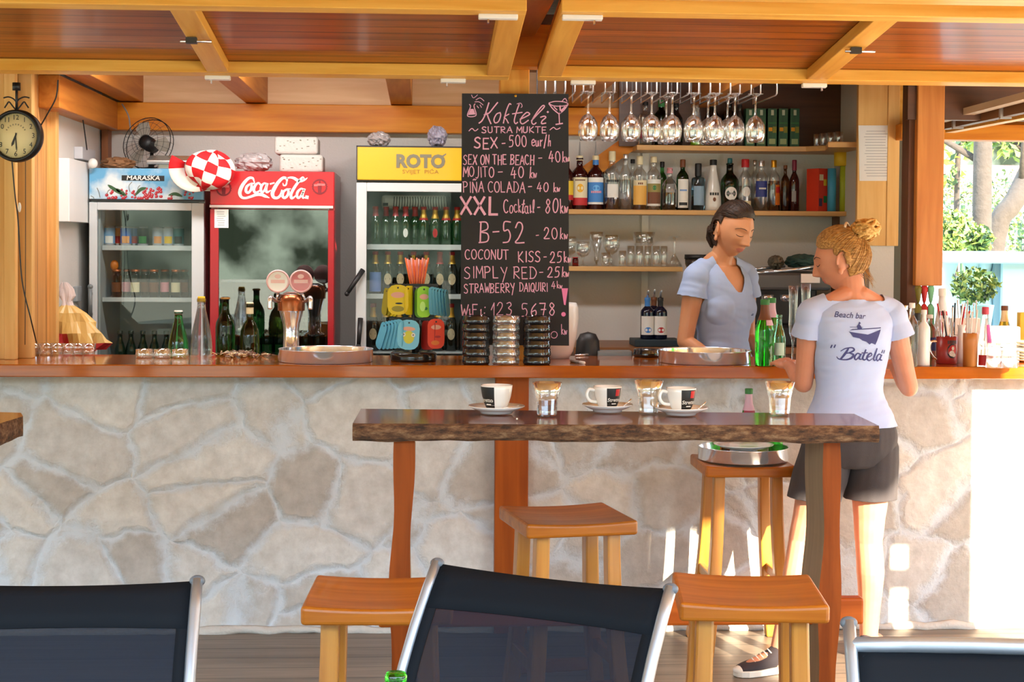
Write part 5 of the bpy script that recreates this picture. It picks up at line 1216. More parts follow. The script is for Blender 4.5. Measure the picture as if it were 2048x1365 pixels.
cable('cable', [P(116, 160, 6.38), P(112, 195, 6.4), P(95, 228, 6.38), P(80, 254, 6.345)], .003, 'black cable drooping from the shutter to the clock')
cable('cable', [P(24, 322, 6.5), P(30, 390, 6.5), P(36, 440, 6.5), P(44, 560, 6.5), P(62, 640, 6.5), P(73, 686, 6.62)], .0028, 'black cable hanging from the clock down to the counter')
cable('cable', [P(51, 322, 6.55), P(51, 500, 6.58), P(50, 690, 6.60)], .0016, 'thin straight black wire hanging beside the cladding')
cable('cable', [P(244, 208, 8.1), P(257, 232, 8.05), P(262, 262, 8.0), P(276, 300, 7.98)], .004, 'grey cable dropping from the roof to the desk fan', GRYP)
g = MB(); c = P(39, 415, 6.49); g.sphere(c, (.007, .005, .02), 8); one('inline_switch', g, WHT, 'small white inline switch on the hanging black cable', 'switch', c.to_tuple())
# ---- clock
Yc = 6.34; s_ = FPX/Yc; c = P(33, 272, Yc); r = 51/s_
t = thing('wall_clock', 'round black rimmed hanging clock with a cream dial', 'clock', c.to_tuple())
Rc = Matrix.Translation(c) @ Matrix.Rotation(-.16, 4, 'Z') @ Matrix.Rotation(PI/2, 4, 'X')
g = MB(); g.lathe([(0, -.03), (r*.98, -.03), (r*1.02, -.01), (r, .012), (r*.92, .02), (r*.86, .012), (r*.86, .004), (0, .004)], (0, 0, 0), 48, 0, Rc); g.build('rim', mat('iron_black', (.02, .02, .02), .4, .5), t)
g = MB(); g.lathe([(0, .0065), (r*.86, .006), (r*.86, .003), (0, .003)], (0, 0, 0), 48, 0, Rc); fc = g.build('dial', mat('cream_dial', srgb(240,226,176), .5), t)
g = MB()
for i in range(1, 13):
    a = math.radians(90-30*i); M_ = Rc @ Matrix.Translation((r*.70*math.cos(a), r*.70*math.sin(a), .0072)); flat_text(g, str(i), r*.27, M_, 0)
for i in range(60):
    a = 2*PI*i/60; q = [Rc @ Vector((rr*math.cos(a+o_), rr*math.sin(a+o_), .0071)) for rr, o_ in ((r*.83, -.006), (r*.85, -.006), (r*.85, .006), (r*.83, .006))]; g.add(q, [(0, 1, 2, 3)])
for k_, ch in enumerate('CLOCKWORK'):
    a = math.radians(150-k_*15); M_ = Rc @ Matrix.Translation((r*.42*math.cos(a), r*.42*math.sin(a)+r*.02, .0072)) @ Matrix.Rotation(a-PI/2, 4, 'Z')
    g.add([M_ @ Vector(p) for p in ((-r*.022, -r*.03, 0), (r*.022, -r*.03, 0), (r*.022, r*.03, 0), (-r*.022, r*.03, 0))], [(0, 1, 2, 3)], 1)
g.build('numerals', [BLK, mat('dial_grey', srgb(150,140,110), .6)], t)
for nm, a, ln, w in (('hour_hand', -112, .44, .035), ('minute_hand', -86, .62, .02)):
    g = MB(); a = math.radians(a); u = Vector((math.cos(a), math.sin(a), 0)); v = Vector((-u.y, u.x, 0)); q = [(-.12, .4), (0, 1), (ln*.75, 1.3), (ln, .1)]
    g.add([Rc @ (u*x*r+v*y*w*r+Vector((0, 0, .009))) for x, y in q]+[Rc @ (u*x*r-v*y*w*r+Vector((0, 0, .009))) for x, y in q[::-1]], [tuple(range(8))]); g.build(nm, BLK, t)
g = MB(); tp = P(33, 166, Yc); g.tube([tp, P(33, 222, Yc)], .005, 8); g.lathe([(0, 0), (.016, 0), (.016, .03), (0, .03)], P(33, 181, Yc), 12)
for s in (-1, 1): g.tube(spline([P(33, 222, Yc), P(33+s*8, 212, Yc), P(33+s*15, 204, Yc), P(33+s*20, 210, Yc), P(33+s*24, 216, Yc)]), .003, 6); g.tube(spline([P(33, 205, Yc), P(33+s*6, 198, Yc), P(33+s*16, 194, Yc), P(33+s*26, 196, Yc)]), .003, 6)
g.build('hanger', MATS['iron_black'], t)
# ================================================================ on the counter and on the tables
ZC = CTOP+.0004
def cpos(px, py): return PZ(px, py, CTOP)
def put(o, px, py): p = cpos(px, py); y = min(p.y, 6.865); o.location = (XX(px, y), y, ZC); return o
ASHB = mat('black_pressed_glass', (.008, .009, .012), .06, spec=.9)
def ashtray(label, m_, r=.0565, h=.0322, grp='glass ashtrays', n=20):
    g = MB(); g.lathe([(0, 0), (r*.90, 0), (r*.97, .003), (r, h*.3), (r*.985, h*.62), (r*.95, h*.7), (r*.97, h*.95), (r*.93, h), (r*.80, h), (r*.76, h*.45), (r*.7, h*.3), (0, h*.3)], n=n)
    o = g.build('ashtray', m_, None); 
    return tag(o, label, 'ashtray', grp)
lev = ['bottom', 'second from the bottom', 'third from the bottom', 'third from the top', 'second from the top', 'topmost']
pro = {}
for (px, nm, m_, desc) in ((952, 'left', ASHB, 'black glass ashtray, %s of the stack under the WiFi writing'), (1012, 'middle', GL_ASH, 'clear glass ashtray, %s of the only clear stack'), (1074, 'right', ASHB, 'black glass ashtray, %s of the stack beside the white bucket')):
    p = cpos(px, 730)
    for i in range(6):
        if m_ not in pro: pro[m_] = ashtray('x', m_); o = pro[m_]
        else: o = pro[m_].copy(); C.objects.link(o)
        o['label'] = desc % lev[i]; o.location = (p.x+(.0015 if i % 2 else 0), 6.42, ZC+i*.0327); o.rotation_euler = (0, 0, i*.4)
put(ashtray('black glass ashtray standing alone left of the right hand steel tray', ASHB, .058, .034), 1295, 712)
for i, (px, lab) in enumerate(((289, 'first low glass ashtray, left of three near the green bottle'), (325, 'middle of three low glass ashtrays near the green bottle'), (361, 'right of three low glass ashtrays near the green bottle'))):
    put(ashtray(lab, GL_ASH, .037, .036), px, 716)
for i, (px, py) in enumerate(((66, 709), (92, 704), (114, 709), (137, 704), (155, 709), (177, 707))):
    put(tumbler('shot_glass', 'small clear shot glass by the snack bag, %s from the left' % ['first', 'second', 'third', 'fourth', 'fifth', 'sixth'][i], 'glass', .026, .031, .05, GL_ASH, base=.012, facets=8, group='shot glasses by the snack bag'), px, py)
# trays
def tray(label, r, h, loc):
    t = thing('serving_tray', label, 'tray', loc, 'round steel serving trays')
    g = MB(); g.lathe([(0, 0), (r*.975, 0), (r*.985, .003), (r*.985, h-.004), (r, h-.002), (r, h), (r*.98, h), (r*.972, h-.004), (r*.972, .006), (r*.96, .004), (0, .004)], n=72)
    g.build('tray_body', mat('tray_steel', (.80,.86,.94), .13, .78), t, world=False); return t
tray('large round steel tray on the counter below the beer tap', .194, .052, (XX(653, 6.565), 6.565, ZC))
tray('large round steel tray on the counter in front of the barmaid', .192, .052, (XX(1412, 6.56), 6.56, ZC))
# bottles at the left
t = bottle('water_bottle', 'bright green water bottle with a white cap beside a clear bottle', 'bottle', 'cone', .043, .19, glass('bright_green_glass', srgb(70, 200, 100)), cap=WHT, capz=.93); put(t, 357, 703)
t = bottle('water_bottle', 'clear glass water bottle with a yellow cap', 'bottle', 'cone', .046, .245, GL_SOLID, cap=YEL, capz=.94, caph=.022, capr=.016); put(t, 403, 711)
for px, lab, cp, ex in ((451, 'dark green wine bottle with a bronze top, in front of the red fridge', mat('bronze_foil', srgb(150,110,50), .4, .4), []), (500, 'dark green wine bottle with a cream capsule and yellow label', CREAM, [(.14, .26, 10, 75, mat('paint_lemon', srgb(226,214,80), .5))])):
    t = bottle('wine_bottle', lab, 'bottle', 'round' if ex else 'wine', .0425, .325 if not ex else .30, GL_OLIVE if ex else GL_DKGREEN, cap=cp, capz=.97 if not ex else .84, caph=.008 if not ex else .05, group='wine bottles', labels=ex); t.location = mk(px, 6.975, 1.0205)
g = MB(); rnd = random.Random(8)
for i in range(150):
    p = cpos(rnd.gauss(483, 24), rnd.uniform(711, 719)); a = rnd.uniform(0, PI); h = ZC+.009+rnd.uniform(.0, .016)*max(.2, 1-abs(p.x-cpos(483, 708).x)/.12)
    g.box((p.x, p.y, h), (.022, .006, .002), (rnd.uniform(-.6, .6), rnd.uniform(-.6, .6), a), rnd.randrange(3))
o = g.build('paper_shreds', [mat('shred_grey', srgb(150,130,120), .7), mat('shred_brown', srgb(120,84,60), .7), CREAM]); tag(o, 'loose pile of grey and brown paper shreds in front of the wine bottles', 'paper scraps', kind='stuff')
# snack bag
g = MB(); cb = cpos(145, 700); prof = [(0, .34, .20), (.1, .36, .18), (.25, .30, .16), (.42, .22, .12), (.55, .14, .09), (.66, .06, .05), (.72, .045, .04), (.80, .075, .035), (.90, .07, .02), (1.0, .03, .008)]
from mathutils import noise as N_
H = .30; rings = []
for (u, w, d) in prof:
    rg_ = []
    for j in range(40):
        a = 2*PI*j/40; k = 1+.42*N_.noise(Vector((math.cos(a)*1.7, math.sin(a)*1.7, u*5)))+.22*N_.noise(Vector((math.cos(a)*5, math.sin(a)*5, u*9)))+.08*math.sin(5*a+9*u)
        rg_.append(Vector((cb.x+w*.5*k*.9*math.cos(a)-.035*u, cb.y+d*.5*k*.8*math.sin(a), ZC+H*u+.006*N_.noise(Vector((a*2, u*9, 1)))*(u > 0))))
    rings.append(rg_)
o_ = len(g.v); g.loft(rings, 0, False); 
cols = [mat('bag_yellow', srgb(222,184,110), .35, var=.2), mat('bag_red', srgb(188,48,52), .35), mat('bag_white', srgb(220,206,206), .35)]
for i, f in enumerate(g.f):
    c = sum((Vector(g.v[k]) for k in f), Vector())/len(f); q = N_.noise(Vector((c.x*9+c.z*6, c.z*11, 2.2))); u = (c.z-ZC)/H
    g.m[i] = 2 if u > .68 and q > -.1 or (u < .2 and c.x < cb.x-.08) else (1 if q < -.22 or (u < .16 and c.x > cb.x) else (2 if q > .42 else 0))
one('snack_bag', g, cols, 'crumpled yellow and red snack bag with a twisted top on the counter', 'bag', (cb.x, cb.y, ZC))
# beer tap
pt = cpos(583, 712); Yt = pt.y; s_ = FPX/Yt; X0 = XX(583, Yt)
t = thing('beer_tap', 'chrome beer tap column with two round badges, before the red fridge', 'beer tap', (X0, Yt, ZC))
zz = lambda py: ZZ(py, Yt, 583)
g = MB(); g.lathe([(0, ZC), (.055, ZC), (.055, ZC+.01), (.034, ZC+.02), (.033, zz(660)), (.036, zz(648)), (.050, zz(625)), (.056, zz(603)), (.045, zz(590)), (.02, zz(584)), (0, zz(584))], (X0, Yt, 0), 32); g.build('column', CHR, t)
g = MB(); g.lathe([(.0575, zz(622)), (.0585, zz(604)), (.047, zz(590)), (.0, zz(588))], (X0, Yt, .001), 32); g.build('copper_collar', mat('copper_collar', srgb(150,84,46), .25, .7), t)
for px, rdm, nm in ((556, mat('badge_white', srgb(242,236,232), .15, coat=1), 'pale'), (602, mat('badge_red', srgb(196,40,50), .2, coat=1), 'red')):
    c = P(px, 563, Yt-.03); Rb = Matrix.Translation(c) @ Matrix.Rotation(PI/2, 4, 'X'); g = MB(); r = 23/s_
    g.lathe([(0, -.012), (r*.95, -.012), (r, -.004), (r, .006), (r*.86, .009), (r*.84, .006), (0, .006)], (0, 0, 0), 32, 0, Rb); bd = g.build('badge_rim', mat('badge_rim_pink', srgb(236,190,190), .2), t)
    g = MB(); g.lathe([(0, .0075), (r*.84, .0065)], (0, 0, 0), 32, 0, Rb); g.build('badge_face', rdm, bd)
    g = MB(); g.add([Rb @ Vector(p) for p in ((-r*.6, -r*.16, .0085), (r*.6, -r*.16, .0085), (r*.6, r*.14, .0085), (-r*.6, r*.14, .0085))], [(0, 1, 2, 3)]); g.add([Rb @ Vector((r*.28*math.cos(a), r*.42+r*.2*math.sin(a), .0085)) for a in np.linspace(0, 2*PI, 12)[:-1]], [tuple(range(11))]); g.build('badge_print', mat('badge_pink', srgb(236,196,190), .4), bd)
    g = MB(); sx_ = -1 if px < 583 else 1; g.tube(spline([Vector((X0+sx_*.04, Yt, zz(604))), Vector((X0+sx_*.07, Yt-.02, zz(600))), Vector((X0+sx_*.085, Yt-.05, zz(596))), Vector((X0+sx_*.085, Yt-.055, zz(618)))]), .010, 10); g.tube([Vector((X0+sx_*.06, Yt-.02, zz(600))), c+Vector((0, .012, -r*.9))], .006, 8); g.build('faucet', CHR, t)
# card stand with hanging tags, straws in its top
Ys = 6.6; ps = (XX(828, Ys), Ys, ZC); t = thing('tag_stand', 'counter stand hung with coloured card tags on a black round foot', 'stand', ps)
g = MB(); g.lathe([(0, 0), (.094, 0), (.096, .006), (.096, .030), (.090, .036), (0, .036)], ps, 40); g.build('round_foot', mat('gloss_black', (.012, .012, .012), .12), t)
zq = lambda py: ZZ(py, Ys, 828)
g = MB(); g.tube([Vector(ps)+Vector((0, 0, .03)), (ps[0], Ys, zq(575))], .008, 10); g.bb(ps[0]-.10, ps[0]+.10, Ys-.006, Ys+.006, zq(574), zq(568)); g.bb(ps[0]-.10, ps[0]+.10, Ys-.006, Ys+.006, zq(641), zq(636)); g.build('post', BLK, t)
def tag_card(px, py, w, h, Y, rz, tilt, m_, lab, face=None):
    c = P(px, py, Y); W_, H_ = w/FPX*Y, h/FPX*Y; r = W_*.38; o_ = thing('card_tag', lab, 'card tag', c.to_tuple(), 'card tags on the stand', rz); g = MB()
    poly = []
    for (cx, cz, a0) in ((W_/2-r, H_/2-r, 0), (-W_/2+r, H_/2-r, 90), (-W_/2+r, -H_/2+r, 180), (W_/2-r, -H_/2+r, 270)):
        poly += [(cx+r*math.cos(math.radians(a0+30*i)), cz+r*math.sin(math.radians(a0+30*i))) for i in range(4)]
    Rl = Matrix.Rotation(tilt, 4, 'Y') @ Matrix.Rotation(PI/2, 4, 'X')
    g.prism(poly, Rl @ Matrix.Translation((0, 0, 0)), .0015); g.build('card', m_, o_, world=False)
    g = MB(); g.add([Rl @ Vector((.004*math.cos(a), H_*.40+.004*math.sin(a), .0019)) for a in np.linspace(0, 2*PI, 10)[:-1]], [tuple(range(9))]); mats = [BLK]
    if face:
        for (x, z, rx, rz_, mm) in face:
            if mm not in mats: mats.append(mm)
            g.add([Rl @ Vector((x*W_+rx*W_*math.cos(a), z*H_+rz_*H_*math.sin(a), .0018+.0002*len(mats))) for a in np.linspace(0, 2*PI, 16)[:-1]], [tuple(range(15))], mats.index(mm))
    g.build('card_print', mats, o_, world=False); return o_
TY = paint('tag_yellow', (222, 200, 20)); TG = paint('tag_green', (150, 216, 50)); TB = paint('tag_blue', (96, 180, 216)); TBL = paint('tag_lightblue', (120, 200, 232)); TR_ = paint('tag_red', (222, 64, 24)); TDR = paint('tag_darkred', (170, 30, 22)); TOL = paint('tag_olive', (150, 140, 30)); TPN = paint('tag_pink', (226, 170, 150))
fy = [(0, .16, .34, .10, TPN), (.05, -.12, .18, .03, BLK), (0, -.30, .30, .10, TOL)]
for i in range(4): tag_card(771+i*6, 604+i*.5, 24 if i < 3 else 20, 56, Ys+.02-.012*i, -1.1+.05*i, .28-.06*i, TOL if i < 2 else TY, ['olive card tag, outermost at the left of the yellow bunch', 'olive card tag, second in the yellow bunch', 'yellow card tag, edge on, third in the yellow bunch', 'yellow card tag, just behind the front yellow one'][i])
tag_card(796, 600, 42, 60, Ys-.045, -.15, 0, TY, 'front yellow card tag with a small black moustache', fy)
for i in range(3): tag_card(816+i*4, 601, 24, 58, Ys-.035+.014*i, .9+.1*i, 0, TY, ['yellow card tag, first right of the moustache one', 'yellow card tag, second right of the moustache one', 'yellow card tag, third right of the moustache one'][i])
tag_card(848, 604, 28, 62, Ys-.04, .1, 0, TG, 'lime green card tag hanging in the middle', [(0, .16, .32, .09, TPN), (.14, -.22, .12, .05, GRN), (-.1, -.15, .2, .16, mat('paint_mint', srgb(190,240,130), .5))])
tag_card(841, 606, 26, 60, Ys-.025, -.5, 0, mat('tag_dkgreen', srgb(96,160,40), .5), 'darker green card tag behind the lime one')
for i in range(6): tag_card(864+i*6, 602+i*1.0, 22, 56, Ys-.04+.016*i, .95+.05*i, -.05-.05*i, TB, '%s blue card tag from the left in the upper blue bunch' % ['first', 'second', 'third', 'fourth', 'fifth', 'sixth'][i])
for i in range(6): tag_card(763+i*7, 672-i*.8, 24, 58, Ys+.03-.014*i, -1.0+.04*i, .5-.09*i, TB, '%s blue card tag from the left in the lower blue bunch' % ['first', 'second', 'third', 'fourth', 'fifth', 'sixth'][i])
tag_card(817, 670, 44, 60, Ys-.055, -.1, .05, TBL, 'front light blue card tag with a yellow face', [(.02, -.08, .25, .22, mat('paint_face', srgb(206,206,60), .5)), (0, .2, .3, .07, TPN), (-.22, .0, .09, .07, WHT), (.22, .0, .09, .07, WHT), (-.22, .0, .04, .03, BLK), (.22, .0, .04, .03, BLK)])
tag_card(872, 668, 34, 60, Ys-.05, .15, 0, TR_, 'front orange red card tag', [(0, .22, .3, .08, TPN), (.1, -.1, .18, .04, TDR), (-.05, -.3, .25, .08, ORG)])
for i in range(3): tag_card(851+i*5, 671, 22, 58, Ys-.02-.01*i, -.8+.1*i, .05, TDR, ['dark red card tag, outermost of three', 'dark red card tag, middle of three', 'dark red card tag, nearest the orange red one'][i])
g = MB(); Yv = Ys+.06; g.lathe([(0, zq(640)), (.022, zq(640)), (.026, zq(572)), (.022, zq(572)), (0, zq(636))], (XX(834, Yv), Yv, 0), 20); g.tube([(XX(834, Yv), Yv, zq(640)), (XX(834, Yv), Yv, ZC+.03)], .012, 10)
g.build('straw_holder', mat('grey_cup', srgb(90,90,92), .4), t)
SC = [paint('straw_orange', (236, 110, 50)), paint('straw_pink', (240, 150, 140)), paint('straw_salmon', (236, 130, 90)), paint('straw_rose', (232, 180, 180))]
s0 = None
for i in range(13):
    u = (i-6)/6; a, b_ = P(834+u*7, 600, Yv), P(834+u*23, 516+(i % 3)*2, Yv-.01+.02*(i % 2))
    g = MB(); g.tube([a, b_], .0036, 8); one('drinking_straw', g, SC[i % 4], '%s drinking straw, %s from the left of the fan' % (['orange', 'pink', 'salmon', 'rose'][i % 4], ordn[i] if i < 10 else ['eleventh', 'twelfth', 'thirteenth'][i-10]), 'straw', a.to_tuple(), 'drinking straws in the cup')
# white bucket
pb_ = cpos(1112, 721); g = MB(); g.lathe([(0, 0), (.068, 0), (.085, .03), (.100, .09), (.1085, .17), (.106, .215), (.098, .235), (.094, .235), (.10, .21), (.1, .17), (.09, .08), (.06, .012), (0, .012)], (pb_.x, 6.80, ZC), 36)
one('ice_bucket', g, mat('bucket_white', srgb(224,224,224), .25), 'white ice bucket partly behind the chalkboard', 'bucket', (pb_.x, 6.80, ZC))
g = MB(); c = P(1170, 690, 7.1); g.lathe([(0, -.09), (.05, -.09), (.055, -.04), (.05, .02), (.035, .05), (0, .06)], (c.x, 6.98, c.z+.005), 20); g.bb(c.x-.05, c.x+.045, 6.94, 7.02, 1.0205, c.z-.08)
one('card_terminal', g, BLK, 'rounded black device behind the white bucket', 'device', (c.x, 6.98, 1.02))
g = MB(); g.bb(XX(1196, 6.95), XX(1266, 6.95), 6.935, 7.015, 1.0205, ZZ(702, 6.95, 1200)); one('steel_box', g, mat('grey_steel_lid', srgb(128,132,134), .4, .5), 'long grey steel box lying behind the counter right of the bucket', 'box', mk(1205, 6.97, 1.02), bev=.004)
g = MB(); a, b_ = cpos(1142, 725)+Vector((0, 0, .006)), cpos(1160, 728)+Vector((0, 0, .006)); g.tube([a, b_], .006, 8); kn = one('pen_knife', g, GRYP, 'grey handled knife with a white end lying on the counter edge', 'knife', a.to_tuple())
g = MB(); g.tube([b_-a, (b_-a)*1.45], .0065, 8); g.build('white_end', WHT, kn, world=False)
g = MB(); a, b_ = cpos(1150, 713)+Vector((0, 0, .005)), cpos(1176, 712)+Vector((0, 0, .005)); g.tube([a, b_], [.003, .006], 8); one('bottle_opener', g, CHR, 'small shiny bottle opener lying behind the knife', 'opener', a.to_tuple())
# green beers beside the right tray
GBR = glass('beer_green', srgb(48, 190, 40))
PKL = paint('silver_pink', (206, 170, 190), .3)
for i, (px, py, h, r, lab) in enumerate(((1525, 730, .265, .039, 'front green beer bottle at the right end of the steel tray'), (1545, 722, .262, .036, 'green beer bottle just behind the front one'), (1560, 731, .205, .027, 'small pale green soda bottle right of the beer bottles'))):
    t = bottle('beer_bottle', lab, 'bottle', 'beer', r, h, GBR if i < 2 else glass('soda_green', srgb(140, 205, 160)), cap=GRN if i < 2 else None, neck=(.70, .93, BRN if i == 0 else PKL) if i < 2 else None, group='bottles by the right tray', labels=[('oval', .34, .018, .03, mat('paint_beige2', srgb(220,180,150), .5))] if i == 1 else [(.62, .70, 0, 90, PKL)] if i == 0 else [(.2, .45, -60, 40, mat('paint_mint2', srgb(196,226,206), .5))])
    put(t, px, py); 
    if i == 0: t.location.y -= .06
# ---- clutter on the sunny right end
def rp(px, py): return cpos(px, py)
def dec(px, py, r, h, lab, kind='liquor', m_=None, **k): t = bottle('decanter', lab, 'bottle', kind, r, h, m_ or GL_SOLID, **k); return put(t, px, py)
dec(1836, 722, .036, .20, 'clear oil decanter with a black stopper right of the waitress', cap=BLK, capz=.86, liquid=(glass('olive_oil', srgb(150,150,90)), .6))
dec(1862, 719, .030, .19, 'clear bottle with a navy label behind the red mug', cap=WHT, labels=[(.2, .5, -50, 50, NAVYP)])
pm = rp(1893, 728); t = thing('souvenir_mug', 'dark red mug with black and white print, full of cutlery', 'mug', (pm.x, pm.y, ZC))
g = MB(); g.lathe([(0, 0), (.041, 0), (.043, .003), (.043, .113), (.039, .113), (.039, .006), (0, .006)], (pm.x, pm.y, ZC), 28); g.build('mug_body', mat('mug_red', srgb(150,44,44), .3), t)
g = MB(); g.tube(spline([Vector((pm.x-.040, pm.y, ZC+.092)), Vector((pm.x-.066, pm.y, ZC+.09)), Vector((pm.x-.072, pm.y, ZC+.06)), Vector((pm.x-.055, pm.y, ZC+.03)), Vector((pm.x-.040, pm.y, ZC+.018))]), .006, 10); g.build('mug_handle', mat('handle_steel', (.72, .72, .74), .2, .9), t)
g = MB(); c0 = (pm.x, pm.y, ZC)
for q in range(6): patch(g, .0436, .084, .099, -14+q*10, -7+q*10, 0, c0, 2)
for (zc, ac, hw, hh, mi) in ((.055, 14, .024, .030, 0), (.06, 16, .018, .02, 1), (.045, 10, .012, .012, 2), (.038, 22, .01, .008, 2), (.066, 16, .006, .008, 2)):
    q = MB(); disc_patch(q, .0435+.0003*mi, zc, ac, hw, hh); g.add([Vector(v)+Vector(c0) for v in q.v], q.f, mi)
g.build('mug_print', [BLK, REDP, WHT], t)
for i in range(9):
    a = rnd.uniform(0, 2*PI); b_ = Vector((pm.x+.02*math.cos(a), pm.y+.02*math.sin(a), ZC+.012)); tp = b_+Vector((rnd.uniform(-.03, .03), rnd.uniform(-.02, .02), rnd.uniform(.15, .21))); g = MB(); g.tube([b_, tp], [.0025, .004], 6, flat=.5); one('spoon', g, CHR, 'steel cutlery handle sticking out of the red mug', 'cutlery', b_.to_tuple(), 'cutlery in the red mug')
pw_ = rp(1940, 733); g = MB(); g.lathe([(0, 0), (.028, 0), (.030, .1), (.030, .135), (.026, .135), (.026, .01), (0, .01)], (pw_.x, pw_.y, ZC), 24); one('wooden_cup', g, wood('cup_wood', srgb(170,104,44), srgb(196,130,64), 'Z', .4), 'plain brown wooden cup right of the red mug', 'cup', (pw_.x, pw_.y, ZC))
for i in range(6):
    a = 2*PI*i/6; b_ = Vector((pw_.x+.014*math.cos(a), pw_.y+.014*math.sin(a), ZC+.014)); g = MB(); g.tube([b_, b_+Vector((-.02+.008*i, .01, .2+.008*(i % 3)))], .003, 6); one('drinking_straw', g, WHT, 'white straw standing in the wooden cup', 'straw', b_.to_tuple(), 'white straws in the wooden cup')
dec(1973, 733, .031, .235, 'clear bottle with a red foot and magenta print at the right', 'cone', cap=mat('paint_rose', srgb(190,60,80), .5), capz=.9, caph=.03, labels=[(.02, .2, -70, 70, REDP), (.40, .72, 0, 70, mat('paint_magenta', srgb(190,70,150), .5))])
px_ = rp(1906, 722); g = MB(); g.lathe([(0, 0), (.036, 0), (.040, .11), (.036, .11), (.034, .01), (0, .01)], (px_.x, px_.y, ZC), 24); one('white_cutlery_jar', g, WHT, 'white jar of straws behind the red mug', 'jar', (px_.x, px_.y, ZC))
for i in range(10):
    a = 2*PI*i/10; b_ = Vector((px_.x+.022*math.cos(a), px_.y+.022*math.sin(a), ZC+.014)); g = MB(); g.tube([b_, b_+Vector((.05*math.cos(a), .03*math.sin(a), .2+.015*(i % 3)))], .0035, 6); one('drinking_straw', g, [WHT, REDP, BLK, WHT][i % 4], '%s straw in the white jar behind the mug' % ['white', 'red', 'black', 'white'][i % 4], 'straw', b_.to_tuple(), 'straws in the white jar')
for i, (px, m_, nm) in enumerate(((1838, mat('paint_olive2', srgb(120,110,30), .5), 'olive green'), (1850, REDP, 'red'), (1863, mat('paint_seagreen', srgb(120,196,150), .5), 'sea green'))):
    Y = 6.895; g = MB(); x = XX(px, Y); zb = ZZ(602, Y, px); g.lathe([(0, zb-.02), (.008, zb), (.016, ZZ(578, Y, px)), (.012, ZZ(572, Y, px)), (0, ZZ(572, Y, px))], (x, Y, 0), 12); g.lathe([(0, ZC), (.017, ZC), (.017, zb-.03), (.008, zb-.015), (0, zb-.01)], (x, Y, 0), 12); one('sauce_bottle', g, m_, '%s topped squeeze bottle below the hanging board end' % nm, 'bottle', (x, Y, ZC), 'squeeze bottles')
pz = rp(1886, 704); t = bottle('cream_siphon', 'white bottle with a red band standing tallest by the post', 'bottle', 'cone', .04, .30, GL_WHITE, cap=WHT, capz=.9, labels=[(.62, .68, -50, 50, REDP)]); put(t, 1886, 712)
pn = rp(2000, 723); t = thing('napkin_holder', 'bright white stack of napkins on a steel holder at the right end', 'napkins', (pn.x, pn.y, ZC))
g = MB(); g.bb(pn.x-.065, pn.x+.07, pn.y-.05, pn.y+.05, ZC+.062, ZC+.15); g.build('napkin_stack', MATS['napkin_white'], t, bev=.008)
g = MB(); g.bb(pn.x-.075, pn.x+.08, pn.y-.06, pn.y+.06, ZC+.05, ZC+.06)
for s in (-1, 1): g.bb(pn.x+s*.06-.004, pn.x+s*.06+.004, pn.y-.05, pn.y+.05, ZC, ZC+.05)
g.build('holder', STL, t)
for i, (px, py, lab) in enumerate(((1992, 736, 'upturned clear glass at the right, left of two'), (2022, 736, 'upturned clear glass at the right, next to the plates'))): put(tumbler('water_glass', lab, 'glass', .026, .034, .10, GL_SOLID, facets=9, inv=True, group='upturned water glasses'), px, py)
pp_ = rp(2058, 724)
for i in range(7):
    g = MB(); z = ZC+i*.0125; g.lathe([(0, 0), (.04, 0), (.07, .009), (.072, .012), (.068, .0115), (.04, .004), (0, .004)], (pp_.x, pp_.y, z), 28); one('small_plate', g, mat('stoneware', srgb(206,196,180), .35), 'small plate in the pile at the right edge, %s' % (ordn[i]+' from below'), 'plate', (pp_.x, pp_.y, z), 'pile of small plates')
t = bottle('beer_bottle', 'amber beer bottle standing behind the napkins at the right', 'bottle', 'beer', .032, .26, glass('amber_beer', srgb(150,104,30)), cap=BRN, neck=(.74, .93, CREAM), group=None); t.location = (XX(2008, 7.0), 6.98, 1.0205+.04)
g = MB(); x = XX(2008, 7.0); g.bb(x-.12, x+.2, 6.945, 7.015, 1.0206, 1.060); one('low_crate', g, WHT, 'low white crate behind the counter under the amber bottle', 'crate', (x, 6.98, 1.02))
g = MB(); x = XX(2046, 6.88); g.bb(x-.01, x+.06, 6.875, 6.915, ZC, ZC+.2); one('juice_carton', g, YEL, 'yellow juice carton at the right edge behind the plates', 'carton', (x, 6.88, ZC), bev=.004)

for i, (px, py, h, lab) in enumerate(((1812, 724, .235, 'clear bottle with a steel stopper just right of the waitress shoulder'), (1826, 734, .255, 'clear bottle with a white stopper behind the oil decanter'), (1850, 732, .225, 'frosted bottle between the oil decanter and the navy label bottle'))):
    dec(px, py, .026, h, lab, cap=[SILV, WHT, WHT][i], m_=[GL_SOLID, GL_SOLID, GL_WHITE][i])
pc = (XX(1928, 6.975), 6.975); g = MB(); g.bb(pc[0]-.06, pc[0]+.07, 6.945, 7.0, 1.0205, ZC+.17); one('cutlery_caddy', g, WHT, 'white cutlery caddy behind the straw jar, forks and knives upright in it', 'caddy', (pc[0], 6.97, 1.0205), bev=.004)
for i in range(9):
    x = pc[0]-.05+.0135*i; g = MB(); g.tube([(x, 6.97, ZC+.171), (x+rnd.uniform(-.006, .006), 6.97, ZC+.225+.012*(i % 3))], [.004, .0055], 6, flat=.5); one('caddy_cutlery', g, [BLK, CHR, WHT][i % 3], '%s handle standing in the white cutlery caddy' % ['black', 'steel', 'white'][i % 3], 'cutlery', (x, 6.97, ZC+.171), 'cutlery in the white caddy')
pj = rp(1922, 727); g = MB(); g.lathe([(0, 0), (.024, 0), (.027, .05), (.018, .10), (.014, .14), (.018, .16), (.015, .16), (.011, .14), (0, .1)], (pj.x, pj.y, ZC), 20); one('milk_jug', g, WHT, 'slim white milk jug between the red mug and the wooden cup', 'jug', (pj.x, pj.y, ZC))
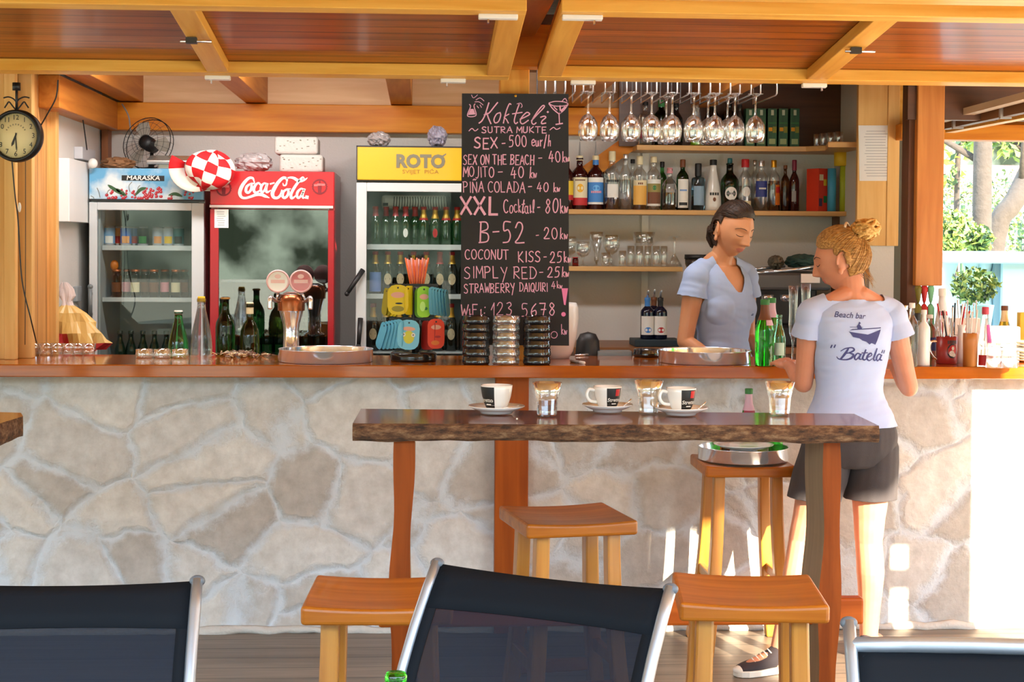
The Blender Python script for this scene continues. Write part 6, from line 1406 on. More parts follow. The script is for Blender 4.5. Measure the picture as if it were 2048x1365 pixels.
# ---------------------------------------------------------------- bar table: cups, saucers, glasses
PORC = mat('white_porcelain', srgb(236,236,234), .12, coat=.5)
def cup_set(px, py, ang, handle, k, which):
    p = PZ(px, py, TZ); z = TZ+.004
    t = thing('saucer', 'white saucer under the %s coffee cup' % which, 'saucer', (p.x, p.y, z), 'saucers on the bar table')
    R_ = .079*k; g = MB(); g.lathe([(0, 0), (R_*.56, 0), (R_*.58, .005), (R_*.8, .012), (R_, .021), (R_*.99, .0235), (R_*.8, .0155), (R_*.5, .009), (0, .009)], n=48); g.build('dish', PORC, t, world=False)
    zc = z+.0092; c = thing('coffee_cup', '%s coffee cup on the bar table%s' % (which, ', black half turned to the left' if which == 'left' else ', handle to the left and red square print'), 'cup', (p.x, p.y, zc), 'coffee cups on the bar table')
    H = .066*k*1.06; ro = .0445*k; pr = [(0, 0), (.024*k, 0), (.026*k, .003), (.033*k, H*.22), (.040*k, H*.55), (.0435*k, H*.85), (ro, H), (ro-.003, H), (.0395*k, H*.8), (.035*k, H*.45), (.026*k, H*.18), (0, H*.1)]
    g = MB(); g.lathe(pr, n=48); g.build('cup_body', PORC, c, world=False)
    zs = np.array([q[1] for q in pr[1:7]]); rs = np.array([q[0] for q in pr[1:7]]); rad = lambda zz_: float(np.interp(zz_, zs, rs))
    a = math.radians(handle); u = Vector((math.sin(a), -math.cos(a), 0))
    g = MB(); g.tube(spline([u*rad(H*.82)+Vector((0, 0, H*.82)), u*(ro+.016)+Vector((0, 0, H*.86)), u*(ro+.023)+Vector((0, 0, H*.6)), u*(ro+.012)+Vector((0, 0, H*.36)), u*rad(H*.3)+Vector((0, 0, H*.3))]), .0052, 10); g.build('handle', PORC, c, world=False)
    g = MB(); a0, a1 = (ang-32, ang+42) if which != 'left' else (-95, -12)
    for i in range(8):
        z0, z1 = .004+(H-.008)*i/8, .004+(H-.008)*(i+1)/8; patch(g, rad(z0)+.0005, z0, z1, a0, a1, 0, (0, 0, 0), 12, rad(z1)+.0005)
    ac = (a0+a1)/2 if which != 'left' else -42
    def wr(s, size, zc_, ac_, mi, off=.0):
        vs, fs = text_geo(s, size, offset=off); out = []
        for (x, y, zz_) in vs:
            r_ = rad(zc_+y)+.0012; an = math.radians(ac_)+x/r_; out.append(Vector((r_*math.sin(an), -r_*math.cos(an), zc_+y)))
        g.add(out, fs, mi)
    wr('Stretto', .0158*k, H*.42, ac if which != 'left' else -52, 1, .0002); patch(g, rad(H*.25)+.0012, H*.23, H*.27, ac-13, ac+13, 1, (0, 0, 0), 6)
    if which != 'left':
        for i in range(3):
            z0, z1 = H*(.60+.1*i), H*(.70+.1*i); patch(g, rad(z0)+.0009, z0, z1, ac+2, ac+24, 2, (0, 0, 0), 6, rad(z1)+.0009)
    g.build('cup_print', [BLK, WHT, REDP], c, world=False)
    q = Vector((p.x, p.y, z+.0165)); s_ = thing('tea_spoon', 'small steel spoon lying on the saucer of the %s cup' % which, 'spoon', q.to_tuple(), 'tea spoons on saucers'); g = MB(); e = Vector((.060*k, -.020, .0075)); st = Vector((-.0, -.056*k, .0015))
    if which != 'left': st, e = Vector((.048*k, -.012, .0)), Vector((.075*k, .012, .020))
    g.tube([st, st.lerp(e, .5), e], [.002, .0018, .0026], 8); g.sphere(st, (.008, .006, .002), 8); g.build('spoon_body', CHR, s_, world=False)
cup_set(993, 829, -40, 20+160, 1.10, 'left'); cup_set(1215, 826, 22, -80, 1.0, 'middle'); cup_set(1362, 832, 24, -80, 1.04, 'right')
g = MB(); p = PZ(1034, 843, TZ); g.sphere((p.x, p.y, TZ+.0068), .003, 6); one('sugar_bit', g, WHT, 'tiny white sugar crumb on the table edge by the left saucer', 'crumb', (p.x, p.y, TZ+.004))
for px, py, lab, liq in ((1094, 834, 'faceted water glass right of the left coffee cup, some drink left in it', True), (1297, 829, 'faceted water glass between the middle and right cups', False), (1559, 832, 'faceted water glass at the right end of the table by the green bottle neck', False)):
    p = PZ(px, py, TZ); o = tumbler('water_glass', lab, 'glass', .030, .0455, .100, GL_ASH, facets=10, base=.014, group='water glasses on the bar table'); o.location = (p.x, p.y, TZ+.0045)
    if liq:
        g = MB(); g.lathe([(0, .0155), (.026, .0155), (.0305, .045), (0, .045)], (0, 0, 0), 24); o['category'] = 'glass'; g.build('drink', GL_AMBER, o, world=False)
# ---- tray on the far stool
sx, sy = stools[3].location.x, stools[3].location.y; zt_ = SZ+.002
tray('round steel tray on the tall stool by the wall', .180, .052, (sx+.005, sy, zt_))
g = MB(); g.lathe([(0, 0), (.07, 0), (.115, .016), (.118, .02), (.110, .018), (.07, .006), (0, .006)], (sx, sy-.03, zt_+.045), 40); one('dinner_plate', g, PORC, 'white plate resting on the stool tray', 'plate', (sx, sy-.03, zt_+.045))
g = MB(); g.lathe([(0, 0), (.05, 0), (.055, .04), (0, .04)], (sx, sy-.03, zt_+.0045), 24); one('upturned_bowl', g, PORC, 'white bowl under the plate on the stool tray', 'bowl', (sx, sy-.03, zt_+.0045))
for i, (px, dy, h, r, m_, lab) in enumerate(((1501, .10, .262, .032, GBR, 'green beer bottle on the stool tray whose neck rises above the bar table'), (1556, .045, .20, .028, GBR, 'short green bottle at the right of the stool tray'), (1530, .125, .16, .024, GL_SOLID, 'small clear bottle on the stool tray'), (1455, .105, .15, .022, GL_BROWN, 'small brown bottle at the back of the stool tray'))):
    Y = sy+dy; t = bottle('beer_bottle' if i < 2 else 'small_bottle', lab, 'bottle', 'beer', r, h, m_, cap=[GRN, None, REDP, REDP][i], neck=(.68, .93, PKL) if i == 0 else None, labels=[(.60, .68, -60, 60, mat('paint_plum', srgb(150,40,70), .5))] if i == 0 else [], group='bottles on the stool tray'); t.location = (XX(px, Y), Y, zt_+.0045)
# ---- green bottle mouth in the foreground, on a low table out of the picture
pg = P(792, 1347, 2.2); g = MB(); g.bb(pg.x-.3, pg.x+.3, 1.95, 2.42, .70, .73)
for s in (-1, 1):
    for q in (-1, 1): g.bb(pg.x+s*.27-.02, pg.x+s*.27+.02, 2.18+q*.2-.02, 2.18+q*.2+.02, 0, .70)
one('low_table', g, STOOLW, 'low wooden table below the picture carrying the green bottle', 'table', (pg.x, 2.2, 0))
t = bottle('beer_bottle', 'open green bottle in the foreground, only its mouth in the picture', 'bottle', 'beer', .033, pg.z-.73, GBR); t.location = (pg.x, 2.2, .7305)

# ---------------------------------------------------------------- chalkboard
Yb = 6.565; a, b_ = P(923, 187, Yb), P(1138, 691, Yb)
t = thing('chalkboard', 'tall black cocktail menu board with pink chalk writing hanging on the post', 'menu board', ((a.x+b_.x)/2, Yb, b_.z))
g = MB(); cs = [P(924, 187, Yb), P(1137, 188, Yb), P(1138, 692, Yb), P(921, 690, Yb)]
g.add([c for c in cs[::-1]]+[c+Vector((0, .012, 0)) for c in cs[::-1]], [(0, 1, 2, 3), (7, 6, 5, 4)]+[(i, 4+i, 4+(i+1) % 4, (i+1) % 4) for i in range(4)])
m_ = mat('chalk_black', srgb(34,34,38), .75, var=.35, vscale=5); g.build('board', m_, t)
g = MB(); g.sphere(P(1031, 192, Yb-.002), .006, 8); g.build('hanging_pin', GOLD, t)
CH = paint('chalk_pink', (240, 182, 216), .9); CH2 = paint('chalk_bright', (242, 140, 200), .9)
FN = lambda x, y: P(x, y, Yb-.0012)
G_ = MB(); rnd = random.Random(12)
Kx = lambda p: [(910+x/4.875, 170+y/4.875) for x, y in p]
for st, w in (([(330,175),(310,240),(290,300),(262,350),(235,372)],2.6), ([(415,172),(380,215),(330,275),(285,292)],2.6), ([(312,275),(325,320),(350,378)],2.6), ([(440,270),(405,285),(380,335),(392,370),(425,355),(445,300),(440,270)],2.4),
    ([(545,190),(530,185),(505,240),(485,310),(472,372)],2.4), ([(525,285),(490,305),(480,318),(500,335),(520,372)],2.2), ([(625,190),(600,260),(578,345),(590,378),(610,365)],2.4), ([(560,282),(655,268)],2.2),
    ([(635,335),(690,310),(728,285),(700,268),(655,310),(636,355),(660,380),(715,345)],2.4), ([(745,350),(800,290),(870,215),(850,205),(790,280),(748,355),(765,385),(790,370)],2.4), ([(835,315),(870,305),(885,318),(850,350),(845,378),(885,372)],2.4), ([(903,262),(907,266)],3.6), ([(605,185),(640,178),(655,205),(645,220)],1.4)):
    ribbon(G_, Kx(st), w, FN, 0, True)
W_ = lambda *k, **q: write(G_, *k, fn=FN, rnd=rnd, **q)
def L(s, x0, x1, yt, yb_, w=1.9, **k): write(G_, s, x0, x1, yt, yb_, w, FN, rnd, **k)
ribbon(G_, [(938, 262), (944, 257), (950, 262), (956, 258)], 1.8, FN); ribbon(G_, [(1100, 260), (1107, 255), (1113, 259), (1120, 256)], 1.8, FN)
L('SUTRA MUKTE', 963, 1096, 254, 266); L('SEX', 948, 999, 276, 297, 2.6); L('-', 1003, 1014, 276, 297, 2.4); L('500 eur/h', 1018, 1103, 271, 293, 2.0)
L('SEX ON THE BEACH', 926, 1070, 310, 329, 2.0); L('-', 1076, 1088, 306, 326, 2.2); L('40kn', 1098, 1140, 303, 324, 2.0)
L('MOJITO', 926, 990, 334, 354); L('-', 995, 1010, 336, 354, 2.0); L('40 kn', 1022, 1076, 334, 356)
L('PIÑA COLADA', 926, 1052, 364, 385, 1.9); L('-', 1056, 1068, 364, 384, 2.4); L('40 kn', 1074, 1122, 366, 384)
L('XXL', 922, 1004, 394, 428, 4.6); L('Cocktail', 1007, 1070, 400, 426, 2.0); L('-', 1074, 1082, 406, 424, 2.0); L('80kn', 1090, 1138, 398, 426, 2.2)
L('B-52', 958, 1056, 445, 486, 2.6); L('-', 1071, 1080, 456, 484, 2.0); L('20kn', 1088, 1138, 456, 478, 1.9)
L('COCONUT', 930, 1020, 500, 519, 2.0); L('KISS', 1036, 1084, 503, 524, 2.0); L('-', 1087, 1096, 506, 522, 2.0); L('25kn', 1100, 1144, 504, 525, 1.9)
L('SIMPLY RED', 928, 1076, 534, 557, 1.9); L('-', 1078, 1090, 537, 554, 2.0); L('25kn', 1095, 1140, 534, 554, 1.9)
L('STRAWBERRY', 928, 1032, 568, 586, 1.8, slope=-.01); L('DAIQUIRI', 1039, 1097, 566, 583, 1.7); L('4kn', 1103, 1126, 563, 577, 1.5)
L('WiFi:', 922, 974, 610, 631, 2.0); L('123', 982, 1030, 606, 631, 1.9); L('5678', 1043, 1116, 607, 632, 2.0); L('0', 1101, 1120, 664, 677, 1.5); L('kn', 1122, 1136, 650, 670, 1.5)
G_.add([FN(x, y) for x, y in ((1136, 577), (1123, 577), (1128, 610), (1131, 611))], [(0, 1, 2, 3)], 1); G_.add([FN(1127+4.5*math.cos(a), 629+4.5*math.sin(a)) for a in np.linspace(0, -2*PI, 14)[:-1]], [tuple(range(13))], 1)
# drawn glass and flask
for st, w in (([(1098,206),(1110,203),(1128,204),(1136,208),(1128,212),(1108,212),(1098,207)],1.8), ([(1098,208),(1107,219),(1118,228)],2.2), ([(1136,209),(1128,220),(1118,228)],2.2), ([(1118,228),(1119,248)],2.0), ([(1112,249),(1125,247)],2.6), ([(1124,203),(1130,197),(1134,203)],1.6), ([(1120,212),(1121,226)],3), ([(1130,214),(1120,224)],3), ([(1108,214),(1114,220)],2),
    ([(939,209),(941,214),(935,232),(952,231),(948,213),(950,208)],1.8), ([(943,190),(947,196),(955,190)],1.2), ([(952,200),(960,196),(968,202)],1.4), ([(950,204),(958,204),(966,210)],1.4), ([(960,210),(963,215)],1.4), ([(954,212),(957,216)],1.4)): ribbon(G_, st, w, FN)
G_.add([FN(x, y) for x, y in ((936, 230), (951, 229), (947, 218), (941, 218))], [(3, 2, 1, 0)], 0)
G_.build('chalk_lettering', [CH, CH2], t)
# notices on the right board
yb = 7.6
cs = [P(1717, 251, yb-.002), P(1797, 251, yb-.002), P(1797, 362, yb-.002), P(1719, 362, yb-.002)]
g = MB(); g.add(cs[::-1]+[c+Vector((0, .0015, 0)) for c in cs[::-1]], [(0, 1, 2, 3), (7, 6, 5, 4)]); pn_ = one('notice_sheet', g, mat('paper_white', srgb(226,226,226), .7), 'white printed notice pinned to the pale board at the right', 'notice', cs[3].to_tuple())
g = MB(); rnd = random.Random(6)
for i in range(17):
    y = 262+i*5.6; x0, x1 = 1728+rnd.uniform(0, 6), 1782-rnd.uniform(0, 14); q = [P(x, yy, yb-.0028)-cs[3] for x, yy in ((x0, y), (x1, y), (x1, y+1.2), (x0, y+1.2))]; g.add(q[::-1], [(0, 1, 2, 3)])
g.build('printed_lines', mat('print_grey', srgb(170,172,180), .7), pn_, world=False)
# ================================================================ people
def skinmat(name, c, c2):
    if name in MATS: return MATS[name]
    m, n, l, b = _new(name); setp(b, c, .48, sss=.12)
    tcn = n.new('ShaderNodeTexCoord'); t = n.new('ShaderNodeTexNoise'); t.inputs['Scale'].default_value = 14; t.inputs['Detail'].default_value = 4
    l.new(tcn.outputs['Object'], t.inputs['Vector'])
    mx = n.new('ShaderNodeMixRGB'); mx.inputs[1].default_value = (*c, 1); mx.inputs[2].default_value = (*c2, 1); l.new(t.outputs[0], mx.inputs[0]); l.new(mx.outputs[0], b.inputs['Base Color'])
    return m
def hairmat(name, cols, sc=(60, 60, 9)):
    if name in MATS: return MATS[name]
    m, n, l, b = _new(name); setp(b, cols[0], .55, spec=.35)
    tcn = n.new('ShaderNodeTexCoord'); mp = n.new('ShaderNodeMapping'); mp.inputs['Scale'].default_value = sc; l.new(tcn.outputs['Object'], mp.inputs[0])
    t = n.new('ShaderNodeTexNoise'); t.inputs['Scale'].default_value = 3; t.inputs['Detail'].default_value = 6; l.new(mp.outputs[0], t.inputs['Vector'])
    r = n.new('ShaderNodeValToRGB'); e = r.color_ramp.elements; e[0].position = .25; e[1].position = .78; e[0].color = (*cols[0], 1); e[1].color = (*cols[-1], 1)
    for i, c in enumerate(cols[1:-1]): x = e.new(.25+.53*(i+1)/(len(cols)-1)); x.color = (*c, 1)
    l.new(t.outputs[0], r.inputs[0]); l.new(r.outputs[0], b.inputs['Base Color'])
    bp = n.new('ShaderNodeBump'); bp.inputs['Strength'].default_value = .3; bp.inputs['Distance'].default_value = .002; l.new(t.outputs[0], bp.inputs['Height']); l.new(bp.outputs[0], b.inputs['Normal'])
    return m
def np_mesh(o):
    me = o.data; v = np.empty(len(me.vertices)*3); me.vertices.foreach_get('co', v); return v.reshape(-1, 3)
def remesh(mb, vox, smooth=2):
    o = mb.build('tmp', [], None)
    bm = bmesh.new(); bm.from_mesh(o.data); bmesh.ops.recalc_face_normals(bm, faces=bm.faces); bm.to_mesh(o.data); bm.free()
    md = o.modifiers.new('r', 'REMESH'); md.mode = 'VOXEL'; md.voxel_size = vox; md.adaptivity = 0
    if smooth: md = o.modifiers.new('s', 'SMOOTH'); md.factor = .5; md.iterations = smooth
    dg = bpy.context.evaluated_depsgraph_get(); dg.update()
    me = bpy.data.meshes.new_from_object(o.evaluated_get(dg))
    bpy.data.objects.remove(o)
    me.polygons.foreach_set('use_smooth', [True]*len(me.polygons))
    return me
def gs(x, s): return math.exp(-.5*(x/s)**2)
def head_point(th, ph, F):
    "unit directions to a head surface, face towards -y, centre between the ears; metres"
    x = math.sin(th)*math.cos(ph); y = math.sin(th)*math.sin(ph); z = math.cos(th)
    X, Y, Z = .0725*x, .0945*y, .1135*z
    if y > 0: Y *= 1+.05*max(0, z)
    lo = max(0, -Z/.1135)
    X *= 1-.34*lo**1.6
    if Y > 0: Y *= 1-.55*lo**1.2
    else: Y *= 1-.10*lo**2
    if y < 0:
        fr = min(1, (-y)*1.3)
        k = 0
        k += .0035*gs(Z-.024, .010)*gs(X, .045)
        for s in (-1, 1):
            k -= .0125*gs(X-s*.031, .0145)*gs(Z-.006, .0105)
            k += .0080*gs(X-s*.0315, .0105)*gs(Z-.004, .0075)
            k += .0040*gs(X-s*.047, .013)*gs(Z+.022, .014)
            k += .0085*gs(X-s*.0125, .0055)*gs(Z+.038, .006)
            k -= .004*gs(X-s*.034, .010)*gs(Z+.055, .016)
        t = min(1, max(0, (.022-Z)/.058))
        if Z > -.036: hN = .006+.0225*t**1.25
        else: hN = .0285*max(0, 1-(-.036-Z)/.010)**.7
        k += hN*gs(X, .0068+.0045*t)*(1 if Z < .02 else gs(Z-.02, .012))
        w = gs(X, .0185)
        k += (.0062*gs(Z+.0595, .0048)+.0075*gs(Z+.0705, .0052)-.0035*gs(Z+.0650, .0016)-.004*gs(Z+.083, .006))*w
        k += .009*gs(Z+.100, .012)*gs(X, .018)
        Y -= k*fr*F
    return Vector((X, Y, Z))
def head_mb(g, Mx, F=1.0):
    n, k = 120, 150
    prof = []
    vs = [Mx @ head_point(0, 0, F)]; 
    for i in range(1, n):
        for j in range(k): vs.append(Mx @ head_point(PI*i/n, 2*PI*j/k, F))
    vs.append(Mx @ head_point(PI, 0, F)); fs = []
    for j in range(k): fs.append((0, 1+j, 1+(j+1) % k))
    for i in range(n-2):
        for j in range(k): fs.append((1+i*k+j, 1+(i+1)*k+j, 1+(i+1)*k+(j+1) % k, 1+i*k+(j+1) % k))
    b_ = 1+(n-2)*k; e_ = len(vs)-1
    for j in range(k): fs.append((b_+j, e_, b_+(j+1) % k))
    g.add(vs, fs)
    for s in (-1, 1):   # ears
        R = Matrix.Rotation(s*.35, 4, 'Z') @ Matrix.Rotation(-.2, 4, 'X')
        T = Matrix.Translation((s*.0745, .014, -.012)) @ Matrix.Scale(1.25, 4)
        g.sphere((0, 0, 0), (.0065, .015, .026), 10, 0, Mx @ T @ R)
        pts = [(.004*s, .0165*math.cos(a)+.001, .029*math.sin(a)) for a in np.linspace(-.6, PI*1.08, 14)]
        g.tube([Mx @ T @ R @ Vector(p) for p in pts], [.0045*(1 if i > 2 else .8) for i in range(14)], 8)
        g.sphere((0, 0, 0), (.0055, .008, .009), 8, 0, Mx @ T @ R @ Matrix.Translation((.002*s, -.005, -.027)))
def seg(g, pts, rs, n=18, flat=1.0):
    "tapering limb with round ends"
    pts = [Vector(p) for p in pts]; P2 = []; R2 = []
    N = len(pts)
    # catmull-rom through the joints
    for i in range(N-1):
        a, b_, c, d = pts[max(i-1, 0)], pts[i], pts[i+1], pts[min(i+2, N-1)]
        for k in range(6):
            t = k/6
            P2.append(.5*((2*b_)+(c-a)*t+(2*a-5*b_+4*c-d)*t*t+(3*b_-a-3*c+d)*t**3)); R2.append(rs[i]*(1-t)+rs[i+1]*t)
    P2.append(pts[-1]); R2.append(rs[-1])
    g.tube(P2, R2, n, flat=flat)
    g.sphere(P2[0], R2[0]*.98, 8); g.sphere(P2[-1], R2[-1]*.98, 8)
def hand(g, wrist, dirn, palm, side, curl=.5, k=1.0):
    "palm, four bent fingers of unequal length and a thumb; dirn = along the hand, palm = out of the palm, side = towards the thumb"
    d = Vector(dirn).normalized(); pn = Vector(palm); pn = (pn-d*pn.dot(d)).normalized(); s = d.cross(pn)
    if s.dot(Vector(side)) < 0: s = -s
    w = Vector(wrist)
    B = Matrix((s, pn, d)).transposed().to_4x4(); B.translation = w+d*.045*k
    g.sphere((0, 0, 0), (.040*k, .0165*k, .054*k), 10, 0, B)
    for i, (o, ln) in enumerate(((.030, .068), (.010, .076), (-.010, .071), (-.029, .056))):
        p = w+d*(.082-.006*abs(i-1))*k+s*o*k; a = curl*.55; pts = [p-d*.02*k, p]; dd = d
        for f in (.45, .32, .23):
            dd = (dd*math.cos(a)+pn*math.sin(a)).normalized(); pp = pn
            pn_ = (pn-dd*pn.dot(dd)).normalized()
            p = p+dd*ln*f*k; pts.append(p); a = curl*.6; pn_saved = pn_
        g.tube(pts, [.0095*k, .0092*k, .0085*k, .0078*k, .0062*k], 10); g.sphere(pts[-1], .0064*k, 6); g.sphere(pts[2], .0086*k, 6); g.sphere(pts[3], .0079*k, 6)
    p = w+d*.026*k+s*.028*k; t1 = (d*.55+s*.75+pn*.35).normalized(); t2 = (d*.85+s*.35+pn*.4).normalized()
    pts = [p, p+t1*.032*k, p+t1*.032*k+t2*.028*k, p+t1*.032*k+t2*.050*k]
    g.tube(pts, [.0125*k, .0115*k, .0095*k, .007*k], 10); g.sphere(pts[-1], .0072*k, 6); g.sphere(pts[1], .0115*k, 6)
def ring(z, hw, hd, y=0, x=0, n=32, p=2.3):
    out = []
    for j in range(n):
        a = 2*PI*j/n; c, s = math.cos(a), math.sin(a)
        out.append(Vector((x+hw*math.copysign(abs(c)**(2/p), c), y+hd*math.copysign(abs(s)**(2/p), s), z)))
    return out
def smooth_rings(keys, step=.02):
    "interpolate (z, hw, hd, y) keys to many rings"
    a = np.array(keys); zs = np.arange(a[0, 0], a[-1, 0]+1e-6, step)
    # smooth cubic through the keys
    def ci(x, xs, ys):
        i = min(max(np.searchsorted(xs, x)-1, 0), len(xs)-2)
        def m_(j):
            if j == 0: return (ys[1]-ys[0])/(xs[1]-xs[0])
            if j == len(xs)-1: return (ys[-1]-ys[-2])/(xs[-1]-xs[-2])
            return (ys[j+1]-ys[j-1])/(xs[j+1]-xs[j-1])
        h = xs[i+1]-xs[i]; t = (x-xs[i])/h
        return (2*t**3-3*t*t+1)*ys[i]+(t**3-2*t*t+t)*h*m_(i)+(-2*t**3+3*t*t)*ys[i+1]+(t**3-t*t)*h*m_(i+1)
    return [ring(z, ci(z, a[:, 0], a[:, 1]), ci(z, a[:, 0], a[:, 2]), ci(z, a[:, 0], a[:, 3])) for z in zs]
TORSO = [(.80, .120, .085, .012), (.85, .160, .108, .012), (.91, .172, .116, .014), (.97, .158, .108, .008), (1.04, .128, .090, 0), (1.09, .118, .084, -.002), (1.15, .127, .090, -.004), (1.23, .142, .100, -.002),
         (1.30, .150, .100, .008), (1.36, .150, .086, .014), (1.40, .124, .066, .018), (1.43, .075, .052, .020)]
def segdist(P_, a, b):
    a = np.array(a); b = np.array(b); d = b-a; t = np.clip(((P_-a) @ d)/(d @ d), 0, 1)
    return np.linalg.norm(P_-a-t[:, None]*d, axis=1), t
def person(name, label, loc, rz, sc, J, HM, skin, lips, vox=.0032, bust=1.0):
    """J: joints in the person's own frame (facing -y, her left is +x). HM: head matrix."""
    root = thing(name, label, 'person', loc, None, rz)
    g = MB()
    g.loft(smooth_rings(TORSO), 0)
    if bust:
        for s in (-1, 1): g.sphere((s*.060, -.044, 1.228), (.084, .058, .086), 10)
    # neck
    hp = HM @ Vector((0, .018, -.055))
    seg(g, [(0, .022, 1.40), (0, .015, 1.45), hp], [.062, .051, .050], 20)
    for s in (-1, 1): seg(g, [(s*.03, .03, 1.45), (s*.10, .022, 1.415), (s*.165, .012, 1.385)], [.038, .036, .040], 14)
    head_mb(g, HM)
    for s, A in ((1, J['L']), (-1, J['R'])):
        sh, el, wr = Vector(A['sh']), Vector(A['el']), Vector(A['wr'])
        mid = sh.lerp(el, .4)
        seg(g, [sh, sh.lerp(el, .35), sh.lerp(el, .75), el], [.050, .046, .038, .036])
        seg(g, [el, el.lerp(wr, .3), el.lerp(wr, .75), wr], [.036, .037, .028, .024])
        seg(g, [wr, wr+Vector(A['hd']).normalized()*.03], [.024, .023], flat=.8)
        hand(g, wr+Vector(A['hd']).normalized()*.012, A['hd'], A['pn'], A['sd'], A.get('curl', .5))
        hi, kn, an, toe = [Vector(A[k]) for k in ('hip', 'kn', 'an', 'toe')]
        bk = A.get('calf', Vector((0, .022, 0)))
        seg(g, [hi, hi.lerp(kn, .3), hi.lerp(kn, .75), kn], [.088, .082, .062, .054])
        seg(g, [kn, kn.lerp(an, .28)+Vector(bk), kn.lerp(an, .65)+Vector(bk)*.5, an], [.053, .055, .042, .033])
        dv = (toe-an); dv.z = 0; dv.normalize()
        heel = an-dv*.035; heel.z = .035; seg(g, [heel, Vector((an.x, an.y, .045))+dv*.05, Vector((toe.x, toe.y, .028))], [.034, .036, .026]); seg(g, [an, heel+dv*.03], [.033, .034])
    me = remesh(g, vox, 3)
    body = bpy.data.objects.new('body', me); C.objects.link(body); body.parent = root
    me.materials.append(skin); me.materials.append(lips)
    root.scale = (sc, sc, sc)
    v = np_mesh(body); hi_ = HM.inverted()
    vh = np.c_[v, np.ones(len(v))] @ np.array(hi_).T
    # lips get their own colour
    cen = np.empty(len(me.polygons)*3); me.polygons.foreach_get('center', cen); cen = cen.reshape(-1, 3)
    ch_ = np.c_[cen, np.ones(len(cen))] @ np.array(hi_).T
    X, Y, Z = ch_[:, 0], ch_[:, 1], ch_[:, 2]
    lipm = (Y < -.07) & (np.abs(X) < .024) & ((Z+.065)**2/.0105**2+(X/.0235)**2 < 1)
    me.polygons.foreach_set('material_index', lipm.astype(int))
    return root, body, v, vh
def bones(J):
    B = [('torso', (0, 0, .92), (0, 0, 1.16), .115), ('torso', (0, .005, 1.16), (0, .01, 1.36), .128)]
    for k in 'LR':
        A = J[k]; s = 1 if k == 'L' else -1
        B += [('torso', (0, .015, 1.37), A['sh'], .052), ('up'+k, A['sh'], A['el'], .042), ('fo'+k, A['el'], A['wr'], .032), ('ha'+k, A['wr'], tuple(Vector(A['wr'])+Vector(A['hd']).normalized()*.16), .04)]
    return B
def shell(body, f, off, name, mt, parent, thick=.002, relax2=6, relax=6):
    "a garment: the body surface where f>0, pushed out by off (array), boundary smoothed, given thickness"
    me = body.data; v = np_mesh(body); nrm = np.empty(len(v)*3); me.vertices.foreach_get('normal', nrm); nrm = nrm.reshape(-1, 3)
    polys = [tuple(p.vertices) for p in me.polygons]
    keep = [p for p in polys if min(f[i] for i in p) > 0]
    used = sorted({i for p in keep for i in p}); mp_ = {i: k for k, i in enumerate(used)}
    V = v[used]+nrm[used]*off[used][:, None]
    F_ = [tuple(mp_[i] for i in p) for p in keep]
    # boundary relax
    from collections import Counter
    ec = Counter()
    for p in F_:
        for a, b_ in zip(p, p[1:]+p[:1]): ec[(min(a, b_), max(a, b_))] += 1
    nb = {}
    for (a, b_), c in ec.items():
        if c == 1: nb.setdefault(a, []).append(b_); nb.setdefault(b_, []).append(a)
    for _ in range(relax):
        new = {i: (V[i]*.4+.6*np.mean([V[j] for j in q], axis=0)) for i, q in nb.items() if len(q) == 2}
        for i, p in new.items(): V[i] = p
    m2 = bpy.data.meshes.new(name); m2.from_pydata(V.tolist(), [], F_); m2.materials.append(mt)
    m2.polygons.foreach_set('use_smooth', [True]*len(F_)); m2.update()
    o = bpy.data.objects.new(name, m2); C.objects.link(o); o.parent = parent
    md = o.modifiers.new('relax', 'SMOOTH'); md.factor = .5; md.iterations = relax2
    if thick: md = o.modifiers.new('solid', 'SOLIDIFY'); md.thickness = thick; md.offset = 1
    return o
def wrinkle(v, seed, sc=(9, 9, 30), amp=.003):
    from mathutils import noise as N_
    return np.array([amp*(1-abs(N_.noise(Vector((p[0]*sc[0]+seed, p[1]*sc[1], p[2]*sc[2]+p[0]*6))))*2.2) for p in v])
CLOTH = mat('pale_blue_cotton', srgb(160,182,222), .85, bump=.15, bscale=700)
CLOTH2 = mat('faded_white_cotton', srgb(178,195,236), .85, bump=.15, bscale=700)
SHORTS = mat('charcoal_cotton', srgb(62,58,62), .85, bump=.3, bscale=600)
def shirt(root, body, v, vh, J, hem, sl, neck, mt, seed, off0=.007):
    best = np.full(len(v), 1e9); lab = np.zeros(len(v), int); tt = np.zeros(len(v)); B = bones(J); names = []
    for k, (nm, a, b_, r) in enumerate(B):
        d, t = segdist(v, a, b_); q = d/r
        up_ = q < best; best[up_] = q[up_]; lab[up_] = k; tt[up_] = t[up_]; names.append(nm)
    f = v[:, 2]-hem
    f = np.minimum(f, neck(v))
    for k, nm in enumerate(names):
        s_ = lab == k
        if nm.startswith('up'):
            ln = (Vector(B[k][1])-Vector(B[k][2])).length; f[s_] = np.minimum(f[s_], (sl-tt[s_])*ln)
        elif nm[:2] in ('fo', 'ha'): f[s_] = -1
    inhead = (vh[:, 2] > -.09)
    f[inhead & (v[:, 2] > 1.44)] = -1
    off = off0+wrinkle(v, seed)+.006*np.clip((1.12-v[:, 2])/.2, 0, 1)
    slv = np.array([nm.startswith('up') for nm in names])[lab]
    off = off+np.where(slv, .014*np.clip((tt-.08)/max(sl-.08, .01), 0, 1), 0)
    return shell(body, f, off, 'shirt', mt, root, .0025, 24), f
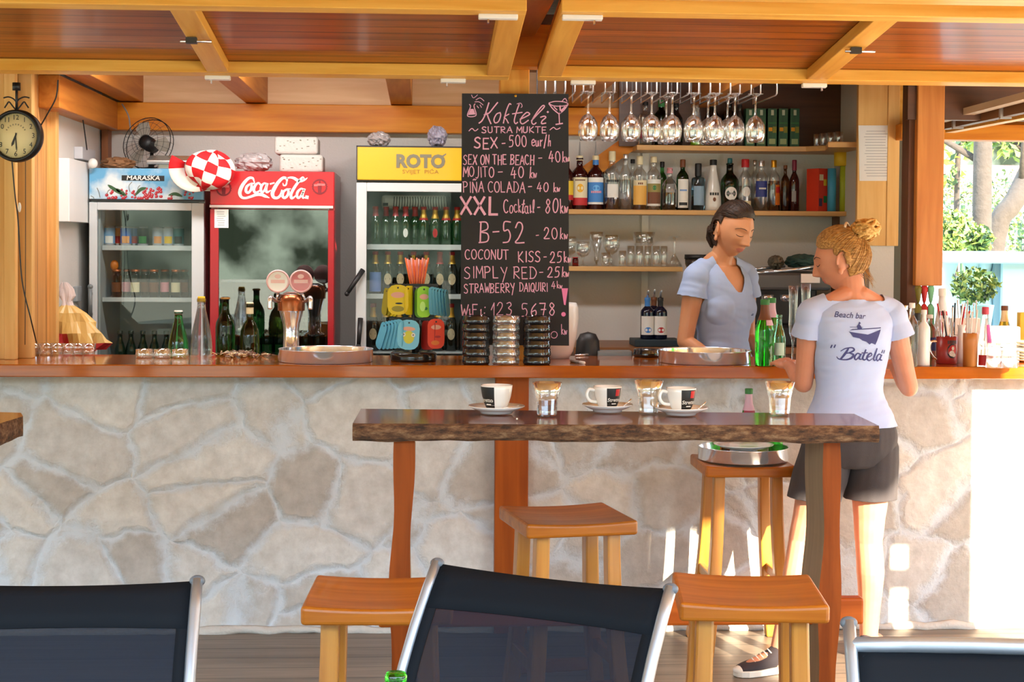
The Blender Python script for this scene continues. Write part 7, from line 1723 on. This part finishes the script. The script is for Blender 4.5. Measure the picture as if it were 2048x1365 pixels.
def hair_cap(root, body, v, vh, hairline, mt, thick, name='hair'):
    X, Y, Z = vh[:, 0], vh[:, 1], vh[:, 2]
    f = hairline(X, Y, Z)
    near = (np.abs(X) < .085) & (np.abs(Y) < .115) & (Z > -.115) & (Z < .125)
    f = np.where(near, f, -1)
    f = np.where((np.abs(X) > .0755) & ((Y-.014)**2/.024**2+(Z+.012)**2/.036**2 < 1), -1, f)
    r = .5+.5*np.sin(np.arctan2(Z+.02, Y+.3*X)*46+X*60)
    off = np.minimum(thick, .0025+f*.5)+.0022*r*np.clip(f*40, 0, 1)
    return shell(body, f, off, name, mt, root, .002, relax=3)
def comb(root, HM, hairline, knot, mt, n, seed):
    "strands lying on the head from the hairline towards a knot"
    r = random.Random(seed); knot = knot.normalized(); g = MB(); k = 0
    def surf(d, lift):
        p = head_point(math.acos(max(-1, min(1, d.z))), math.atan2(d.y, d.x), 1); return p*(1+lift/p.length)
    tries = 0
    while k < n and tries < 20000:
        tries += 1; d = Vector((r.gauss(0, 1), r.gauss(0, 1), r.gauss(0, 1))).normalized(); p = surf(d, 0)
        h = float(hairline(np.array([p.x]), np.array([p.y]), np.array([p.z]))[0])
        if h < .002 or abs(p.x) > .0735 and (p.y-.014)**2+(p.z+.012)**2 < .040**2: continue
        # walk back from the start away from the knot to the hairline, then forward to the knot
        om = math.acos(max(-1, min(1, d.dot(knot)))); 
        if om < .25 or om > 2.9: continue
        ax = knot.cross(d).normalized(); a = om
        for _ in range(14):
            q = Matrix.Rotation(a+.06, 3, ax) @ knot; s = surf(q, 0)
            if float(hairline(np.array([s.x]), np.array([s.y]), np.array([s.z]))[0]) < .001: break
            a += .06
        a1 = max(.18, a-r.uniform(.5, 1.3)); pts = []
        lf = r.uniform(.0105, .0145); jit = r.uniform(-.05, .05)
        for i in range(12):
            u = i/11; q = Matrix.Rotation(a+(a1-a)*u, 3, ax) @ knot; q = (q+ax*jit*math.sin(u*PI)).normalized(); pts.append(HM @ surf(q, .001+lf*min(1, u*2.2+.12)))
        w = r.uniform(.0016, .0030); g.tube(pts, [w*(.5+.5*math.sin(PI*(i+1)/13)) for i in range(12)], 5); k += 1
    g.build('combed_hair', mt, root, world=False)
def in_head(HM, pts): return [HM @ Vector(p) for p in pts]

# ---------------------------------------------------------------- the barmaid behind the counter
g = MB(); g.bb(-1.6, 2.3, 7.0, 8.29, 0.001, .07); struct('floor_behind_bar', g, mat('grey_vinyl', srgb(120,118,112), .6))
SK1 = skinmat('tanned_skin', srgb(206,150,110), srgb(190,132,94)); LP1 = mat('lips_rose', srgb(190,118,100), .45)
HM1 = Matrix.Translation((0, -.012, 1.478)) @ Matrix.Rotation(math.radians(-9), 4, 'Z') @ Matrix.Rotation(math.radians(17), 4, 'X') @ Matrix.Rotation(math.radians(4), 4, 'Y') @ Matrix.Translation((0, -.012, .114)) @ Matrix.Scale(1.07, 4)
J1 = {}
for k, s in (('L', 1), ('R', -1)):
    J1[k] = dict(sh=(s*.168, .012, 1.372), el=(s*.212, .035, 1.085), wr=(s*.15, -.155, .965), hd=(-s*.35, -.8, -.35), pn=(-s*.4, .1, -.9), sd=(-s*1, -.3, .2), curl=.7,
                 hip=(s*.088, .01, .86), kn=(s*.085, .0, .47), an=(s*.09, .02, .085), toe=(s*.11, -.15, .03))
S1 = 1.0
pb = P(1447, 490, 7.16)
root1, body1, v1, vh1 = person('person', 'dark haired barmaid in a pale blue shirt behind the counter, looking down', (pb.x, 7.16, .07), math.radians(38), S1, J1, HM1, SK1, LP1)
def neck1(v):
    # scooped V in front, round behind
    x, y, z = v[:, 0], v[:, 1], v[:, 2]
    front = 1.305+1.45*np.maximum(np.abs(x)-.012, 0)+4*np.maximum(np.abs(x)-.055, 0)
    fz = np.where(y < .005, front-z, (1.425-z))
    lim = np.abs(x) < .115
    return np.where(lim, fz, np.minimum(fz+.2, 1.45-z))
shirt1, _ = shirt(root1, body1, v1, vh1, J1, .93, .33, neck1, CLOTH, 3)
TR = mat('dark_trousers', srgb(40,42,52), .8)
f = np.minimum(.97-v1[:, 2], v1[:, 2]-.1); f = np.where((np.abs(v1[:, 0]) > .19) | (v1[:, 1] < -.13), -1, f)
shell(body1, f, np.full(len(v1), .006), 'trousers', TR, root1)
HR1 = hairmat('dark_brown_hair', [srgb(24,15,11), srgb(48,32,22), srgb(74,52,34)], (60, 7, 60))
def hl1(X, Y, Z):
    front = Z-(.071-.45*np.maximum(0, np.abs(X)-.02))
    side = np.minimum(Z-(-.02-1.2*(Y-.022)), Y+.018+.9*np.maximum(0, Z-.0))
    back = np.minimum(Z+.085, Y-.02)
    return np.maximum(np.maximum(np.minimum(front, .06), np.minimum(side, Y+.0)), back)
hc = hair_cap(root1, body1, v1, vh1, hl1, HR1, .012)
comb(root1, HM1, hl1, Vector((0, .88, -.25)), HR1, 260, 3)
g = MB(); rr_ = random.Random(2)
g.sphere((0, 0, 0), (.030, .026, .034), 10, 0, HM1 @ Matrix.Translation((0, .100, -.032)))
for i in range(26):
    a = rr_.uniform(0, 2*PI); x0 = .02*math.cos(a); z0 = .02*math.sin(a)
    g.tube(in_head(HM1, [(x0*1.2, .085, -.02+z0), (x0*1.6, .118, -.035+z0*1.2), (x0*1.4, .116, -.07+z0*.8), (x0*.9+rr_.uniform(-.01, .01), .085, -.10+z0*.4)]), [.008, .009, .007, .003], 6)
g.build('ponytail', HR1, root1, world=False)
BROW = mat('eyebrow_hair', srgb(58,38,26), .6); LASH = mat('eyelash', srgb(34,22,18), .6)
def on_face(HM, body, x, z, lift=.001):
    "point of the face surface at head coordinates x, z"
    bv = FACE_BVH[body.name]; o_ = HM @ Vector((x, -.2, z)); d = (HM.to_3x3() @ Vector((0, 1, 0)))
    h = bv.ray_cast(o_, d); return h[0]-d*lift
FACE_BVH = {}
def face_bits(root, body, HM):
    me = body.data; FACE_BVH[body.name] = BVHTree.FromPolygons([w.co.copy() for w in me.vertices], [tuple(p.vertices) for p in me.polygons])
    for s in (-1, 1):
        g = MB(); g.tube([on_face(HM, body, s*x, z) for x, z in ((.012, .0235), (.022, .0275), (.034, .0285), (.046, .024), (.052, .019))], [.0018, .0026, .0026, .002, .001], 6, flat=.6)
        g.build('eyebrow', BROW, root, world=False)
        g = MB(); g.tube([on_face(HM, body, s*x, z, .0005) for x, z in ((.018, -.0015), (.024, -.005), (.031, -.0065), (.039, -.005), (.045, -.001))], [.0008, .0014, .0017, .0015, .0010], 6)
        g.build('eyelashes', LASH, root, world=False)
face_bits(root1, body1, HM1)
g = MB(); q = None
bv1 = BVHTree.FromPolygons([w.co.copy() for w in shirt1.data.vertices], [tuple(p.vertices) for p in shirt1.data.polygons])
h = bv1.ray_cast(Vector((.075, -.4, 1.20)), Vector((0, 1, 0)))
if h[0] is not None:
    g.box(h[0]+Vector((0, -.004, 0)), (.012, .002, .004)); g.box(h[0]+Vector((.004, -.004, .005)), (.010, .002, .003)); g.build('chest_print', mat('navy_print', srgb(70,80,130), .8), root1, world=False)

# ---------------------------------------------------------------- the waitress at the bar, seen from behind
SK2 = skinmat('sunburnt_skin', srgb(214,152,122), srgb(196,126,98)); LP2 = mat('lips_pink', srgb(196,110,96), .45)
HM2 = Matrix.Translation((0, .0, 1.478)) @ Matrix.Rotation(math.radians(60), 4, 'Z') @ Matrix.Rotation(math.radians(13), 4, 'X') @ Matrix.Rotation(math.radians(0), 4, 'Y') @ Matrix.Translation((0, -.012, .114)) @ Matrix.Scale(1.07, 4)
S2 = .965
pw = P(1703, 490, 5.93)
def loc2(px, py, Y):
    "a picture point at depth Y in the waitress's own frame"
    p = P(px, py, Y)-Vector((pw.x, 5.93, 0)); R = Matrix.Rotation(-RZ2, 3, 'Z'); return tuple((R @ p)/S2)
RZ2 = math.radians(180+4)
J2 = {'L': dict(sh=(.162, .012, 1.372), el=loc2(1607, 768, 5.97), wr=loc2(1580, 733, 6.16), hd=(.12, -1, .16), pn=(-.25, .15, -1), sd=(-1, -.2, 0), curl=.35),
      'R': dict(sh=(-.162, .012, 1.372), el=loc2(1818, 776, 5.95), wr=loc2(1790, 733, 6.16), hd=(.25, -1, .16), pn=(.25, .15, -1), sd=(1, -.2, 0), curl=.35)}
J2['L'].update(hip=(.09, .01, .86), kn=loc2(1604, 1085, 5.94), an=loc2(1556, 1312, 5.84), toe=loc2(1497, 1349, 5.79), calf=Vector((.0, .02, 0)))
J2['R'].update(hip=(-.09, .01, .86), kn=loc2(1737, 1082, 5.95), an=loc2(1737, 1290, 6.02), toe=loc2(1755, 1300, 6.2), calf=Vector((0, .022, 0)))
root2, body2, v2, vh2 = person('person', 'blonde waitress seen from behind in a white printed shirt and dark shorts', (pw.x, 5.93, 0), RZ2, S2, J2, HM2, SK2, LP2)
def neck2(v):
    x, y, z = v[:, 0], v[:, 1], v[:, 2]
    return np.where(np.abs(x) < .11, np.where(y < 0, 1.36+.9*np.abs(x)-z, 1.437-.05*np.abs(x)-z), 1.46-z)
shirt2, _ = shirt(root2, body2, v2, vh2, J2, .935, .31, neck2, CLOTH2, 8)
z_ = v2[:, 2]; f = np.minimum(.985-z_, z_-.655); arms = np.full(len(v2), 1e9)
for k in 'LR':
    for a, b_ in ((J2[k]['el'], J2[k]['wr']), (J2[k]['sh'], J2[k]['el'])): arms = np.minimum(arms, segdist(v2, a, b_)[0])
f = np.where((arms < .055), -1, f)
shell(body2, f, .006+.022*np.clip((.93-z_)/.27, 0, 1)+wrinkle(v2, 5, (14, 14, 6), .003), 'shorts', SHORTS, root2, .003)
BL = hairmat('blonde_hair', [srgb(112,76,40), srgb(168,124,68), srgb(222,184,118)], (8, 60, 60))
def hl2(X, Y, Z):
    front = Z-(.066-.5*np.maximum(0, np.abs(X)-.02))
    side = np.minimum(Z-(-.005-.9*(Y-.02)), Y+.028+.7*np.maximum(0, Z))
    back = np.minimum(Z+.068-.25*np.maximum(0, Y-.05), Y-.022)
    return np.maximum(np.maximum(np.minimum(front, .06), np.minimum(side, Y+.01)), back)
hair_cap(root2, body2, v2, vh2, hl2, BL, .011)
comb(root2, HM2, hl2, Vector((-.05, .80, .62)), hairmat('dark_blonde_strands', [srgb(116,80,40), srgb(160,118,66), srgb(206,166,104)], (8, 60, 60)), 300, 5)
g = MB(); rr_ = random.Random(11)
cB = Vector((-.008, .106, .088))
for i in range(44):
    a = rr_.uniform(0, 2*PI); tilt = rr_.uniform(-.9, .9); R_ = rr_.uniform(.026, .052); ph = rr_.uniform(0, 2*PI)
    Rm = Matrix.Rotation(a, 3, 'Z') @ Matrix.Rotation(tilt, 3, 'X')
    pts = [cB+Rm @ Vector((R_*math.cos(ph+t), R_*math.sin(ph+t)*.9, .014*math.sin(t*1.5+a))) for t in np.linspace(0, rr_.uniform(2.6, 5.2), 12)]
    g.tube(in_head(HM2, pts), [.002+.0068*math.sin(PI*(j+.5)/12) for j in range(12)], 6)
g.sphere((0, 0, 0), (.040, .038, .036), 8, 0, HM2 @ Matrix.Translation(cB))
g.build('hair_bun', hairmat('golden_bun_hair', [srgb(150,104,50), srgb(206,162,92), srgb(240,210,146)], (40, 40, 40)), root2, world=False)
g = MB()
g.tube(in_head(HM2, [(.074*math.cos(t), .034+.012*math.sin(t), .010+.118*math.sin(t)) for t in np.linspace(1.05, PI-1.05, 16)]), .005, 8)
g.build('hair_band', mat('cream_band', srgb(222,206,176), .5), root2, world=False)
g = MB()
for i in range(34):
    x0 = rr_.uniform(-.05, .05); z0 = rr_.uniform(-.075, -.03); y0 = .082-6*x0*x0
    g.tube(in_head(HM2, [(x0, y0-.006, z0), (x0*1.05+rr_.uniform(-.012, .012), y0+.006, z0-.022), (x0*1.1+rr_.uniform(-.022, .022), y0+rr_.uniform(-.004, .02), z0-.055)]), [.0007, .0006, .0003], 4)
for i in range(26):
    a = rr_.uniform(.2, 2.9); x0 = .075*math.cos(a); 
    g.tube(in_head(HM2, [(x0, .06, .10*math.sin(a)), (x0*1.15, .085, .108*math.sin(a)+.01), (x0*1.2+rr_.uniform(-.02, .02), .11, .11*math.sin(a)+rr_.uniform(-.03, .03))]), [.0007, .0005, .0003], 4)
g.build('stray_hair', BL, root2, world=False)
face_bits(root2, body2, HM2)
# print on the back of the shirt
NAVY = mat('navy_ink', srgb(62,66,122), .8)
bv2 = None
def shirt_bvh():
    dg = bpy.context.evaluated_depsgraph_get(); dg.update(); e = shirt2.evaluated_get(dg); me = e.to_mesh()
    t = BVHTree.FromPolygons([w.co.copy() for w in me.vertices], [tuple(p.vertices) for p in me.polygons]); e.to_mesh_clear(); return t
bv2 = shirt_bvh()
def print_on_back(g, vs, fs, px, py, rot=0.0, lift=.0012):
    "flat outline (metres) laid onto the shirt round a picture point, slipped along the view axis onto the cloth"
    c_ = Vector(loc2(px, py, 5.8)); bm = bmesh.new()
    bv_ = [bm.verts.new(w) for w in vs]
    for f_ in fs:
        try: bm.faces.new([bv_[i] for i in f_])
        except ValueError: pass
    bmesh.ops.triangulate(bm, faces=bm.faces); 
    for _ in range(2):
        lg = [e for e in bm.edges if e.calc_length() > .008]
        if lg: bmesh.ops.subdivide_edges(bm, edges=lg, cuts=1); bmesh.ops.triangulate(bm, faces=bm.faces)
    out = []; bm.verts.index_update()
    for w in bm.verts:
        x, y = w.co.x, w.co.y; x, y = x*math.cos(rot)-y*math.sin(rot), x*math.sin(rot)+y*math.cos(rot)
        o_ = Vector((c_.x-x, .5, c_.z+y)); h = bv2.ray_cast(o_, Vector((0, -1, 0)))
        out.append(Vector((o_.x, (h[0].y if h[0] is not None else .1)+lift, o_.z)))
    g.add(out, [tuple(w.index for w in f_.verts) for f_ in bm.faces]); bm.free()
g = MB()
vs, fs = text_geo('Beach bar', .031, .35, .0003, sx=.95); print_on_back(g, vs, fs, 1704, 632, -.06)
k_ = 1/2.904/FPX*5.85/S2
for pts, w in (([(955,878),(950,893)],5),([(972,876),(967,891)],5),([(1045,896),(1030,925),(1008,957)],[7,11,8]),([(1003,912),(1028,896),(1066,891),(1080,905),(1052,921),(1022,926)],[3,5,6,9,6,3]),([(1050,922),(1077,932),(1068,952),(1035,963),(996,959),(984,946)],[4,9,10,6,5,3]),
  ([(1118,930),(1100,925),(1086,946),(1094,963),(1112,946),(1123,926),(1114,955),(1128,960)],[5,6,9,6,5,8,9,4]),([(1152,904),(1142,930),(1135,955),(1147,964),(1160,955)],[6,9,9,6,3]),([(1128,922),(1162,921)],5),([(1163,950),(1190,937),(1185,924),(1170,932),(1161,955),(1177,968),(1197,956)],[4,5,6,9,9,6,3]),
  ([(1224,898),(1213,930),(1205,957),(1214,968),(1227,959)],[6,9,9,6,3]),([(1255,937),(1238,931),(1225,953),(1234,971),(1250,953),(1260,934),(1250,962),(1266,968)],[5,6,9,6,5,8,9,4]),([(1264,908),(1259,924)],5),([(1279,910),(1274,926)],5)):
    q = MB(); ribbon(q, pts, [w*1.35]*2 if not isinstance(w, list) else [x*1.35 for x in w], lambda x, y: Vector(((x-1112)*k_, (930-y)*k_, 0)), 0, True, 4); print_on_back(g, q.v, q.f, 1723, 710, 0)
hull = [(-.062, .012), (-.05, .010), (.012, .004), (.066, .026), (.048, -.034), (.030, -.028), (.022, -.034), (.008, -.024), (-.008, -.020), (-.022, -.012), (-.046, -.008)]
print_on_back(g, [(x, y, 0) for x, y in hull], [tuple(range(len(hull)))], 1733, 672, -.05)
for ln in ([(-.062, .015), (-.05, .022), (.066, .034), (.066, .030), (-.05, .018)], [(-.030, .022), (-.034, .034), (-.026, .044), (-.018, .036), (-.012, .024)], [(-.028, .044), (-.024, .052), (-.018, .046), (-.024, .041)], [(-.06, .030), (-.01, .032), (-.01, .030), (-.06, .028)]):
    print_on_back(g, [(x, y, 0) for x, y in ln], [tuple(range(len(ln)))], 1733, 672, -.05)
g.build('shirt_print', NAVY, root2, world=False)
# canvas shoes
CANV = mat('black_canvas', srgb(52,46,52), .85, bump=.3, bscale=500); RUB = mat('white_rubber', srgb(226,222,212), .5)
for k in 'LR':
    A = J2[k]; an, toe = Vector(A['an']), Vector(A['toe']); d = toe-an; d.z = 0; d.normalize(); s_ = Vector((-d.y, d.x, 0))
    base = Vector((an.x, an.y, 0))
    def rg(t, hw, z0, z1, n=16):
        return [base+d*t+s_*(hw*math.cos(2*PI*j/n))+Vector((0, 0, (z0+z1)/2+(z1-z0)/2*math.sin(2*PI*j/n))) for j in range(n)]
    g = MB(); g.loft([rg(-.062, .018, .015, .07), rg(-.055, .030, .012, .10), rg(-.03, .036, .010, .112), rg(.01, .038, .010, .108), rg(.05, .040, .010, .082), rg(.10, .043, .010, .062), rg(.15, .040, .010, .050), rg(.178, .030, .012, .042), rg(.19, .014, .015, .034)])
    sh = g.build('shoe', CANV, root2, world=False)
    g = MB(); out_ = [(-.066, .018), (-.055, .034), (0, .040), (.06, .043), (.11, .047), (.16, .043), (.185, .03), (.196, .014)]
    poly = [base+d*t+s_*w for t, w in out_]+[base+d*t-s_*w for t, w in out_[::-1]]
    n_ = len(poly); g.add([p+Vector((0, 0, .001)) for p in poly]+[p+Vector((0, 0, .026)) for p in poly], [tuple(range(n_))[::-1], tuple(range(n_, 2*n_))]+[(i, (i+1) % n_, n_+(i+1) % n_, n_+i) for i in range(n_)])
    g.sphere(base+d*.172+Vector((0, 0, .024)), (.030, .030, .018), 8)
    g.build('sole', RUB, sh, world=False, bev=.004)
    g = MB()
    for i in range(5):
        t = .045+.018*i; z = .088-.007*i; g.tube([base+d*t+s_*.020+Vector((0, 0, z-.008)), base+d*(t+.004)+Vector((0, 0, z+.004)), base+d*t-s_*.020+Vector((0, 0, z-.008))], .0025, 6)
    g.build('laces', RUB, sh, world=False)
# ================================================================ beyond the bar, right
GRND = mat('dry_ground', srgb(190,176,140), .9, var=.3, vscale=2); LEAF = [mat('leaf_light', srgb(160,172,84), .6, var=.3, vscale=20), mat('leaf_mid', srgb(98,126,58), .6, var=.3, vscale=20), mat('leaf_dark', srgb(40,66,36), .6, var=.3, vscale=20)]
BARKM = mat('grey_bark', srgb(66,58,52), .9, var=.35, vscale=14, bump=.8, bscale=30)
g = MB(); g.bb(-30, 60, 9.0, 80, -.3, -.02); struct('ground', g, GRND)
def leaves(g, c, r, n, seed, size, spread=(1, 1, 1)):
    rnd = random.Random(seed); c = Vector(c)
    for i in range(n):
        d = Vector((rnd.gauss(0, 1), rnd.gauss(0, 1), rnd.gauss(0, 1))).normalized()*r*rnd.uniform(.35, 1)**.6; p = c+Vector((d.x*spread[0], d.y*spread[1], d.z*spread[2]))
        a, b_ = Vector((rnd.gauss(0, 1), rnd.gauss(0, 1), rnd.gauss(0, 1))).normalized(), Vector((rnd.gauss(0, 1), rnd.gauss(0, 1), rnd.gauss(0, 1))).normalized()
        b_ = (b_-a*b_.dot(a)).normalized(); s = size*rnd.uniform(.6, 1.3); g.add([p-a*s, p-b_*s*.45, p+a*s, p+b_*s*.45], [(0, 1, 2, 3)], rnd.choices((0, 1, 2), (5, 3, 2))[0])
def tree(label, pts, r0, r1, crown, seed, grp='trees outside'):
    t = thing('pine_tree', label, 'tree', (pts[0][0], pts[0][1], -.02), grp)
    g = MB(); q = spline([Vector(p) for p in pts], 4); rs = list(np.linspace(r0, r1, len(q))); g.tube(q, rs, 14); rnd = random.Random(seed)
    for k in range(3):
        i = int(len(q)*(.55+.13*k)); d = Vector((rnd.uniform(-1, 1), rnd.uniform(-1, 1), .6)); g.tube([q[i], q[i]+d*.7, q[i]+d*1.5+Vector((0, 0, .3))], [rs[i]*.4, rs[i]*.25, rs[i]*.1], 8)
    g.build('tree_trunk', BARKM, t); g = MB()
    for (c, r, n) in crown: leaves(g, c, r, n, seed, .06, (1.3, 1.3, .7)); seed += 1
    o = g.build('foliage', LEAF, t); return t
def TP(px, py, Y): return P(px, py, Y).to_tuple()
tree('thick pale tree trunk beyond the balustrade, sunlit and upright', [(XX(1962, 13), 13, -.02), TP(1963, 480, 13), TP(1966, 280, 13), TP(1972, 60, 13)], 0.085, .07, [(TP(1990, -60, 13.5), 1.3, 900)], 1)
tree('slim dark upright tree left of the thick pale trunk', [(XX(1911, 17), 17, -.02), TP(1913, 420, 17), TP(1917, 280, 17), TP(1920, 100, 17)], 0.034, .026, [(TP(1908, 292, 17), .28, 130), (TP(1888, 350, 17), .2, 70), (TP(1930, 262, 17), .3, 120)], 5)
tree('thick leaning tree trunk slanting to the right behind the balustrade', [(XX(1968, 15), 15, -.02), TP(1990, 480, 15), TP(2030, 400, 15), TP(2085, 280, 15.3), TP(2130, 150, 15.5)], 0.105, .09, [(TP(2025, 285, 15.5), .25, 160), (TP(2075, 260, 15.5), .4, 200)], 9)
def bush(label, px, py, Y, r, n, seed, spread=(1, 1, .9), dark=False):
    g = MB(); c = P(px, py, Y); leaves(g, c, r, n, seed, .032, spread)
    if dark: g.m = [min(2, k+1) for k in g.m]
    g.tube([(c.x, Y, -.02), (c.x, Y, c.z)], .03, 6, 2); return one('leafy_bush', g, LEAF, label, 'bush', (c.x, Y, -.02), 'bushes outside')
bush('bright sunlit bush behind the left end of the balustrade', 1903, 462, 12.9, .20, 1300, 21)
bush('second sunlit bush, between the balustrade and the pale trunk', 1955, 480, 11.6, .12, 500, 22)
bush('dark green bush behind the leaning trunk', 2040, 440, 18.5, .7, 1500, 23, dark=True)
bush('dark shrub behind the slim tree, below the distant roof', 1926, 410, 20.5, .5, 1000, 24, dark=True)
bush('dark shrub at the foot of the leaning trunk', 2055, 490, 16.5, .5, 900, 25, dark=True)
# distant house
t = thing('distant_house', 'pale house with a red tiled roof far behind the trees', 'house', (XX(1940, 32), 32, -.02)); g = MB(); x0, x1 = XX(1900, 32), XX(2120, 32); g.bb(x0, x1, 32, 38, -.02, ZZ(385, 32, 1940)); g.build('house_wall', mat('house_pale', srgb(206,220,226), .8), t)
g = MB(); zr0, zr1 = ZZ(388, 31.6, 1940), ZZ(325, 33, 1940); g.add([(x0-.3, 31.6, zr0), (x1+.3, 31.6, zr0), (x1+.3, 35, zr1), (x0-.3, 35, zr1), (x1+.3, 38.4, zr0), (x0-.3, 38.4, zr0)], [(0, 1, 2, 3), (3, 2, 4, 5)]); g.build('tiled_roof', wood('red_tiles', srgb(176,100,84), srgb(206,140,120), 'Y', .8, groove=('X', .3)), t, solid=.1)
# balustrade
BAL = mat('pale_blue_render', srgb(176,208,216), .8); Yq = 10.2; xb0, xb1 = XX(1780, Yq), XX(2240, Yq); zt_ = ZZ(503, Yq, 1960); zb_ = ZZ(527, Yq, 1960)
t = thing('balustrade', 'pale blue masonry balustrade with a flat top rail, outside', 'balustrade', ((xb0+xb1)/2, Yq, -.02)); g = MB(); g.bb(xb0, xb1, Yq-.1, Yq+.2, zb_, zt_); g.build('top_rail', BAL, t, bev=.01)
g = MB(); g.bb(xb0, xb1, Yq-.08, Yq+.18, -.02, ZZ(680, Yq, 1960)); g.build('plinth', BAL, t)
for px in (1905, 1948, 1975): 
    g = MB(); x = XX(px, Yq); z0 = ZZ(680, Yq, 1960); h = zb_-z0; g.lathe([(.05, z0), (.05, z0+.03), (.035, z0+.05), (.065, z0+h*.35), (.04, z0+h*.7), (.032, z0+h*.85), (.055, z0+h)], (x, Yq+.05, 0), 16); g.build('baluster', BAL, t)
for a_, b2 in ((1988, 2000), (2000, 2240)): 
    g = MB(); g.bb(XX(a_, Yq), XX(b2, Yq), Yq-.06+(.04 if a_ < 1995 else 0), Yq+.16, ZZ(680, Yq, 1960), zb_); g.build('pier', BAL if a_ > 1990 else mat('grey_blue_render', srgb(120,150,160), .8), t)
# pot plant on the sill
Yp = 9.2; c = P(1950, 572, Yp); t = thing('potted_plant', 'potted plant with yellow green leaves in front of the balustrade', 'plant', (c.x, Yp, -.02)); g = MB(); leaves(g, c, .125, 700, 41, .022, (1.15, 1, .85)); g.build('foliage', LEAF, t)
g = MB(); zp = ZZ(610, Yp, 1945); g.lathe([(0, zp-.22), (.08, zp-.22), (.11, zp), (.1, zp), (.08, zp-.03), (0, zp-.03)], (c.x, Yp, 0), 20); g.build('plant_pot', mat('turquoise_pot', srgb(150,206,206), .4), t)
g = MB(); g.bb(c.x-.16, c.x+.16, Yp-.16, Yp+.16, -.02, zp-.22); g.build('plant_stand', BAL, t)
# side shutter propped open at the right end
g = MB(); a, b_, c, d = P(1880, 237, 7.3), P(2060, 190, 6.4), P(2060, 207, 6.4), P(1886, 247, 7.3)
t = thing('side_shutter', 'open side shutter seen edge on above the right end of the counter', 'shutter', a.to_tuple())
def beam(p, q, th, h, nm, m_):
    d = (q-p); L_ = d.length; u = d.normalized(); s = u.cross(Vector((0, 0, 1))).normalized(); w = s.cross(u); R = Matrix((u, s, w)).transposed(); g = MB(); g.box((p+q)/2, (L_, th, h), R); return g.build(nm, m_, t)
e1, e2 = P(1882, 238, 7.25), P(2075, 187, 6.45)
beam(e1, e2, .05, .03, 'frame_rail', mat('pale_grey_board', srgb(190,172,146), .6))
e3, e4 = P(1890, 250, 7.35), P(2085, 208, 6.55)
beam(e3, e4, .04, .045, 'panel', mat('shutter_brown', srgb(112,74,44), .5))
e5, e6 = P(1900, 262, 7.42), P(2090, 226, 6.7)
beam(e5, e6, .05, .018, 'frame_rail', HONEY)
for k in (.12, .62): q = e3.lerp(e4, k); g = MB(); g.box(q+Vector((0, -.03, 0)), (.05, .02, .06)); g.build('hinge_plate', GRYP, t)
